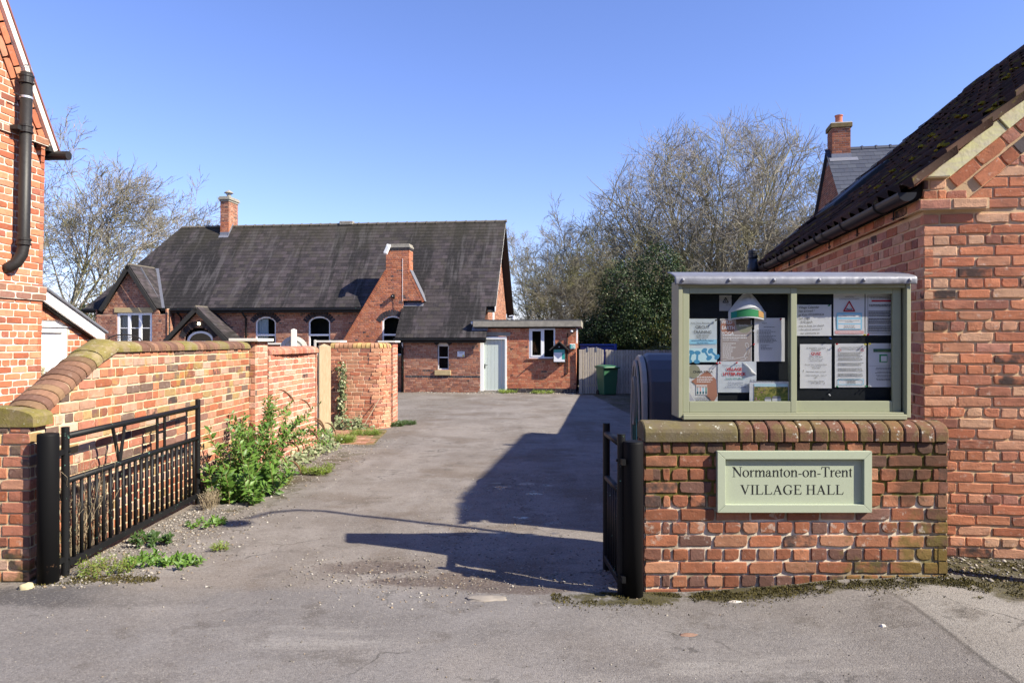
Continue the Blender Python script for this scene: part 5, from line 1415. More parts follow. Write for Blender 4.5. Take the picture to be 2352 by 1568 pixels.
# ------------------------------------------------------------------ loose stones
def stones(name, n, place, smin, smax, seed, cols):
    r = np.random.RandomState(seed)
    ov = np.array([(1,0,0),(-1,0,0),(0,1,0),(0,-1,0),(0,0,1),(0,0,-1)], float); of = np.array([(0,2,4),(2,1,4),(1,3,4),(3,0,4),(2,0,5),(1,2,5),(3,1,5),(0,3,5)])
    P = np.array([place(r) for _ in range(n)]); S = smin+(smax-smin)*r.rand(n)**2.5
    k = S[:,None,None]*.5*np.stack([1+.5*r.rand(n), .8+.5*r.rand(n), .45+.3*r.rand(n)], -1)[:,None,:]
    V = ov[None]*k*(1+.3*(r.rand(n,6,3)-.5))
    V += (r.rand(n,6,3)-.5)*S[:,None,None]*.35
    th = r.rand(n)*6.28; c, s = np.cos(th)[:,None], np.sin(th)[:,None]
    V = np.stack([V[...,0]*c-V[...,1]*s, V[...,0]*s+V[...,1]*c, V[...,2]], -1)+P[:,None,:]
    F = (of[None]+np.arange(n)[:,None,None]*6).reshape(-1, 3)
    t = NT(name+' mix'); rr = t.rand(); m = t.done(t.ramp(rr, [(i/len(cols), c_) for i, c_ in enumerate(cols)], 'CONSTANT'), .9, None, .2)
    link(name, np_mesh(name, V.reshape(-1,3), F, m), None, None, 'stuff')
def gz(x, y): return ground_z(x, y)+.012*noise.noise((x*1.3,y*1.3,0))+.006*noise.noise((x*4.1,y*4.1,3))
def pl_left(r):
    y = r.uniform(4.7, 12.5) if r.rand() < .6 else r.uniform(4.75, 7); x = -3.2+.045*(y-5)+abs(r.normal())*.42; return (x, y, gz(x,y)+.002)
def pl_all(r): x, y = r.uniform(-3.4,3.6), 3.3+r.rand()**1.5*11; return (x, y, gz(x,y)+.001)
def pl_edge(r): x = r.uniform(-1.6,1.0); y = 4.95+r.normal()*.28+.1*math.sin(x*3); return (x, y, gz(x,y)+.001)
def pl_mid(r): y = r.uniform(5.2,9); x = -.35+.12*(y-5)+r.normal()*.42; return (x, y, gz(x,y)+.001)
def pl_right(r): x, y = r.uniform(2.75,3.8), r.uniform(4.55,5.1); return (x, y, gz(x,y)+.003)
def pl_hall(r): x = r.uniform(-3.6,2.6); y = 26.9-.1132*(x+1.2)-abs(r.normal())*.22; return (x, y, gz(x,y)+.005)
SC = [(.24,.21,.17),(.17,.15,.125),(.30,.27,.23),(.13,.115,.10),(.25,.19,.13),(.20,.18,.16),(.15,.135,.12),(.38,.35,.31)]
stones('gravel', 5200, pl_left, .006, .030, 1, SC); stones('grit', 2600, pl_all, .004, .015, 2, SC+[(.1,.09,.08)]); stones('gravel', 1200, pl_edge, .005, .022, 3, SC)
stones('gravel', 2200, pl_mid, .004, .018, 4, SC); stones('gravel', 420, pl_right, .008, .035, 5, SC); stones('pebbles', 700, pl_hall, .02, .075, 6, SC+[(.5,.47,.42)])
def rock(x, y, sx, sy, sz, label, col, seed):
    t = thing('stone', label, 'stone', (x, y, gz(x,y))); b = bmesh.new(); bmesh.ops.create_icosphere(b, subdivisions=3, radius=1)
    for v in b.verts:
        k = 1+.35*noise.noise(v.co*1.6+Vector((seed,0,0)))+.12*noise.noise(v.co*4+Vector((seed,2,0))); v.co = Vector((v.co.x*sx*k, v.co.y*sy*k, v.co.z*sz*k))
    me = bpy.data.meshes.new('stone'); b.to_mesh(me); b.free(); me.shade_smooth(); link('stone', me, t, m_plain('stone %d' % seed, col, .9, .15, 0, .2, 20, .5, 60))
rock(-.17, 4.52, .13, .05, .010, 'pale flat stone half sunk in the driveway edge', (.25,.22,.19), 1)
rock(2.03, 3.93, .014, .012, .012, 'small loose white pebble on the tarmac in front of the sign, on the right', (.6,.57,.52), 2)
rock(-3.20, 4.73, .055, .04, .035, 'yellowish broken stone at the foot of the left pier', (.42,.36,.22), 3)
rock(.98, 3.98, .05, .028, .004, 'flat reddish chip on the tarmac in front of the low wall', (.24,.15,.11), 4)
rock(1.38, 4.42, .05, .02, .006, 'pale flat chip in the moss in front of the low wall', (.5,.45,.4), 5)

# moss grown along the foot of the notice wall and the barn: tiny upright shoots
def moss_tufts(n, place, seed):
    r = np.random.RandomState(seed); P = []
    while len(P) < n:
        x, y = place(r)
        if noise.noise((x*3.2, y*5.0, 4))+.5*noise.noise((x*11, y*11, 1)) > -.12: P.append((x, y, gz(x, y)))
    P = np.array(P); D = r.normal(size=(n,3))*.55+np.array([0,0,1]); L = .006+.012*r.rand(n)**2
    V, F = leaf_arrays(P, D, r.normal(size=(n,3)), L, L*.55, .1, .3)
    link('moss', np_mesh('moss', V, F, m_leaf('moss shoots', (.05,.042,.010), (.125,.10,.02), .9, .1)), None, None, 'stuff')
moss_tufts(9000, lambda r: (r.uniform(.25, 2.95), 4.62-abs(r.normal())*.11), 3)
moss_tufts(5000, lambda r: (r.uniform(2.72, 3.7), r.uniform(4.25, 4.95)), 4)
moss_tufts(2600, lambda r: (r.uniform(-3.2, -2.4), 4.86+r.normal()*.05), 5)
# ------------------------------------------------------------------ the village hall
TH = R(-6.5)
GH = -.36
def sheet(x0,x1,y,z0,z1): return MB().quad((x0,y,z0),(x1,y,z0),(x1,y,z1),(x0,y,z1))
vh = thing('village_hall', 'long Victorian brick hall with steep stained slate roof and gabled porch', 'hall', (-1.1945, 27.0, 0), TH)
def m_slate(name, cols, stain=True):
    t = NT(name); P = t.pos(); r = t.rand()
    c = t.ramp(r, [(i/len(cols), q) for i, q in enumerate(cols)], 'CONSTANT')
    q = t.scale(P, (1,1,1), R(6.5)); q1 = t.n('Mapping', {'Vector': q, 'Scale': (1.15,.16,.16)}).outputs[0]
    if stain:
        s = t.noise(q1, 1.0, 5, .62); s2 = t.noise(q1, 3.2, 4, .6)
        c = t.mix(t.math('MULTIPLY', t.step(s, .49, .57), .85), c, (.016,.015,.015))
        c = t.mix(t.math('MULTIPLY', t.step(s2, .52, .68), .5), c, (.098,.090,.092))
        x, y, z = t.xyz(P)
        c = t.mix(t.math('MULTIPLY', t.step(t.math('ADD', z, t.math('MULTIPLY', t.math('SUBTRACT', t.noise(P, 1.2, 4), .5), 3)), 5.0, 7.0), .6), c, (.040,.036,.024))
    c = t.mix(t.math('MULTIPLY', t.step(t.noise(P, 9, 5, .7), .5, .75), .4), c, (.085,.072,.074))
    return t.done(c, .78, t.bump(t.noise(P, 35, 4, .7), .35, .004), .22)
M['slate'] = m_slate('stained grey slate', [(.038,.032,.033),(.050,.042,.043),(.029,.025,.027),(.060,.049,.053),(.042,.035,.039),(.046,.040,.037)])
M['slate_new'] = m_slate('dark blue slate', [(.045,.052,.075),(.055,.062,.085),(.05,.057,.08),(.06,.068,.09)], False)
M['ridge'] = m_plain('old ridge tile', (.12,.105,.085), .9, .15, 0, .3, 8, .5, 40)
al = math.atan(1.2); ca, sa = math.cos(al), math.sin(al)
EV, EZ, RV, RZ_ = .707, 2.962, 3.9, 6.794
S_R = (RV-EV)/ca; S_L = -(EV+.3)/ca
# breast and shoulders of the front chimney are left free of slates
tile_plane(vh, (0,EV,EZ), (1,0,0), (0,ca,sa), [(-16.55,0),(.5,0),(.5,S_R),(-14.25,S_R)], .235, .192, M['slate'], seed=81, thick=.006, limit=240)
tile_plane(vh, (0,EV,EZ), (1,0,0), (0,ca,sa), [(-3.2,S_L),(.13,S_L),(.13,-.002),(-3.2,-.002)], .235, .192, M['slate'], seed=82, thick=.006, rest='slate_courses', limit=60)
mb = MB()
mb.prism([(-16.5,0),(.48,0),(.48,S_R),(-14.25,S_R)], lambda a,b,d: (a, EV+b*ca+d*sa, EZ+b*sa-d*ca), .012, .05)
mb.prism([(-3.18,S_L+.02),(.11,S_L+.02),(.11,0),(-3.18,0)], lambda a,b,d: (a, EV+b*ca+d*sa, EZ+b*sa-d*ca), .012, .05)
bz = RV+(RV-EV)
mb.prism([(-16.5,0),(.48,0),(.48,S_R),(-14.25,S_R)], lambda a,b,d: (a, bz-b*ca-d*sa, EZ+b*sa-d*ca), .0, .05)
mb.build('roof_deck', M['slate'], vh)
# hipped left end
hipu = Vector((2.3, 0, RZ_-EZ)).normalized()
MB().add([(-16.6,EV,EZ),(-16.6,bz,EZ),(-14.25,RV,RZ_)], [(0,2,1)]).build('hip_slope', M['slate'], vh)
def ridge_run(p, q, n, rad, mat, name='ridge_tile'):
    p, q = Vector(p), Vector(q); u = (q-p).normalized(); L = (q-p).length/n
    for i in range(n):
        m_ = MB(); a = p+u*(L*i); b = p+u*(L*(i+1)+.012)
        s = u.cross(Vector((0,0,1))).normalized(); up = s.cross(u)
        for c, rr in ((a,rad*.94),(b-u*.05,rad),(b-u*.05,rad*1.16),(b,rad*1.16)):
            for k in range(7): th = math.pi*k/6; m_.v.append(tuple(c+s*rr*math.cos(th)+up*(rr*.9*math.sin(th)-.06)))
        for qd in range(3):
            for k in range(6): m_.f.append((qd*7+k, qd*7+k+1, qd*7+8+k, qd*7+7+k))
        m_.f.append(tuple(21+k for k in range(7)))
        m_.build(name, mat, vh)
ridge_run((-14.25,RV,RZ_), (.52,RV,RZ_), 34, .105, M['ridge'])
ridge_run((-16.62,EV,EZ), (-14.25,RV,RZ_), 14, .075, M['slate'], 'hip_tile')
MB().box(-6.85,-6.25,RV-.14,RV+.14,RZ_-.06,RZ_+.10).box(-6.75,-6.35,RV-.150,RV+.15,RZ_+.0,RZ_+.055).build('ridge_vent', M['concrete'], vh, bevel=.01)
# walls
bk = Bricks(vh, fine=False)
DK = B['blue']
wins = [(-9.36,-8.50),(-7.13,-6.23)]
WS, WR, WB = 2.36, .26, 1.08
ops = [dict(u0=a+.0,u1=b,z0=WB,z1=WS,rise=WR) for a, b in wins]
def hole(a, b, grow=.0): return dict(u0=a-grow,u1=b+grow,z0=WB,z1=WS,rise=WR+grow)
U0 = -12.85
brick_wall(bk, (U0,1.0), (1,0), GH, 2.98, 13.0, .0765, .222, 'garden', B['hall'], MO['hall'], vh, openings=[dict(u0=a-U0,u1=b-U0,z0=WB,z1=WS,rise=WR) for a, b in wins]+[dict(u0=-4.0-U0,u1=-3.15-U0,z0=WB,z1=WS,rise=WR)], seed=91)
# wing with the gable
WV, WL, WRr = .5, -15.95, -12.85
gx, gz_ = -14.4, 4.60
sl = (gz_-2.90)/1.16
wl = lambda u: u-WL
brick_wall(bk, (WL,WV), (1,0), GH, 2.72, WRr-WL, .0765, .222, 'english', B['hall'], MO['hall'], vh, openings=[dict(u0=wl(-15.02),u1=wl(-13.50),z0=1.45,z1=2.98)], seed=92)
brick_wall(bk, (gx-1.22,WV), (1,0), 2.72, 4.6, 2.44, .0765, .222, 'english', B['hall'], MO['hall'], vh, planes=[(-sl,1,gz_-.02-sl*1.22),(sl,1,gz_-.02+sl*1.22)], openings=[dict(u0=-15.02-(gx-1.22),u1=-13.50-(gx-1.22),z0=1.4,z1=2.98)], seed=93)
brick_wall(bk, (WRr,WV), (0,1), GH, 2.95, .5, .0765, .222, 'english', B['hall'], MO['hall'], vh, seed=94)
# right gable end of the hall
GU = .15
gs = 1.2
brick_wall(bk, (GU,1.0), (0,1), GH, 6.4, 5.8, .0765, .222, 'garden', B['hall'], MO['hall'], vh, planes=[(-gs,1,2.96+.29*gs-.12),(gs,1,2.96+.29*gs+5.8*gs-.12)], openings=[dict(u0=1.25,u1=1.65,z0=2.2,z1=3.6)], seed=95)
brick_wall(bk, (WL,6.8), (0,-1), GH, 2.95, 6.3, .0765, .222, 'garden', B['hall'], MO['hall'], vh, seed=96)
brick_wall(bk, (GU,6.8), (-1,0), GH, 2.95, 16.1, .0765, .222, 'garden', B['hall'], MO['hall'], vh, seed=97)
# chimney breast with battered shoulders
BV = .64
bl0 = -6.7
sL = (4.40-1.6)/(5.56-3.83); sR = (4.40-3.18)/(2.89-2.30)
brick_wall(bk, (bl0,BV), (1,0), GH, 3.20, -3.14-bl0, .0765, .222, 'english', B['breast'], MO['hall'], vh, planes=[(-sL,1,4.40+3.83*sL+sL*bl0)], openings=[dict(u0=-3.99-bl0,u1=-3.16-bl0,z0=WB,z1=WS,rise=WR)], seed=98, mortar_name='breast_mortar')
brick_wall(bk, (-4.7,BV), (1,0), 3.20, 4.40, 2.5, .0765, .222, 'english', B['breast'], MO['hall'], vh, planes=[(-sL,1,4.40+3.83*sL-sL*4.7),(sR,1,4.40-2.89*sR+sR*4.7)], seed=108, mortar_name='breast_mortar')
brick_wall(bk, (-3.83,BV), (1,0), 4.40, 5.18, .94, .0765, .222, 'english', B['breast'], MO['hall'], vh, seed=99)
brick_wall(bk, (-2.89,BV), (0,1), 4.0, 5.18, .56, .0765, .222, 'flemish', B['breast'], MO['hall'], vh, seed=100)
brick_wall(bk, (-3.83,BV+.56), (0,-1), 4.0, 5.18, .56, .0765, .222, 'flemish', B['breast'], MO['hall'], vh, seed=101)
MB().box(-3.82,-2.90,BV+.012,BV+.55,3.4,5.17).build('stack_core', MO['hall'], vh)
f = lambda a,b,d:(a,d,b)
MB().prism([(-3.84,4.39),(-2.88,4.39),(-2.32,3.21),(-4.55,3.21)], f, BV+.02, BV+.62).build('shoulder_core', B['breast'], vh)
for a, b, c_, d in ((-3.845,4.41,-5.9,4.41-sL*2.055),(-2.875,4.41,-2.28,4.41-sR*.595)):
    e = Vector((c_-a,0,d-b)).normalized(); nn = Vector((e.z,0,-e.x)); nn = nn if nn.z > 0 else -nn
    L_ = math.hypot(c_-a, d-b)
    k = 0.0
    while k < L_-.04:
        c0 = Vector((a,BV-.006,b))+e*(k+.036)-nn*.06
        bk.put(tuple(c0), e, (0,1,0), e.cross(Vector((0,1,0))), .066, .12, .06, B['breast']); k += .076
    MB().prism([(a,b),(a+e.x*L_,b+e.z*L_),(a+e.x*L_+nn.x*.012,b+e.z*L_+nn.z*.012),(a+nn.x*.012,b+nn.z*.012)], f, BV-.01, BV+.5).build('shoulder_weathering', M['lead'] if c_ > -4 else B['breast'], vh)
for z0, z1, gr, mat in ((5.18,5.27,.02,B['blue']),(5.27,5.35,.03,M['concrete']),(5.35,5.42,.0,M['concrete'])):
    MB().box(-3.83-gr,-2.89+gr,BV-gr,BV+.56+gr,z0+.001,z1).build('stack_cap', mat, vh, bevel=.012)
# ridge chimney
rc0, rc1, rv0, rv1 = -12.23, -11.83, 3.52, 4.34
for p0, u, L_ in (((rc0,rv0),(1,0),rc1-rc0),((rc1,rv0),(0,1),rv1-rv0),((rc0,rv1),(0,-1),rv1-rv0),((rc1,rv1),(-1,0),rc1-rc0)):
    brick_wall(bk, p0, u, 6.0, 7.82, L_, .0765, .222, 'flemish', B['hall'], MO['hall'], vh, seed=int(p0[0]*-10)+int(p0[1]*7), occ=3, band=lambda i, z: B['breast'] if z < 6.95 else None)
for z0, z1, gr in ((7.82,7.90,.03),(7.90,8.0,.07),(8.0,8.05,.04)): MB().box(rc0-gr,rc1+gr,rv0-gr,rv1+gr,z0+.001,z1).build('chimney_cap', M['concrete'], vh, bevel=.012)
MB().lathe([(.10,0),(.085,.12),(.10,.14),(.10,.15)], (-12.03,3.9,8.05), 14).build('chimney_pot', M['concrete'], vh)
MB().lathe([(.20,.0),(.19,.03),(.09,.10),(.03,.13),(.01,.16)], (-12.03,3.9,8.26), 16).build('cowl', M['concrete'], vh)
for k in range(4):
    a = math.pi*k/2+.5; MB().tube([(-12.03+.09*math.cos(a),3.9+.09*math.sin(a),8.18),(-12.03+.13*math.cos(a),3.9+.13*math.sin(a),8.28)], .012, 5).build('cowl_leg', M['concrete'], vh)
zr = lambda v: EZ+1.2*(v-EV)
MB().prism([(rv0-.10,zr(rv0-.10)),(rv0-.005,zr(rv0)+.14),(RV,RZ_+.16),(RV,RZ_+.0)], lambda a,b,d:(d,a,b), rc1+.004, rc1+.016).build('flashing', M['lead'], vh)
MB().box(rc0-.01,rc1+.02,rv0-.015,rv0-.004,zr(rv0)-.10,zr(rv0)+.13).build('flashing', M['lead'], vh)
MB().prism([(rc0-.02,0),(rc1+.03,0),(rc1+.03,.16),(rc0-.02,.16)], lambda a,b,d: (a, rv0-.02-b*ca-d*sa, zr(rv0)-.02-b*sa+d*ca), .012, .022).build('flashing', M['lead'], vh)
# windows
def bar(mb, a0, a1, y0, y1, z0, z1): mb.box(a0,a1,y0,y1,z0,z1)
def arched_window(u0, u1, v, zb, zs, rise, curtain=True, voff=.05):
    w = bpy.data.objects.new('window', None); COL.objects.link(w); w.parent = vh
    c, h = (u0+u1)/2, (u1-u0)/2; n = 16
    outer = [(u0,zs)]+[(c-h*math.cos(math.pi*i/n), zs+rise*math.sin(math.pi*i/n)) for i in range(1,n)]+[(u1,zs)]
    fr = .055; h2 = h-fr
    inner = [(u0+fr,zs)]+[(c-h2*math.cos(math.pi*i/n), zs+(rise-fr)*math.sin(math.pi*i/n)) for i in range(1,n)]+[(u1-fr,zs)]
    m_ = MB(); y0, y1 = v+voff, v+voff+.06
    for i in range(n):
        a, b, c2, d = outer[i], outer[i+1], inner[i+1], inner[i]; k = len(m_.v)
        for y in (y0, y1):
            for p in (a,b,c2,d): m_.v.append((p[0],y,p[1]))
        m_.f += [(k,k+1,k+2,k+3),(k+4,k+7,k+6,k+5),(k+3,k+2,k+6,k+7),(k,k+4,k+5,k+1)]
    m_.box(u0,u0+fr,y0,y1,zb,zs); m_.box(u1-fr,u1,y0,y1,zb,zs); m_.box(u0+fr+.001,u1-fr-.001,y0+.001,y1,zb,zb+fr)
    zt = zb+(zs-zb)*.60
    m_.box(u0+fr+.001,u1-fr-.001,y0-.008,y1,zt,zt+.07)
    m_.build('frame', M['upvc'], w)
    pts = [(u0+.02,zb+.02)]+[(u0+.02,zs)]+[(c-(h-.02)*math.cos(math.pi*i/n), zs+(rise-.02)*math.sin(math.pi*i/n)) for i in range(1,n)]+[(u1-.02,zs),(u1-.02,zb+.02)]
    MB().add([(p[0],v+voff+.03,p[1]) for p in pts], [tuple(range(len(pts)))]).build('pane', M['win_glass'], w)
    MB().box(u0-.25,u1+.25,v+.60,v+.62,zb-.2,zs+rise+.2).box(u0-.26,u0-.25,v+.12,v+.6,zb-.2,zs+rise+.2).box(u1+.25,u1+.26,v+.12,v+.6,zb-.2,zs+rise+.2).build('room_lining', M['dark'], w)
    if curtain:
        mb = MB(); n = 14; a1 = u0+(u1-u0)*.52
        for i in range(n+1):
            x = u0+.02+(a1-u0)*i/n
            for z in (zb, zs+rise): mb.v.append((x, v+voff+.12+.02*math.sin(i*1.9), z))
        for i in range(n): mb.f.append((2*i,2*i+2,2*i+3,2*i+1))
        mb.build('curtain', m_paper('pale blue curtain', (.55,.63,.68), .2), w)
    MB().box(u0-.05,u1+.05,v-.05,v+voff+.01,zb-.08,zb-.001).build('sill', M['stone_sill'], w, bevel=.006)
    return w
for a, b in wins: arched_window(a, b, 1.0, WB, WS, WR, a < -8)
arched_window(-3.99, -3.16, BV, WB, WS, WR, False)
for a, b, v in ((wins[0][0],wins[0][1],1.0),(wins[1][0],wins[1][1],1.0),(-3.99,-3.16,BV)):
    voussoirs(bk, ((a+b)/2, v-.004, WS), (b-a)/2+.05, WR+.02, .21, (1,0), DK, 13, proud=.004)
# three-light casement of the wing
w = bpy.data.objects.new('window', None); COL.objects.link(w); w.parent = vh
m_ = MB(); y0, y1 = WV+.04, WV+.10; a, b, zb, zt = -15.02, -13.50, 1.45, 2.78
m_.box(a,b,y0,y1,zt-.09,zt); m_.box(a,b,y0,y1,zb,zb+.08)
for k in range(4): 
    x = a+.05+(b-a-.1)*k/3; m_.box(x-(.05 if k in (0,3) else .065),x+(.05 if k in (0,3) else .065),y0-.004,y1-.001,zb+.081,zt-.091)
for k in range(3):
    x0, x1 = a+.05+(b-a-.1)*k/3+.066, a+.05+(b-a-.1)*(k+1)/3-.066; m_.box(x0,x1,y0+.006,y1-.004,2.15,2.18)
m_.build('frame', M['upvc'], w)
for k in range(3):
    x0, x1 = a+.05+(b-a-.1)*k/3+.04, a+.05+(b-a-.1)*(k+1)/3-.04
    sheet(x0,x1,y0+.03,zb+.06,zt-.07).build('pane', M['win_glass'], w)
MB().box(a-.2,b+.2,WV+.7,WV+.72,zb-.2,zt+.3).box(a-.21,a-.2,WV+.12,WV+.7,zb-.2,zt+.3).box(b+.2,b+.21,WV+.12,WV+.7,zb-.2,zt+.3).build('room_lining', M['dark'], w)
mb = MB()
for i in range(13):
    for z in (zb, zt): mb.v.append((a+.04+.46*i/12, WV+.2+.02*math.sin(i*1.9), z))
for i in range(12): mb.f.append((2*i,2*i+2,2*i+3,2*i+1))
mb.build('curtain', m_paper('net curtain', (.55,.6,.62), .3), w)
MB().box(-15.12,-13.42,WV-.03,WV+.1,2.79,2.985).build('lintel', M['stone_sill'], vh, bevel=.006)
# gable roof of the wing
def gable_roof(apex_u, apex_z, half, drop, v0, v1, name, barge=.13, th=.035, slate=True, lim=20, seed=5, plane_cut=True):
    e = math.hypot(half, drop)
    for s in (-1, 1):
        ux, uz = s*half/e, -drop/e
        nx_, nz_ = (s*drop/e, half/e)
        fn = lambda a,b,d: (apex_u+ux*a+nx_*b, d, apex_z+uz*a+nz_*b)
        MB().prism([(0,0),(e,0),(e,th),(0,th)], fn, v0, v1).build('roof_slope', M['slate'], vh)
        if slate:
            o = Vector(fn(e,th+.002,v0-.01 if s > 0 else v1))
            tile_plane(vh, o, (0,1,0) if s > 0 else (0,-1,0), (-ux,0,-uz), [(0,0),(v1-v0,0),(v1-v0,e),(0,e)], .22, .185, M['slate'], seed=seed+s, thick=.006, limit=lim)
        MB().prism([(0,-barge),(e+.05,-barge),(e+.05,th*.6),(0,th*.6)], fn, v0-.05, v0-.012).build('bargeboard', M['black_timber'], vh, bevel=.004)
    MB().prism([(apex_u-.06,apex_z-.01),(apex_u+.06,apex_z-.01),(apex_u,apex_z+.085)], lambda a,b,d:(a,d,b), v0-.03, v1).build('ridge_cap', M['ridge'], vh)
gable_roof(gx, gz_+.09, 1.20, sl*1.20, .30, 2.05, 'wing', seed=300)
MB().prism([(gx+.12,gz_+.02),(gx+.17,gz_+.06),(gx+1.22,2.95),(gx+1.12,2.93)], lambda a,b,d:(a,d,b), .9, .92).build('valley_lead', M['lead'], vh)
for k in range(12):
    q0, q1 = k/12, (k+1)/12
    zA, zB = gz_+.09-sl*1.2*q0, gz_+.09-sl*1.2*q1
    va, vb = EV+(zA-EZ)/1.2, EV+(zB-EZ)/1.2
    ua, ub = gx+1.2*q0, gx+1.2*q1
    MB().quad((ua,va-.03,zA+.05),(ua+.16,va-.03,zA+.05),(ub+.16,vb-.03,zB+.05),(ub,vb-.03,zB+.05)).build('valley_lead', M['lead'], vh)
# porch
PU, PZ, PH, PD = -11.26, 2.95, 1.42, 1.42*.985
gable_roof(PU, PZ, PH, PD, -.12, 1.0, 'porch', seed=310, lim=40)
brick_wall(bk, (PU-1.25,.1), (1,0), GH, 2.85, 2.5, .0765, .222, 'flemish', B['hall'], MO['hall'], vh, planes=[(-.985,1,2.82-.985*1.25),(.985,1,2.82+.985*1.25)], openings=[dict(u0=.68,u1=1.82,z0=GH,z1=1.75,rise=.42)], seed=103)
voussoirs(bk, (PU,.09,1.76), .60, .44, .22, (1,0), DK, 15, proud=.01)
brick_wall(bk, (PU+1.25,.1), (0,1), GH, 1.6, .9, .0765, .222, 'flemish', B['hall'], MO['hall'], vh, seed=104)
brick_wall(bk, (PU-1.25,1.0), (0,-1), GH, 1.6, .9, .0765, .222, 'flemish', B['hall'], MO['hall'], vh, seed=105)
m_ = MB(); n = 16
for i in range(n+1):
    a_ = math.pi*i/n
    for h_, rz_ in ((.57,.41),(.47,.33)):
        for y in (.22,.28): m_.v.append((PU-h_*math.cos(a_), y, 1.62+rz_*math.sin(a_)))
for i in range(n):
    q = 4*i
    for p in ((0,2,6,4),(1,5,7,3),(2,3,7,6)): m_.f.append(tuple(q+t_ for t_ in p))
for a_ in (-.57,.47): m_.box(PU+a_,PU+a_+.10,.22,.28,GH+.02,1.62)
m_.box(PU-.47,PU+.47,.225,.28,1.56,1.64); m_.build('porch_door_frame', M['upvc'], vh)
sheet(PU-.55,PU+.55,.262,GH+.02,2.02).build('fanlight', M['win_glass'], vh); MB().box(PU-.6,PU+.6,.5,.52,GH,2.3).build('porch_lining', M['dark'], vh); MB().box(PU-.48,PU+.48,.272,.31,GH+.02,1.55).build('porch_door', M['white'], vh)
lmp = thing('porch_lamp', 'small lit lamp under the porch gable', 'lamp', (-12.35, 28.34, 2.33), TH)
eb = MB().lathe([(.01,-.055),(.045,-.035),(.055,0),(.04,.035),(.01,.05)], seg=12)
eb.build('globe', NT('lit lamp glass').done((.9,.8,.6), .4, None, .3, emit=(1,.82,.5), estr=14), lmp, smooth=True); MB().box(-.03,.03,-.01,.10,.05,.075).build('bracket', M['iron'], lmp)
# gutters, fascia, rainwater pipes
def gut(u0, u1, v, z): 
    MB().tube([(u0,v,z),(u1,v,z)], .058, 10).build('gutter', M['black'], vh); MB().box(u0+.02,u1-.02,v+.04,v+.07,z-.12,z+.04).build('eaves_board', M['black_timber'], vh)
gut(-13.2, -4.80, EV-.02, EZ-.075); gut(-3.26, .26, -.28, 1.69); gut(-16.6, -15.62, .56, EZ-.06)
MB().box(-16.3,.3,EV+.06,1.0,EZ-.07,EZ-.05).build('soffit', M['black_timber'], vh)
def pipe(pts, r=.038, parent=vh): MB().tube(pts, r, 10).build('rainwater_pipe', M['black'], parent, smooth=True)
pipe([(-12.55,EV-.02,2.88),(-12.55,EV-.02,2.80),(-12.50,.92,2.60),(-12.50,.93,-.3)]); pipe([(-9.80,EV-.02,2.88),(-9.8,EV,2.82),(-9.72,.92,2.55),(-9.72,.93,-.3)]); pipe([(-3.05,-.30,1.66),(-3.05,-.28,1.58),(-2.99,-.05,1.35),(-2.99,-.05,-.3)], .042); pipe([(-12.72,.46,2.9),(-12.72,.46,-.3)], .025)
# lean-to front
LU = -2.932
lw_ops = [dict(u0=-1.63-LU,u1=-1.20-LU,z0=.54,z1=1.47,rise=.12)]
brick_wall(bk, (LU,-.05), (1,0), GH, 1.72, -LU-.004, .0765, .222, 'random', B['hall'], MO['hall'], vh, openings=lw_ops, seed=106, band=lambda i, z: B['blue'] if .24 < z < .32 else None)
brick_wall(bk, (LU,1.0), (0,-1), GH, 1.9, 1.05, .0765, .222, 'random', B['hall'], MO['hall'], vh, seed=107)
voussoirs(bk, (-1.415,-.052,1.47), .24, .13, .18, (1,0), DK, 7, proud=.004)
w = bpy.data.objects.new('window', None); COL.objects.link(w); w.parent = vh; m_ = MB(); a, b = -1.63, -1.20
m_.box(a,a+.04,.05,.1,.55,1.5); m_.box(b-.04,b,.05,.1,.55,1.5); m_.box(a+.041,b-.041,.05,.1,.55,.60); m_.box(a+.041,b-.041,.045,.1,1.0,1.035)
m_.prism([(a,1.44)]+[(-1.415-.215*math.cos(math.pi*i/10), 1.47+.12*math.sin(math.pi*i/10)) for i in range(0,11)]+[(b,1.44)], f, .05, .1); m_.build('frame', M['upvc'], w)
sheet(a+.02,b-.02,.07,.57,1.46).build('pane', M['win_glass'], w); MB().box(a-.1,b+.1,.4,.42,.4,1.7).build('room_lining', M['dark'], w)
MB().box(-1.73,-1.11,-.11,.06,.35,.535).build('sill', M['stone_sill'], w, bevel=.01)
bk.flush()
# lead where the lean-to meets breast and extension
MB().prism([(-3.16,.02),(-2.36,.02),(-2.36,.24),(-3.16,.24)], lambda a,b,d: (a, EV+b*ca-d*sa, EZ+b*sa+d*ca), .018, .034).build('lead_flashing', M['lead'], vh, bevel=.004)
MB().prism([(-.30,S_L+.33),(.30,S_L+.33),(.30,S_L+.52),(-.30,S_L+.52)], lambda a,b,d: (a, EV+b*ca-d*sa, EZ+b*sa+d*ca), .018, .034).build('lead_flashing', M['lead'], vh, bevel=.004)
tile_plane(vh, (0,EV,EZ), (1,0,0), (0,ca,sa), [(.131,S_L),(.27,S_L),(.27,S_L+.32),(.131,S_L+.32)], .235, .192, M['slate'], seed=83, thick=.006, limit=4)
MB().prism([(.05,.02+S_L),(.26,.02+S_L),(.26,S_L+.5),(.05,S_L+.5)], lambda a,b,d: (a, EV+b*ca+d*sa, EZ+b*sa-d*ca), .013, .05).build('roof_deck', M['slate'], vh)
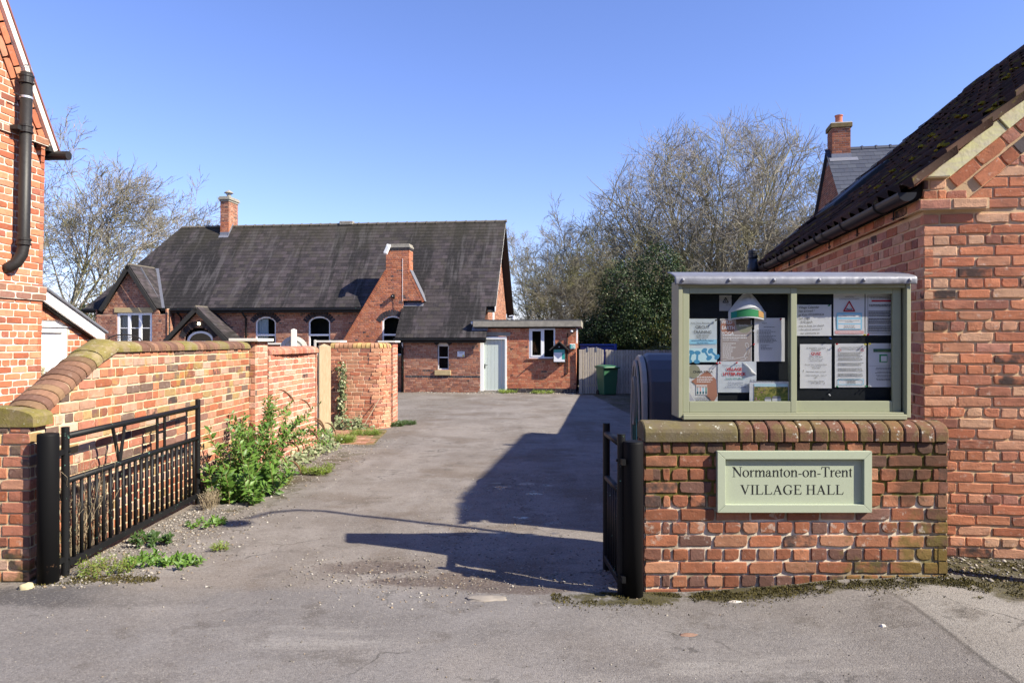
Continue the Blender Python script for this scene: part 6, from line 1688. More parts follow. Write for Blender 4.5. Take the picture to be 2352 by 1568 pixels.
# verge boards of the right gable, window in it
for s, va, vb in ((1,EV-.02,RV),(-1,bz+.02,RV)):
    MB().prism([(va,EZ-.03),(vb,RZ_-.0),(vb,RZ_-.19),(va,EZ-.20)], lambda a,b,d:(d,a,b), .455, .485).build('bargeboard', M['black_timber'] if s < 0 else M['white'], vh)
    MB().prism([(va,EZ-.20),(vb,RZ_-.19),(vb,RZ_-.215),(va,EZ-.225)], lambda a,b,d:(d,a,b), .17, .454).build('verge_soffit', M['black_timber'], vh)
MB().box(.10,.17,2.27,2.63,2.2,3.6).build('gable_door', M['upvc'], vh); MB().box(.168,.178,2.32,2.58,2.9,3.5).build('pane', m_plain('green glazed panel', (.05,.16,.10), .2, .5, 0, .1), vh)

# ------------------------------------------------------------------ flat-roofed extension
ex = thing('flat_roof_extension', 'small flat-roofed brick extension with white framed door and mossy concrete edge', 'extension', (-1.1945, 27.0, 0), TH)
bk = Bricks(ex, fine=False)
E0, E1, ET = .0, 3.587, 2.16
brick_wall(bk, (E0,0), (1,0), GH, ET, E1, .0752, .222, 'random', B['ext'], MO['ext'], ex, openings=[dict(u0=.0,u1=1.005,z0=-.24,z1=1.80),dict(u0=1.84,u1=2.814,z0=.985,z1=2.158)], seed=121, band=lambda i, z: B['blue'] if z < -.10 else None, joint=.009)
brick_wall(bk, (E1,0), (0,1), GH, ET, 3.6, .0752, .222, 'random', B['ext'], MO['ext'], ex, seed=122, band=lambda i, z: B['blue'] if z < -.10 else None, joint=.009)
bk.flush()
MB().box(-.25,E1+.20,-.20,3.7,2.16,2.40).build('roof_edge', M['concrete'], ex, bevel=.012)
MB().box(-.26,E1+.21,-.21,3.71,2.401,2.43).build('roofing_felt', m_plain('grey felt', (.10,.10,.10), .95, .1, 0, .2, 8, .3), ex, bevel=.006)
MB().box(.02,E1-.02,-.012,.05,2.105,2.159).build('soffit_shadow_board', M['black_timber'], ex)
MB().box(.10,1.14,-.006,.1,1.83,1.965).build('door_lintel', M['concrete'], ex)
d = bpy.data.objects.new('door', None); COL.objects.link(d); d.parent = ex
m_ = MB(); m_.box(.0,.125,-.03,.09,-.235,1.80); m_.box(.935,1.005,-.03,.09,-.235,1.80); m_.box(.126,.934,-.03,.09,1.70,1.80); m_.build('door_frame', M['white'], d, bevel=.004)
for k in range(6):
    x0 = .128+.1343*k; MB().box(x0+.002,x0+.1320,.055,.075,-.19,1.698).build('door_board', m_paint('pale grey green door', (.50,.56,.52), (.4,.4,.35), .9, .5, 10, var=.03), d, bevel=.004)
MB().box(.128,.934,.04,.09,-.235,-.192).build('weather_bar', M['white'], d)
MB().tube([(.17,.052,.72),(.17,.02,.72),(.27,.02,.735)], .011, 8).build('handle', M['iron'], d); MB().box(.155,.185,.048,.055,.60,.78).build('handle_plate', M['iron'], d)
MB().box(-.05,1.06,-.12,.05,-.34,-.237).build('door_step', M['concrete'], ex, bevel=.01)
w = bpy.data.objects.new('window', None); COL.objects.link(w); w.parent = ex; m_ = MB(); a, b, zb, zt = 1.84, 2.814, .985, 2.105
m_.box(a,a+.055,.02,.08,zb,zt); m_.box(b-.055,b,.02,.08,zb,zt); m_.box(a+.056,b-.056,.021,.08,zb,zb+.06); m_.box(a+.056,b-.056,.021,.08,zt-.05,zt); m_.box(2.335,2.405,.018,.08,zb+.061,zt-.051)
m_.box(a+.057,a+.12,.008,.06,zb+.062,zt-.052); m_.box(2.285,2.334,.008,.06,zb+.062,zt-.052); m_.box(a+.121,2.284,.008,.06,zb+.062,zb+.12); m_.box(a+.121,2.284,.008,.06,zt-.10,zt-.052); m_.build('frame', M['upvc'], w)
sheet(a+.11,2.295,.04,zb+.10,zt-.09).build('pane', M['win_glass'], w); sheet(2.40,b-.04,.05,zb+.05,zt-.04).build('pane', M['win_glass'], w)
MB().box(a-.2,b+.2,.9,.92,zb-.2,zt+.1).box(a-.21,a-.2,.1,.9,zb-.2,zt+.1).box(b+.2,b+.21,.1,.9,zb-.2,zt+.1).build('room_lining', m_plain('dim room', (.05,.04,.035), .9, .1), w)
MB().lathe([(.035,0),(.05,.10)], (2.18,.22,1.03), 10).build('flower_pot', m_plain('terracotta pot', (.5,.22,.06), .8), w); MB().add([(2.12,.22,1.30),(2.2,.2,1.14),(2.26,.23,1.12),(2.17,.24,1.24)], [(0,1,2,3)]).build('plant_leaf', M['leaf_dark'], w)
MB().box(a-.09,b+.10,-.045,.06,.94,.984).build('sill', m_plain('brown sill', (.20,.10,.07), .6), w, bevel=.006)
MB().tube([(-.32,-.12,2.30),(-.22,-.12,2.33)], .06, 12).build('gutter_outlet', m_plain('grey plastic outlet', (.45,.47,.5), .4), ex)
MB().tube([(1.22,.4,2.43),(1.22,.4,2.60)], .05, 12).build('roof_vent', M['upvc'], ex); MB().tube([(1.18,.4,2.60),(1.04,.4,2.57)], .02, 8).build('vent_arm', M['upvc'], ex)
MB().box(E1+.004,E1+.06,.02,.10,1.55,2.10).build('meter_box', M['upvc'], ex, bevel=.006)
pipe([(3.27,-.025,1.93),(3.27,-.025,.45),(3.22,-.03,.40),(3.15,-.03,.39)], .018, ex)

def hall_pt(u, v): c, s = math.cos(TH), math.sin(TH); return (-1.1945+u*c-v*s, 27.0+u*s+v*c)
# things fixed to the extension and lean-to
x, y = hall_pt(2.98, 0); nbx = thing('notice_case', 'small black-roofed notice case with green and white sheet on the extension wall', 'notice case', (x, y, .845), TH)
MB().box(-.22,.22,-.26,-.005,0,.62).build('case', m_plain('dark stained timber', (.045,.035,.03), .6), nbx, bevel=.005)
MB().box(-.20,.20,-.275,-.262,.03,.37).build('notice', M['paper'], nbx); MB().box(-.20,.20,-.274,-.2625,.372,.53).build('notice_header', ink('turquoise', (.10,.38,.36)), nbx); MB().box(.10,.20,-.277,-.2755,.12,.36).build('notice_strip', TE, nbx)
for s in (-1,1):
    MB().prism([(0,.79),(s*.36,.47),(s*.34,.44),(0,.745)], f, -.40, .0).build('case_roof', m_plain('black roof board', (.03,.027,.025), .6), nbx)
MB().prism([(0,.74),(.29,.485),(-.29,.485)], f, -.30, -.02).build('case_gable', M['dark'], nbx); MB().lathe([(.025,0),(.02,.02),(.004,.025)], (0,-.30,.56), 10).build('case_lamp', M['upvc'], nbx)
nbx.children[-1].rotation_euler = (0,0,0)
x, y = hall_pt(3.46, 0); ae = thing('defibrillator_cabinet', 'small white cabinet with a green heart panel near the extension corner', 'cabinet', (x, y, 1.345), TH)
MB().box(-.10,.10,-.12,-.005,0,.185).build('cabinet', M['upvc'], ae, bevel=.012); MB().box(-.085,-.03,-.124,-.1205,.02,.165).build('green_panel', TE, ae); MB().box(.0,.09,-.124,-.1205,.02,.165).build('green_panel', ink('mint', (.25,.5,.42)), ae)
hv = [(.013*16*math.sin(a)**3/16*1.6, .0011*(13*math.cos(a)-5*math.cos(2*a)-2*math.cos(3*a)-math.cos(4*a))*1.6) for a in [2*math.pi*q/20 for q in range(20)]]
MB().prism([(.045+a, .095+b) for a, b in hv], f, -.126, -.1245).build('heart', WH, ae)
x, y = hall_pt(3.43, 0); cc = thing('security_camera', 'white dome security camera high on the extension wall', 'camera', (x, y, 1.98), TH)
MB().lathe([(.055,0),(.055,.05),(.045,.06)], (0,-.10,-.005), 14).build('housing', M['upvc'], cc); m_ = MB(); m_.T = Matrix.Translation((0,-.10,-.006)) @ Matrix.Rotation(R(180),4,'X'); m_.lathe([(.046,0),(.040,.025),(.022,.043),(.003,.05)], seg=14); m_.build('dome', m_plain('camera dome', (.02,.02,.025), .1, .6, 0, 0, 20, 0), cc, smooth=True); MB().box(-.03,.03,-.06,-.004,-.01,.045).build('bracket', M['upvc'], cc)
x, y = hall_pt(-.72, -.05); pq = thing('wall_plaque', 'small white plaque with yellow corner square beside the arched slit window', 'plaque', (x, y, 1.045), TH)
MB().box(-.14,.14,-.028,-.012,0,.205).build('plate', M['upvc'], pq, bevel=.003); MB().box(.06,.125,-.031,-.0285,.012,.07).build('yellow_square', ink('plaque yellow', (.7,.6,.08)), pq)
m_ = MB(); 
for k in range(2): m_.box(-.10+.03*k,.10-.03*k,-.0305,-.0285,.165-.03*k,.176-.03*k)
m_.build('lettering', KB, pq)
x, y = hall_pt(-3.68, BV); fl_ = thing('floodlight', 'white floodlight clamped at the top left of the front chimney stack', 'floodlight', (x, y, 5.20), TH)
m_ = MB(); m_.T = Matrix.Translation((-.06,-.12,.0)) @ Matrix.Rotation(R(14),4,'Y') @ Matrix.Rotation(R(-30),4,'X'); m_.box(-.07,.07,-.07,.05,-.23,.20); m_.build('body', M['upvc'], fl_, bevel=.012); MB().box(-.04,.04,-.07,.0,-.03,.03).build('bracket', M['iron'], fl_)
m_ = MB(); m_.T = Matrix.Translation((-.06,-.12,.0)) @ Matrix.Rotation(R(14),4,'Y') @ Matrix.Rotation(R(-30),4,'X'); m_.box(-.055,.055,-.075,-.0705,-.21,.12); m_.build('lens', m_plain('floodlight lens', (.35,.36,.38), .15, .5), fl_)
x, y = hall_pt(-3.52, BV); bs = thing('security_camera', 'black square security lamp on a drop cable above the chimney breast window', 'camera', (x, y, 3.30), TH)
MB().box(-.07,.07,-.16,-.03,.02,.14).build('housing', M['iron'], bs, bevel=.01); MB().lathe([(.02,0),(.012,.01)], (0,-.163,.08), 10).build('lens', M['upvc'], bs); MB().tube([(.0,-.02,.02),(.03,-.015,-.5)], .009, 6).build('cable', M['iron'], bs); MB().tube([(.36,-.012,1.55),(.36,-.012,-.1)], .007, 6).build('cable', M['upvc'], bs); MB().box(-.05,.05,-.035,.0,.0,.16).build('bracket', M['iron'], bs)
# ------------------------------------------------------------------ fence, bin, container beside the extension
x, y = hall_pt(3.70, -.05); pg = thing('plank_gate', 'grey weathered plank gate with arched top beside the extension', 'gate', (x, y, -.34), TH)
MB().box(.0,.12,-.06,.06,-.1,1.66).build('gate_post', M['fence_wood'], pg, bevel=.005)
for k in range(9):
    x0 = .135+.0865*k; xm = (x0+.042-.52)/.40; h = 1.60+.135*math.sqrt(max(0, 1-xm*xm*.98))
    pts = [(x0,.04)]+[(x0+.074,.04)]+[(x0+.074,h-.012*max(0,xm)), (x0,h+.012*min(0,xm))]
    MB().prism(pts, f, -.012+rnd.uniform(-.003,.003), .012).build('plank', M['fence_wood'], pg, bevel=.002)
for z in (.3,.85,1.4): MB().box(.13,.91,.013,.05,z,z+.09).build('ledge', M['fence_wood'], pg)
for u in (.30,.62): MB().box(u,u+.045,-.03,-.013,1.60,1.76).build('strap_hinge', M['lead'], pg)
x, y = hall_pt(4.70, .0); fp = thing('plank_fence', 'grey weathered close-boarded fence running right from the plank gate', 'fence', (x, y, -.34), TH)
for k in range(40):
    x0 = .102*k; MB().box(x0,x0+.091,-.010+.012*(k%2),.006+.012*(k%2),.03,1.645+rnd.uniform(-.008,.006)).build('plank', M['fence_wood'], fp, bevel=.002)
for k in range(3): MB().box(-.03+1.8*k,.07+1.8*k,.03,.13,-.1,1.66).build('fence_post', M['fence_wood'], fp)
for z in (.3,.9,1.45): MB().box(0,4.1,.03,.07,z,z+.08).build('rail', M['fence_wood'], fp)
x, y = hall_pt(4.72, -.62); wb = thing('wheelie_bin', 'green wheelie bin standing at the plank gate', 'wheelie bin', (x, y, -.33), TH+R(24))
wb.scale = (1.02,1.02,1.04)
gb = m_plain('green bin plastic', (.034,.115,.055), .42, .45, 0, .06, 10, .05, 40)
m_ = MB(); bt, tp, hh = .24, .285, .98
vs = [(-bt,-bt,.05),(bt,-bt,.05),(bt,bt+.02,.05),(-bt,bt+.02,.05),(-tp,-tp-.03,hh),(tp,-tp-.03,hh),(tp,tp+.06,hh),(-tp,tp+.06,hh)]
m_.add(vs, [(0,3,2,1),(4,5,6,7),(0,1,5,4),(1,2,6,5),(2,3,7,6),(3,0,4,7)]); m_.build('body', gb, wb, bevel=.035, seg=3)
MB().box(-tp-.025,tp+.025,-tp-.085,tp+.08,hh-.035,hh+.005).build('rim', gb, wb, bevel=.012)
lid = bmesh.new(); n = 12
gr = [[lid.verts.new(((i/n-.5)*(2*tp+.07), -tp-.12+(j/n)*(2*tp+.26), hh+.008+.055*(1-abs(2*i/n-1)**6)*(1-abs(2*j/n-1)**6)+.03*j/n)) for i in range(n+1)] for j in range(n+1)]
for j in range(n):
    for i in range(n): lid.faces.new((gr[j][i],gr[j][i+1],gr[j+1][i+1],gr[j+1][i]))
lme = bpy.data.meshes.new('lid'); lid.to_mesh(lme); lid.free(); lme.shade_smooth(); o = link('lid', lme, wb, gb); sm = o.modifiers.new('s','SOLIDIFY'); sm.thickness = .03
MB().tube([(-.22,tp+.12,hh-.01),(.22,tp+.12,hh-.01)], .016, 8).build('handle', gb, wb)
for s in (-1,1):
    m_ = MB(); m_.T = Matrix.Translation((s*.25,.24,.10)) @ Matrix.Rotation(R(90),4,'Y'); m_.lathe([(.03,-.025),(.10,-.022),(.10,.022),(.03,.025)], seg=16); m_.build('wheel', M['iron'], wb)
x, y = hall_pt(3.72, 1.35); bc = thing('storage_container', 'blue steel container showing above the fence', 'container', (x, y, -.34), TH)
bm_ = m_plain('blue container paint', (.012,.045,.26), .4, .45, 0, .1, 8, .1)
MB().box(.0,1.36,0,2.2,.05,1.80).build('body', bm_, bc); MB().tube([(-.02,-.04,1.825),(1.36,-.04,1.825)], .035, 10).build('top_rail', bm_, bc); MB().box(1.30,1.40,-.10,.06,.0,1.86).build('corner_post', bm_, bc, bevel=.01)
for k in range(7): MB().box(.1+.17*k,.16+.17*k,-.03,-.002,.08,1.76).build('rib', bm_, bc)

# ------------------------------------------------------------------ recycling bank behind the noticeboard
rb = thing('recycling_bank', 'grey green recycling bank with rounded top and green oval panel behind the notice wall', 'recycling bank', (1.30, 7.15, -.03), R(-4))
gp = m_plain('grey bank plastic', (.06,.06,.068), .42, .35, 0, .08, 6, .08, 30); gd = m_plain('bank end plastic', (.30,.285,.25), .75, .15, 0, .1, 8, .1, 40)
BW, BH, BL = 1.04, 1.53, 1.9
def bank_prof(k=1.0, z0=0.0):
    pts = [(-.5*BW*1.06,z0),(.5*BW*1.06,z0),(.5*BW,.75),(.5*BW,1.05)]
    for i in range(1,10):
        a = math.pi*i/10; pts.append((.5*BW*math.cos(a)**1 if True else 0, 1.05+(BH-1.05)*math.sin(a)**.75))
    pts += [(-.5*BW,1.05),(-.5*BW,.75)]
    return [(a*k, b if b < .1 else (b-.75)*k+.75) for a, b in pts]
fn = lambda a,b,d: (d, .52+a, b)
o = MB().prism(bank_prof(), fn, .06, BL).build('body', gp, rb, bevel=.05, seg=4)
MB().prism(bank_prof(.97,.02), fn, .0, .055).build('end_panel', gd, rb, bevel=.012)
def oval(c, ra, rz, n=26, p=2.0): return [(c[0]+ra*math.copysign(abs(math.cos(2*math.pi*i/n))**(2/p), math.cos(2*math.pi*i/n)), c[1]+rz*math.copysign(abs(math.sin(2*math.pi*i/n))**(2/p), math.sin(2*math.pi*i/n))) for i in range(n)]
def oval_ring(c, ra, rz, wa, mat, name, x0, x1, n=30):
    m_ = MB(); 
    for x_ in (x0, x1):
        for k_ in (0, 1):
            for i in range(n): a = 2*math.pi*i/n; m_.v.append((x_, .52+c[0]+(ra-wa*k_)*math.cos(a), c[1]+(rz-wa*k_)*math.sin(a)))
    for i in range(n):
        j = (i+1) % n; m_.f += [(i,j,n+j,n+i),(2*n+i,3*n+i,3*n+j,2*n+j),(i,2*n+i,2*n+j,j),(n+i,n+j,3*n+j,3*n+i)]
    return m_.build(name, mat, rb)
MB().prism(oval((0,.80),.40,.62,p=2.6), fn, -.012, -.001).build('green_panel', m_plain('dark green panel', (.008,.05,.038), .85, .1), rb)
oval_ring((0,.80), .43, .655, .045, gd, 'panel_rim', -.03, -.0125)
oval_ring((0,1.02), .135, .26, .035, gd, 'aperture_rim', -.045, -.0125); MB().prism(oval((0,1.02),.105,.23), fn, -.016, -.0125).build('aperture', M['dark'], rb)
MB().prism([(-.04,1.26),(.04,1.26),(.03,1.42),(-.03,1.42)], fn, -.03, -.0128).build('crest', gd, rb)
MB().prism([(-.16,.62),(-.10,.62),(-.03,.95),(-.10,.95)], fn, -.019, -.0165).build('sticker', ink('sticker teal', (.05,.25,.25)), rb)
MB().prism([(-.30,.20),(.24,.20),(.10,.56),(-.22,.56)], fn, -.019, -.0165).build('sticker', ink('sticker teal', (.05,.25,.25)), rb); MB().prism([(-.22,.36),(.10,.36),(.05,.50),(-.16,.50)], fn, -.022, -.0195).build('sticker_label', WH, rb)
for k in range(4): MB().prism(oval((-.21+.14*k,.17),.013,.013,8), fn, -.035, -.0125).build('bolt', M['iron'], rb)
MB().box(-.006,-.002,.46,.58,-.0,.09).build('tag', WH, rb)
for k in range(9):
    y0 = .02+.12*k; MB().prism([(y0-.52,.0),(y0-.52+.05,.0),(y0-.52+.05,.075),(y0-.52,.075)], fn, -.02, .0).build('foot_rib', gd, rb)
for k in range(5):
    x0 = .28+.22*k; MB().box(x0,x0+.11,-.028,-.004,.30,1.02).build('side_rib', gp, rb, bevel=.02)
    MB().box(x0+.012,x0+.10,-.006,.01,1.045,1.10).build('vent_slot', M['slab'], rb)
MB().prism([(-.0,.42),(.35,.42),(.30,.56),(-.0,.50)], lambda a,b,d:(a+.05,d,b), -.12, .0).build('step', gp, rb, bevel=.02)
MB().box(.4,.5,.45,.58,1.52,1.60).build('lifting_lug', M['iron'], rb)

# ------------------------------------------------------------------ right-hand building with pantile roof
B['right_dark'] = m_brick('burnt barn brick', [(.14,.12,.12),(.18,.14,.13)], None, .5, 0, .4)
RA = R(-8.4)
rbld = thing('brick_barn', 'red brick gabled barn with dark pantile roof and black gutter, filling the right edge', 'building', (2.918, 5.09, 0), RA)
bk = Bricks(rbld)
EX, EZ2, RX, RZ2, BLEN = -.10, 2.70, 2.95, 5.28, 5.8
rs = (RZ2-EZ2)/(RX-EX); ra_ = math.atan(rs)
su = Vector((math.cos(ra_), 0, math.sin(ra_))); sn = Vector((-math.sin(ra_), 0, math.cos(ra_)))
rl = lambda off: (-rs, 1, EZ2-rs*EX-off/math.cos(ra_))      # z <= line - off
rr_ = lambda off: (rs, 1, EZ2+rs*(2*RX-EX)-off/math.cos(ra_))
brick_wall(bk, (0,0), (1,0), -.05, 2.545, 5.9, .0756, .2255, 'garden', B['right'], MO['right'], rbld, seed=141, joint=.0145, proud=.009, jit=.003)
brick_wall(bk, (.41,0), (1,0), 2.545, 2.62, 5.49, .075, .2255, 'stretch', B['right'], MO['right'], rbld, seed=147, joint=.0145, proud=.009)
brick_wall(bk, (0,0), (1,0), 2.62, 5.3, 5.9, .0756, .2255, 'garden', B['right'], MO['right'], rbld, planes=[rl(.31), rr_(.31)], seed=148, joint=.0145, proud=.009, jit=.003)
brick_wall(bk, (0,0), (1,0), 2.62, 2.765, .15, .0725, .115, 'stretch', B['right'], MO['right'], rbld, seed=149, joint=.012)
brick_wall(bk, (.15,0), (1,0), 2.62, 2.69, .16, .070, .16, 'stretch', B['right'], MO['right'], rbld, seed=150, joint=.012)
brick_wall(bk, (0,BLEN), (0,-1), -.05, 2.545, BLEN, .0756, .2255, 'garden', B['right'], MO['right'], rbld, seed=142, joint=.0115)
brick_wall(bk, (-.045,BLEN), (0,-1), 2.545, 2.62, BLEN+.045, .075, .2255, 'stretch', B['right'], MO['right'], rbld, seed=143, joint=.0115)
brick_wall(bk, (-.045,-.045), (1,0), 2.545, 2.62, .455, .075, .232, 'stretch', B['right'], MO['right'], rbld, seed=144, joint=.013)
MB().box(-.03,.40,-.03,.3,2.546,2.618).build('kneeler_core', MO['right'], rbld)
brick_wall(bk, (5.9,0), (0,1), -.05, 2.6, BLEN, .0756, .2255, 'garden', B['right'], MO['right'], rbld, seed=145); brick_wall(bk, (5.9,BLEN), (-1,0), -.05, 5.2, 5.9, .0756, .2255, 'garden', B['right'], MO['right'], rbld, planes=[rl(.15), rr_(.15)], seed=146)
for off, d in ((.160,.25), (.262,.37)):
    k = 0
    while d < 3.7:
        ln = .205 if (k+int(off*10)) % 3 else .10
        c = Vector((EX,0,EZ2))+su*(d+ln/2)-sn*off
        bk.put((c.x, -.004+rnd.uniform(-.003,.003), c.z), su, (0,1,0), sn, ln, .088, .06, B['right'] if (k*7+int(off*30)) % 8 != 5 else B['right_dark'])
        d += ln+.014; k += 1
MB().box(.005,.40,.009,.05,2.62,2.78).build('gable_mortar', MO['right'], rbld)
fs_ = lambda a,b,d: tuple(Vector((EX,0,EZ2))+su*a+sn*b+Vector((0,d,0)))
MB().prism([(.36,-.315),(4.0,-.315),(4.0,-.10),(.24,-.10)], fs_, .008, .05).build('gable_mortar', MO['right'], rbld)
bk.flush()
# cream verge
def m_verge():
    t = NT('cream verge paint'); P = t.pos(); c = t.mix(t.step(t.noise(t.scale(P, (1,1,2)), 6, 5, .65, 1.5), .4, .65), (.62,.57,.42), (.66,.64,.36))
    c = t.mix(t.math('MULTIPLY', t.step(t.noise(P, 17, 5), .55, .72), .5), c, (.55,.42,.3)); return t.done(c, .85, t.bump(t.noise(P, 24, 5), .5, .006), .15)
VM = m_verge()
for d0, d1 in ((.0,.73),(.735,1.62),(1.625,2.6),(2.605,3.9)):
    k = .012 if d0 < .1 else 0
    pts = [(.246,-.11),(d1,-.11+rnd.uniform(-.003,.003)),(d1,-.012),(.13,-.013)] if d0 < .1 else [(d0,-.112),(d1,-.112),(d1,-.010),(d0,-.012)]
    MB().prism(pts, fs_, -.035-.006*(d0>.7), .006).build('verge_board', VM, rbld, bevel=.006)
# pantiles: rolled profile, each tile a part
def m_tile():
    t = NT('mossy clay pantile'); P = t.pos(); r = t.rand()
    c = t.ramp(r, [(0,(.040,.024,.02)),(.25,(.055,.03,.023)),(.5,(.03,.021,.019)),(.75,(.045,.028,.024)),(.9,(.07,.04,.03))], 'CONSTANT')
    m = t.step(t.noise(P, 4.5, 6, .65), .56, .66); c = t.mix(t.math('MULTIPLY', m, .65), c, t.mix(t.noise(P, 40, 3), (.05,.048,.012), (.17,.14,.02)))
    c = t.mix(t.math('MULTIPLY', t.step(t.noise(P, 30, 5, .75), .62, .7), .6), c, (.28,.27,.24)); return t.done(c, .95, t.bump(t.noise(P, 50, 5, .7), .6, .006), .15)
TM = m_tile()
TW, TE_ = .225, .285
def pantile_mesh():
    n = 10; vs = []; L = TE_+.07
    for t0, lift in ((0,.030),(L,.0)):
        for i in range(n+1):
            q = i/n; z = .030*math.sin(2*math.pi*q+.5)+.012*(q > .8)
            vs.append(((q-.5)*(TW+.035), -(z+lift+.012), t0))
    for i in range(n+1):
        q = i/n; z = .030*math.sin(2*math.pi*q+.5)+.012*(q > .8); vs.append(((q-.5)*(TW+.035), -(z+.030), 0))
    fs = [(i,i+1,n+2+i,n+1+i) for i in range(n)]+[(2*n+2+i,2*n+3+i,i+1,i) for i in range(n)]
    return vs, fs
pv_, pf_ = pantile_mesh(); pme = bpy.data.meshes.new('pantile'); pme.from_pydata(pv_, [], pf_); pme.materials.append(TM); pme.shade_smooth()
FW = frame_of(rbld); recs = []
sl_len = (RX-EX)/math.cos(ra_); rows_ = int(sl_len/TE_)+1; cols_ = int((BLEN+.12)/TW)+1
sky_a, sky_b = 4.15, 5.0
for side in (1, -1):
    for i in range(rows_):
        for j in range(cols_):
            yy = BLEN+.06-TW*(j+.5) if side == 1 else -.06+TW*(j+.5); s = -.03+TE_*i
            if s+TE_ > sl_len+.05: continue
            if side == 1 and sky_a-.1 < yy < sky_b+.1 and .9 < s+.1 < 1.9: continue
            S_ = Vector((su.x*side, 0, su.z)); N_ = Vector((sn.x*side, 0, sn.z)); U_ = Vector((0,-side,0))
            c = Vector((EX if side == 1 else 2*RX-EX, yy, EZ2))+S_*s+N_*rnd.uniform(0,.012)
            sag = -.045*math.sin(math.pi*min(1,max(0,s/sl_len)))*math.sin(math.pi*min(1,max(0,yy/BLEN)))
            c.z += sag
            Mx = Matrix(((U_.x,-N_.x,S_.x,c.x),(U_.y,-N_.y,S_.y,c.y),(U_.z,-N_.z,S_.z,c.z),(0,0,0,1))) @ Matrix.Rotation(rnd.uniform(-.02,.02),4,'Y') @ Matrix.Rotation(rnd.uniform(-.02,.02),4,'X')
            recs.append((px_area(Mx, FW, TW, TE_) if side == 1 else 0, Mx))
recs.sort(key=lambda q: -q[0]); rest = MB()
for i, (a, Mx) in enumerate(recs):
    if i < 300 and a > 0:
        o = bpy.data.objects.new('pantile', pme); COL.objects.link(o); o.parent = rbld; o.matrix_basis = Mx
    else: rest.T = Mx; rest.add(pv_, pf_)
rest.T = None; rest.build('pantile_courses', TM, rbld, smooth=True, kind='stuff')
MB().prism([(.0,-.10),(sl_len,-.10),(sl_len,-.03),(.0,-.03)], fs_, .03, BLEN-.02).build('roof_deck', M['dark'], rbld)
fs2 = lambda a,b,d: (2*RX-EX-su.x*a-sn.x*b*-1*-1, d, EZ2+su.z*a+sn.z*b)
MB().prism([(.0,-.10),(sl_len,-.10),(sl_len,-.03),(.0,-.03)], lambda a,b,d: (2*RX-(Vector((EX,0,EZ2))+su*a+sn*b).x, d, (Vector((EX,0,EZ2))+su*a+sn*b).z), .03, BLEN-.02).build('roof_deck', M['dark'], rbld)
for k in range(14):
    y0 = -.06+.425*k; m_ = MB(); n = 8
    for yy, q in ((y0,1.0),(y0+.41,.96)):
        for i in range(n+1): a = math.pi*i/n; m_.v.append((RX+.15*q*math.cos(a), yy, RZ2-.09+.17*q*math.sin(a)+rnd.uniform(-.004,.004)))
    for i in range(n): m_.f.append((i,i+1,n+2+i,n+1+i))
    m_.f += [tuple(range(n,-1,-1)), tuple(n+1+i for i in range(n+1))]; m_.build('ridge_tile', TM, rbld)
MB().prism([(.3,-.02),(sl_len-.3,-.02),(sl_len-.3,.07),(.3,.06)], fs_, BLEN-.02, BLEN+.07).build('far_verge', m_plain('grey verge mortar', (.30,.28,.25), .95, .1, 0, .2, 9, .5, 40), rbld)
# moss cushions along the front verge and eaves
mo = m_plain('moss cushion', (.20,.15,.015), .95, .1, 0, .5, 40, 1, 120)
def cushions(pos, name='moss_cushion'):
    m_ = MB(); 
    for c, s in pos:
        ph = [(q, w_) for q in range(7) for w_ in range(4)]
        vs = []
        for w_ in range(1,5):
            for q in range(7):
                a, b_ = 2*math.pi*q/7, math.pi/2*w_/4; k = s*(1+.35*rnd.uniform(-1,1)); vs.append((c[0]+k*math.cos(a)*math.sin(b_), c[1]+k*math.sin(a)*math.sin(b_), c[2]+k*.75*math.cos(b_)))
        n0 = len(m_.v); m_.v += vs+[(c[0],c[1],c[2]+s*.8)]
        for w_ in range(3):
            for q in range(7): m_.f.append((n0+w_*7+q, n0+w_*7+(q+1)%7, n0+(w_+1)*7+(q+1)%7, n0+(w_+1)*7+q))
        for q in range(7): m_.f.append((n0+q, n0+28, n0+(q+1)%7))
    return m_.build(name, mo, rbld, kind='stuff')
pos = []
for a in (.80,.88,.95,1.03,1.10,1.16,1.24,1.75,1.83,2.0,2.08,2.3,2.38,2.45):
    c = Vector((EX,-.02+rnd.uniform(-.02,.05),EZ2))+su*(a+rnd.uniform(-.02,.02))+sn*.028; pos += [(c, rnd.uniform(.018,.04)), (c+Vector((rnd.uniform(-.03,.03),.05,.01)), rnd.uniform(.02,.035))]
for yy in (.45,.5,.55,.62,1.4,1.5,2.6,2.7,3.6): c = Vector((EX+.03,yy,EZ2+.035)); pos.append((c, rnd.uniform(.025,.05)))
for k in range(60):
    a = rnd.uniform(.3,3.6); c = Vector((EX,rnd.uniform(.1,2.6),EZ2))+su*a+sn*.045; pos.append((c, rnd.uniform(.015,.04)))
cushions(pos)
# undercloak tile edge over the verge
for d0, d1, hgt in ((.02,.40,.0),(.40,.74,.004),(.74,1.06,.008),(1.06,1.45,.0),(1.45,1.75,.006),(1.75,2.15,.002),(2.15,2.7,.006)):
    MB().prism([(d0,-.008+hgt),(d1-.01,-.008+hgt),(d1-.015,.012+hgt),(d0+.004,.016+hgt)], fs_, -.07, .05).build('verge_tile', m_brick('verge tile clay', [(.28,.11,.07),(.2,.1,.075),(.3,.14,.1)], None, .3, 0, .4) if d0 == .02 else bpy.data.materials['verge tile clay'], rbld, bevel=.004)
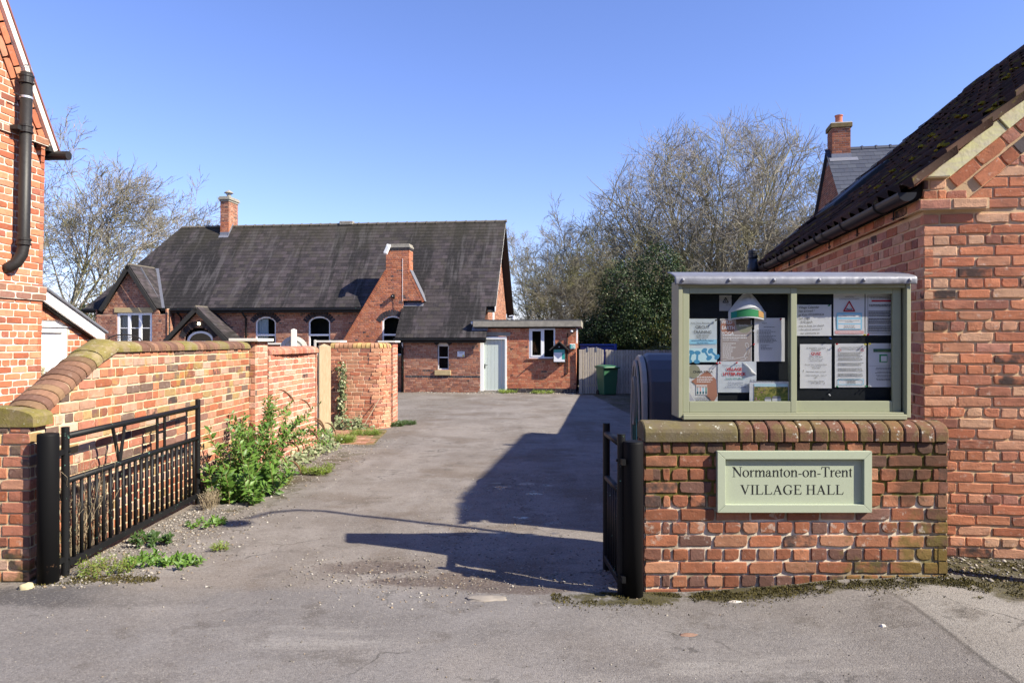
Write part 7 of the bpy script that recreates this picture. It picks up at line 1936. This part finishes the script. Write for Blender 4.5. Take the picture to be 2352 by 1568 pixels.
# skylight low on the far part of the slope
MB().prism([(.92,.0),(1.78,.0),(1.78,.075),(.92,.075)], fs_, sky_a, sky_b).build('roof_window_frame', M['iron'], rbld); MB().prism([(.97,.0755),(1.73,.0755),(1.73,.082),(.97,.082)], fs_, sky_a+.05, sky_b-.05).build('roof_window_pane', m_plain('dark sky glass', (.008,.010,.02), .45, .05, 0, 0, 20, 0), rbld)
# gutter: half pipe with end cap, brackets
gm = m_plain('black plastic gutter', (.018,.018,.02), .38, .45, 0, .1, 20, .05)
gxc, gzc, gr_ = -.135, 2.665, .062
m_ = MB(); n = 12
for yy in (-.06, BLEN+.05):
    for rad in (gr_, gr_-.006):
        for i in range(n+1): a = math.pi+math.pi*i/n; m_.v.append((gxc+rad*math.cos(a), yy, gzc+rad*math.sin(a)))
k2 = n+1
for i in range(n): m_.f += [(i,i+1,2*k2+i+1,2*k2+i),(k2+i,3*k2+i,3*k2+i+1,k2+i+1)]
m_.f += [(0,2*k2,3*k2,k2),(n,k2+n,3*k2+n,2*k2+n)]
m_.build('gutter', gm, rbld, smooth=False)
MB().prism([(gxc+gr_*math.cos(math.pi+math.pi*i/14), gzc+gr_*math.sin(math.pi+math.pi*i/14)) for i in range(15)], f, -.068, -.0605).build('gutter_end', gm, rbld)
for k in range(7):
    y0 = .42+.85*k
    m_ = MB(); m_.tube([(gxc+(gr_+.006)*math.cos(math.pi+math.pi*i/10), y0, gzc+(gr_+.006)*math.sin(math.pi+math.pi*i/10)) for i in range(11)], .006, 5, False); m_.tube([(gxc-gr_-.004,y0,gzc),(gxc-gr_-.004,y0,gzc+.012)], .006, 5)
    m_.tube([(gxc+.06,y0,gzc-.02),(-.052,y0,gzc-.02),(-.052,y0,gzc-.12)], .006, 5); m_.tube([(-.05,y0-.05,gzc-.10),(-.05,y0+.05,gzc-.10)], .005, 5); m_.build('gutter_bracket', M['iron'], rbld)
for y0 in (1.9,3.6): 
    m_ = MB()
    for yy in (y0-.05, y0+.05):
        for i in range(11): a = math.pi+math.pi*i/10; m_.v.append((gxc+(gr_+.008)*math.cos(a), yy, gzc+(gr_+.008)*math.sin(a)))
    for i in range(10): m_.f.append((i,i+1,12+i,11+i))
    m_.build('gutter_union', gm, rbld)
vp = thing('vent_pipe', 'black vent pipe with collars rising by the far end of the barn gutter', 'pipe', (3.42, 10.2, 0)); MB().tube([(0,0,-.2),(0,0,2.88)], .052, 14).build('pipe', gm, vp, smooth=True)
MB().lathe([(.05,0),(.075,.01),(.078,.16),(.062,.20),(.058,.30)], (0,0,2.52), 14).build('collar', gm, vp, smooth=True); MB().lathe([(.06,0),(.066,.005),(.066,.04),(.06,.045),(.06,.055),(.066,.06),(.066,.10),(.05,.115)], (0,0,2.80), 14).build('vent_cap', gm, vp)

# ------------------------------------------------------------------ far house
FA = R(-11.5)
fh = thing('far_house', 'modern brick house with blue slate roof and single pot chimney behind the barn', 'house', (10.78, 24.5, 0), FA)
FZ = 8.16
bk = Bricks(fh, fine=False)
tile_plane(fh, (0,-5.2,FZ-5.2), (1,0,0), (0,1,1), [(-.12,0),(9.0,0),(9.0,7.32),(-.12,7.32)], .27, .235, M['slate_new'], seed=151, thick=.006, limit=200)
MB().prism([(-5.3,FZ-5.3-.03),(0,FZ-.03),(5.3,FZ-5.33),(5.3,FZ-5.40),(0,FZ-.11),(-5.3,FZ-5.40)], lambda a,b,d:(d,a,b), -.08, 9.0).build('roof_deck', M['slate_new'], fh)
brick_wall(bk, (.02,5.0), (0,-1), -.3, 8.1, 10.0, .075, .225, 'garden', B['far'], MO['far'], fh, planes=[(1,1,FZ-.12+5.0),(-1,1,FZ-.12-5.0)], seed=152)
brick_wall(bk, (.02,-5.0), (1,0), -.3, 3.0, 8.9, .075, .225, 'stretch', B['far'], MO['far'], fh, seed=153)
cx0, cx1, cy0, cy1 = .04, .62, -.40, .30
for p0, u, L_ in (((cx0,cy0),(1,0),cx1-cx0),((cx0,cy1),(0,-1),cy1-cy0),((cx1,cy0),(0,1),cy1-cy0)): brick_wall(bk, p0, u, 7.7, 8.78, L_, .075, .225, 'stretch', B['far'], MO['far'], fh, seed=160, occ=4)
bk.flush()
MB().box(cx0+.01,cx1-.01,cy0+.01,cy1,7.6,8.77).build('stack_core', MO['far'], fh); MB().box(cx0-.05,cx1+.05,cy0-.05,cy1+.05,8.78,8.92).build('stack_cap', m_plain('mossy brown stone cap', (.16,.12,.06), .95, .1, 0, .4, 8, .5), fh, bevel=.01); MB().box(cx0-.04,cx1+.04,cy0-.04,cy1+.04,8.925,8.95).build('flaunching', M['slab'], fh)
MB().box(cx0-.02,cx1+.02,cy0-.02,cy1,7.62,7.90).build('flashing', M['lead'], fh); MB().prism([(cx0-.1,0),(cx1+.2,0),(cx1+.2,.2),(cx0-.1,.2)], lambda a,b,d:(a,cy0-.02-b*.707-d*.707,FZ+cy0-.02-b*.707+d*.707), .02, .03).build('flashing', M['lead'], fh)
MB().lathe([(.12,0),(.13,.10),(.115,.12),(.115,.28),(.135,.30),(.135,.33),(.10,.34)], (.33,-.05,8.95), 16).build('chimney_pot', m_plain('terracotta chimney pot', (.40,.14,.09), .8, .2, 0, .1, 9, .2), fh)
for k in range(19): MB().prism([(-.11,0),(.11,0),(.03,.10),(-.03,.10)], lambda a,b,d:(d,a,FZ-.06+b), .64+.44*k, .64+.44*k+.43).build('ridge_tile', M['slate_new'], fh); MB().prism([(-.125,-.01),(.125,-.01),(.04,.125),(-.04,.125)], lambda a,b,d:(d,a,FZ-.06+b), .60+.44*k, .66+.44*k).build('ridge_clip', M['slate_new'], fh)

# ------------------------------------------------------------------ street lamp whose shadow falls across the drive (it stands outside the frame)
sl_ = thing('street_lamp', 'grey street lamp column with curved arm on the pavement before the barn', 'street lamp', (3.74, 4.36, .09))
gl = m_plain('grey lamp column', (.25,.26,.26), .5, .4, .3, .06, 8, .05)
MB().tube([(0,0,-.2),(0,0,.9)], .055, 14).build('base', gl, sl_, smooth=True); MB().tube([(0,0,.9),(0,0,4.6),(-.005,-.05,4.82),(-.03,-.25,4.98),(-.10,-.55,5.06)], [.038,.030,.028,.026,.024], 12).build('column', gl, sl_, smooth=True)
m_ = MB(); m_.T = Matrix.Translation((-.14,-.72,5.07)); m_.lathe([(.02,.05),(.10,.03),(.13,-.02),(.11,-.06),(.02,-.08)], seg=14); m_.build('lantern', gl, sl_, smooth=True)

# low range behind the barn (out of sight, its shadow lies on the yard)
lr = thing('brick_range', 'low brick range with tiled roof continuing behind the barn', 'building', (2.918+.146*5.9+.05, 5.09+.989*5.9, 0), RA)
bk = Bricks(lr, fine=False, limit=40); brick_wall(bk, (.05,14.7), (0,-1), -.4, 2.5, 14.68, .0765, .225, 'garden', B['far'], MO['far'], lr, seed=171); brick_wall(bk, (4.0,14.7), (-1,0), -.4, 2.5, 3.95, .0765, .225, 'garden', B['far'], MO['far'], lr, seed=172); bk.flush(); MB().box(.07,3.98,.02,14.68,-.4,2.49).build('wall_core', MO['far'], lr); MB().prism([(-.1,2.48),(2.0,3.5),(4.1,2.48),(4.1,2.42),(2.0,3.43),(-.1,2.42)], lambda a,b,d:(a,d,b), .02, 14.8).build('roof', TM, lr)
# unseen hedge added behind the camera to cut sky fill and darken glass reflections
hb = thing('hedge', 'unseen tall dark hedge added behind the camera to block sky light', 'hedge', (0, -9, -.1)); hbm = bmesh.new(); bmesh.ops.create_grid(hbm, x_segments=90, y_segments=16, size=1)
for v in hbm.verts:
    x, s = v.co.x*34, (v.co.y+1)*.5*15.4; p = Vector((x, -1.2, s)) if s < 6.5 else (Vector((x, -1.2+(s-6.5), 6.5)) if s < 8.9 else Vector((x, 1.2, 15.4-s)))
    v.co = p+Vector((0,.25*noise.noise(p*1.1),.3*noise.noise(p*.8+Vector((7,0,0))))) 
hme = bpy.data.meshes.new('hedge'); hbm.to_mesh(hme); hbm.free(); link('foliage', hme, hb, m_plain('sky blocker leaf mass', (.03,.045,.015), .9, .1, 0, .4, 6, 1, 30))
# ------------------------------------------------------------------ trees
def m_bark(name, a, b, moss):
    t = NT(name); P = t.pos(); c = t.mix(t.step(t.noise(P, 1.3, 5), .35, .65), a, b)
    c = t.mix(t.math('MULTIPLY', t.step(t.noise(P, .9, 4, .6), .46, .62), .75), c, moss); return t.done(c, .9, None, .15)
M['bark'] = m_bark('grey branch bark', (.33,.30,.24), (.21,.19,.145), (.21,.20,.07))
M['twig'] = m_bark('grey brown twig', (.29,.26,.225), (.20,.178,.15), (.19,.18,.085))
M['bark_dark'] = m_bark('brown bark', (.15,.12,.09), (.11,.09,.07), (.14,.13,.04)); M['twig_green'] = m_bark('green brown twig', (.20,.18,.14), (.13,.117,.09), (.145,.142,.05))
M['evergreen'] = m_leaf('evergreen leaf', (.014,.036,.008), (.042,.078,.016), .6, .15); M['evergreen_y'] = m_leaf('yellow green leaf', (.07,.085,.012), (.13,.12,.02), .45, .2)
M['ivy_leaf'] = m_leaf('ivy on tree leaf', (.03,.05,.012), (.07,.085,.02), .4, .15); M['catkin'] = m_leaf('brown catkin', (.16,.085,.05), (.26,.16,.09), .9, .1)
def bare_tree(seed, H, stems, spread, levels, nchild, lens, wob=.09, trop=.05, r0=.13, tw=.011, dens=1.0, env=None, n0=12):
    """returns (thick polylines, thin polylines): several stems from one stool, forking over and over; env = (half width, base, top) of the crown"""
    r = random.Random(seed); thick, thin = {}, {}
    def inside(p):
        if env is None: return True
        hw, zb, zt = env; zc = (zb+zt)/2; k = (p[2]-zc)/((zt-zb)/2)
        return abs(k) < 1 and (p[0]**2+p[1]**2) < (hw*hw)*(1-k*k)*1.06
    def add(pts, ra, rb, lv):
        n = len(pts); rad = [ra+(rb-ra)*i/(n-1) for i in range(n)]
        (thick if lv < 2 else thin).setdefault((n, (8,6,4,3,3,3)[lv]), []).append((pts, rad))
    def grow(p, d, L, ra, lv):
        n = (n0,8,6,5,4,4)[lv]
        pts = polyline(r, p, d, L, n, wob*(1+.35*lv), trop*(1 if lv < 2 else .7))
        if env is not None and lv >= 1 and not inside(p): return
        if env is not None and lv >= 2 and not inside(pts[n//2]) and r.random() < .8: return
        rb = max(tw*.55, ra*(.07 if lv == 0 else .30) if lv < levels else tw*.5)
        add(pts, ra, rb, lv)
        if lv >= levels: return
        nc = max(1, int(round(nchild[lv]*dens*r.uniform(.8,1.2)*min(1, .35+L/lens[lv]))))
        for i in range(nc):
            f = (.22 if lv else .22)+.78*((i+r.random())/nc)**(1 if lv else .75); q = min(f*(n-1), n-1.001); k = int(q)
            a = Vector(pts[k]); b = Vector(pts[k+1]); c = a.lerp(b, q-k); dd = (b-a).normalized()
            s = dd.orthogonal().normalized(); s.rotate(Matrix.Rotation(r.uniform(0,6.283), 3, dd))
            ang = r.uniform(.38,.85); nd = dd*math.cos(ang)+s*math.sin(ang)
            grow(tuple(c), nd, lens[lv+1]*r.uniform(.6,1.15)*(1.15-.45*f), max(tw, ra*(1-.7*f)*r.uniform(.42,.62)), lv+1)
    for i in range(stems):
        a = 2.39996*i+r.uniform(-.25,.25)+seed; lean = spread*math.sqrt((i+.4)/stems) if stems > 1 else .05
        d = (math.cos(a)*lean, math.sin(a)*lean, 1)
        grow((math.cos(a)*.25*(stems > 1), math.sin(a)*.25*(stems > 1), -.3), d, H*r.uniform(.86,1.0), r0*r.uniform(.75,1.15), 0)
    return thick, thin
def shift(g, off): return g
def plant_tree(label, loc, meshes, mats, rz=0, sc=1, group=None, name='bare_tree'):
    t = thing(name, label, 'tree', loc, rz, group); t.scale = (sc, sc, sc) if not isinstance(sc, tuple) else sc
    link('trunk', meshes[0], t); link('crown', meshes[1], t, None, None); return t
def tree_meshes(g, bark, twig): return tubes_mesh('trunk', g[0], bark), tubes_mesh('crown', g[1], twig)
# the big rounded one
big = bare_tree(4, 14.0, 20, .92, 4, (10,7,5,3), (14.0,4.4,2.6,1.5,.85), .040, .022, .19, .0125, 1.0, (8.3, -3.0, 16.4))
bigm = tree_meshes(big, M['bark'], M['twig'])
plant_tree('largest bare tree with a broad rounded crown of grey twigs, between hall and barn', (12.9, 45, -.3), bigm, None, .4, 1)
# middle sized bare trees
ga = tree_meshes(bare_tree(9, 8.2, 6, .5, 4, (8,6,4,3), (8.2,3.2,1.7,.9,.5), .08, .04, .09, .012, 1.0), M['bark_dark'], M['twig_green'])
gb_ = tree_meshes(bare_tree(15, 7.2, 8, .75, 4, (8,5,4,3), (7.2,2.8,1.5,.8,.45), .11, .02, .07, .012, 1.0), M['bark_dark'], M['twig_green'])
gc_ = tree_meshes(bare_tree(23, 10.5, 2, .3, 4, (14,6,5,3), (10.5,3.2,1.6,.85,.45), .06, .05, .10, .011, 1.0), M['bark'], M['twig'])
G = 'bare trees behind the hall'
for lab, loc, ms, rz, sc in (
    ('slender bare tree just right of the hall gable, behind its roof corner', (.9, 44, -.3), gc_, .3, .78),
    ('second slender bare tree along from the hall gable', (3.0, 47, -.3), gc_, 2.1, .82),
    ('mossy bare thicket tree low behind the flat-roofed extension', (2.0, 38, -.3), gb_, 1.0, .80),
    ('greenish bare tree above the right corner of the extension', (4.4, 40, -.3), ga, 2.6, .82),
    ('spreading bare tree above the blue container', (6.3, 42, -.3), gb_, 4.0, 1.12),
    ('tall bare tree left of the largest crown', (7.0, 48, -.3), ga, 5.0, 1.12),
    ('bare bushy tree between the extension and the dark evergreens', (3.6, 36.5, -.3), gb_, 3.3, .74),
    ('thin bare tree half hidden by the evergreen at its left side', (5.9, 37.5, -.3), gb_, 5.2, .86),
    ('bare tree low under the right half of the largest crown', (17.0, 46, -.3), ga, .8, 1.0),
    ('bare tree seen right beside the far house gable', (20.6, 44, -.3), ga, 1.9, 1.30),
    ('low bare scrub tree under the left half of the largest crown', (9.2, 44, -.3), gb_, 2.4, 1.05),
    ('bare scrub tree behind the barn gutter', (14.2, 43, -.3), gb_, 5.9, .95)):
    plant_tree(lab, loc, ms, None, rz, sc, G)
# left tree, one-sided crown reaching right
lt = bare_tree(31, 9.6, 9, .85, 4, (12,7,6,4), (9.6,4.0,2.0,1.0,.5), .06, .016, .14, .011, .95)
plant_tree('wide bare tree with catkins behind the outbuilding, left of the hall', (-26.2, 40, -.3), tree_meshes(lt, M['bark'], M['twig']), None, 1.2, (1.36,1.2,1.22))
# evergreens: leaf clumps through an uneven volume
def leafy(label, loc, lobes, n, size, mat, seed, name='evergreen_bush', cat='bush', trunk=True, mat2=None, share=.0):
    r = np.random.RandomState(seed); t = thing(name, label, cat, loc); P = []; Nn = []
    tot = sum(l[3]*l[4]*l[5] for l in lobes)
    for (x, y, z, a, b, c) in lobes:
        m = int(n*(a*b*c)/tot); u = r.normal(size=(m,3)); u /= np.linalg.norm(u, axis=1, keepdims=True); rad = (.55+.45*r.rand(m)**.5)[:,None]
        bump = np.array([1+.30*noise.noise((q[0]*2.3+seed, q[1]*2.3, q[2]*2.3))+.16*noise.noise((q[0]*6, q[1]*6+seed, q[2]*6)) for q in u])[:,None]
        P.append(np.array([x,y,z])+u*rad*bump*np.array([a,b,c])); Nn.append(u+r.normal(size=(m,3))*.6+np.array([0,0,.35]))
    P, Nn = np.concatenate(P), np.concatenate(Nn); ok = P[:,2] > .05; P, Nn = P[ok], Nn[ok]
    # thin out patches so that what is behind shows through
    g = np.array([noise.noise((p[0]*1.5+seed*3, p[1]*1.5, p[2]*1.7)) for p in P]); ok = g > -.42; P, Nn = P[ok], Nn[ok]
    L = size*r.uniform(.6,1.3,len(P)); sel = r.rand(len(P)) < share if mat2 else np.zeros(len(P), bool)
    for s, mm in ((~sel, mat), (sel, mat2)):
        if s.any():
            V, F = leaf_arrays(P[s], r.normal(size=(s.sum(),3))+np.array([0,0,-.2]), Nn[s], L[s], L[s]*.55, .15, .2); link('foliage', np_mesh('foliage', V, F, mm), t, None, 'stuff')
    if trunk:
        rr = random.Random(seed); grp = {}
        for (x, y, z, a, b, c) in lobes:
            for k in range(4): pts = [(x*.2,y*.2,-.2)]+[(x*.6+rr.uniform(-.3,.3)*a,y*.6+rr.uniform(-.3,.3)*b,z*.6),(x+rr.uniform(-.6,.6)*a,y+rr.uniform(-.6,.6)*b,z+rr.uniform(-.2,.7)*c)]; grp.setdefault((3,5), []).append((pts, [.07,.045,.015]))
        link('trunk', tubes_mesh('trunk', grp, M['bark_dark']), t)
    return t
leafy('tall dark evergreen with glossy leaves just left of the noticeboard', (6.0, 32, -.3), [(0,0,2.2,2.0,1.7,2.2),(-.9,.2,4.1,1.3,1.1,1.5),(.5,-.2,4.9,1.1,1.0,1.4),(1.3,0,3.4,1.0,1.2,1.9),(-1.5,0,2.2,1.1,1.1,1.7)], 42000, .10, M['evergreen'], 3, mat2=M['evergreen_y'], share=.05)
leafy('yellow tinged evergreen shrub in front of the tall dark evergreen', (6.9, 30.3, -.3), [(0,0,1.5,1.2,1.0,1.5),(.7,.1,2.4,.8,.8,1.2),(-.8,0,1.2,.9,.8,1.2)], 15000, .09, M['evergreen_y'], 5, mat2=M['evergreen'], share=.6)
leafy('second evergreen with rounded top behind the noticeboard edge', (7.9, 33.5, -.3), [(0,0,2.2,1.5,1.4,2.2),(.2,.1,4.0,1.0,1.0,1.1),(-.9,0,3.2,.9,.9,1.2)], 20000, .10, M['evergreen'], 6)
leafy('dark low evergreen mass behind the extension roof', (2.3, 33, -.3), [(0,0,1.2,1.7,1.3,1.5),(1.3,.3,1.4,1.3,1.2,1.7),(-1.2,.2,.9,1.2,1.2,1.2)], 15000, .11, M['evergreen'], 7)
leafy('dark evergreen filling the gap behind fence and container', (4.6, 32.3, -.3), [(0,0,1.3,1.5,1.2,1.6),(1.2,.3,1.2,1.2,1.2,1.6),(-.9,.3,1.7,1.1,1.1,1.6)], 17000, .10, M['evergreen'], 8)
leafy('long dark hedge in deep shade behind the fence', (6.5, 35, -.3), [(-4.5,0,1.0,2.0,1.2,1.7),(-2.2,.2,1.2,1.9,1.2,1.8),(0,0,1.3,2.0,1.2,1.9),(2.4,.2,1.3,2.0,1.2,1.8),(4.6,0,1.2,2.0,1.2,1.7),(-6.4,0,.9,1.6,1.1,1.5)], 26000, .12, M['evergreen'], 9, 'hedge', 'hedge')
leafy('ivy mass clothing the foot of the wide bare tree on the left', (-20.6, 35, -.3), [(0,0,1.6,1.7,1.2,1.9),(1.4,.2,1.5,1.3,1.1,1.5),(-1.2,0,2.2,1.2,1.1,1.7),(.2,.5,3.0,1.1,1.0,1.2)], 16000, .10, M['ivy_leaf'], 10, 'ivy_bush', 'bush', True, M['catkin'], .25)
leafy('small holly showing above the left hip of the hall roof', (-19.4, 38.5, -.3), [(0,0,2.5,1.0,.9,2.2),(.1,0,4.6,.55,.5,.9),(.3,0,3.7,.8,.7,1.1)], 9000, .09, M['ivy_leaf'], 11, 'holly_tree', 'tree')
leafy('low leafy growth along the top of the fence', (6.6, 27.6, .9), [(-.9,0,.35,.7,.3,.25),(.3,0,.38,.8,.3,.27),(1.6,.1,.4,.8,.3,.25)], 2600, .07, M['evergreen_y'], 12, 'climber', 'climber', False)
weed(-.15, 26.55, 60, .16, .35, 'green weeds on the gravel below the lean-to wall end', M['leaf_lime'], .08, .02, 41)
weed(1.1, 26.3, 70, .14, .40, 'green tuft left of the white framed door step', M['leaf_lime'], .09, .015, 42, 'grass tuft', 'grass_tuft')

# ------------------------------------------------------------------ lettering curves to plain meshes
bpy.context.view_layer.update(); dg_ = bpy.context.evaluated_depsgraph_get()
for o in [o for o in scene.objects if o.type == 'FONT']:
    me = bpy.data.meshes.new_from_object(o.evaluated_get(dg_)); n = bpy.data.objects.new('lettering', me); COL.objects.link(n)
    n.parent = o.parent; n.matrix_basis = o.matrix_basis.copy(); bpy.data.objects.remove(o)
print('tris', sum(sum(len(p.vertices)-2 for p in m.polygons)*0+len(m.loops)-2*len(m.polygons) for m in bpy.data.meshes))
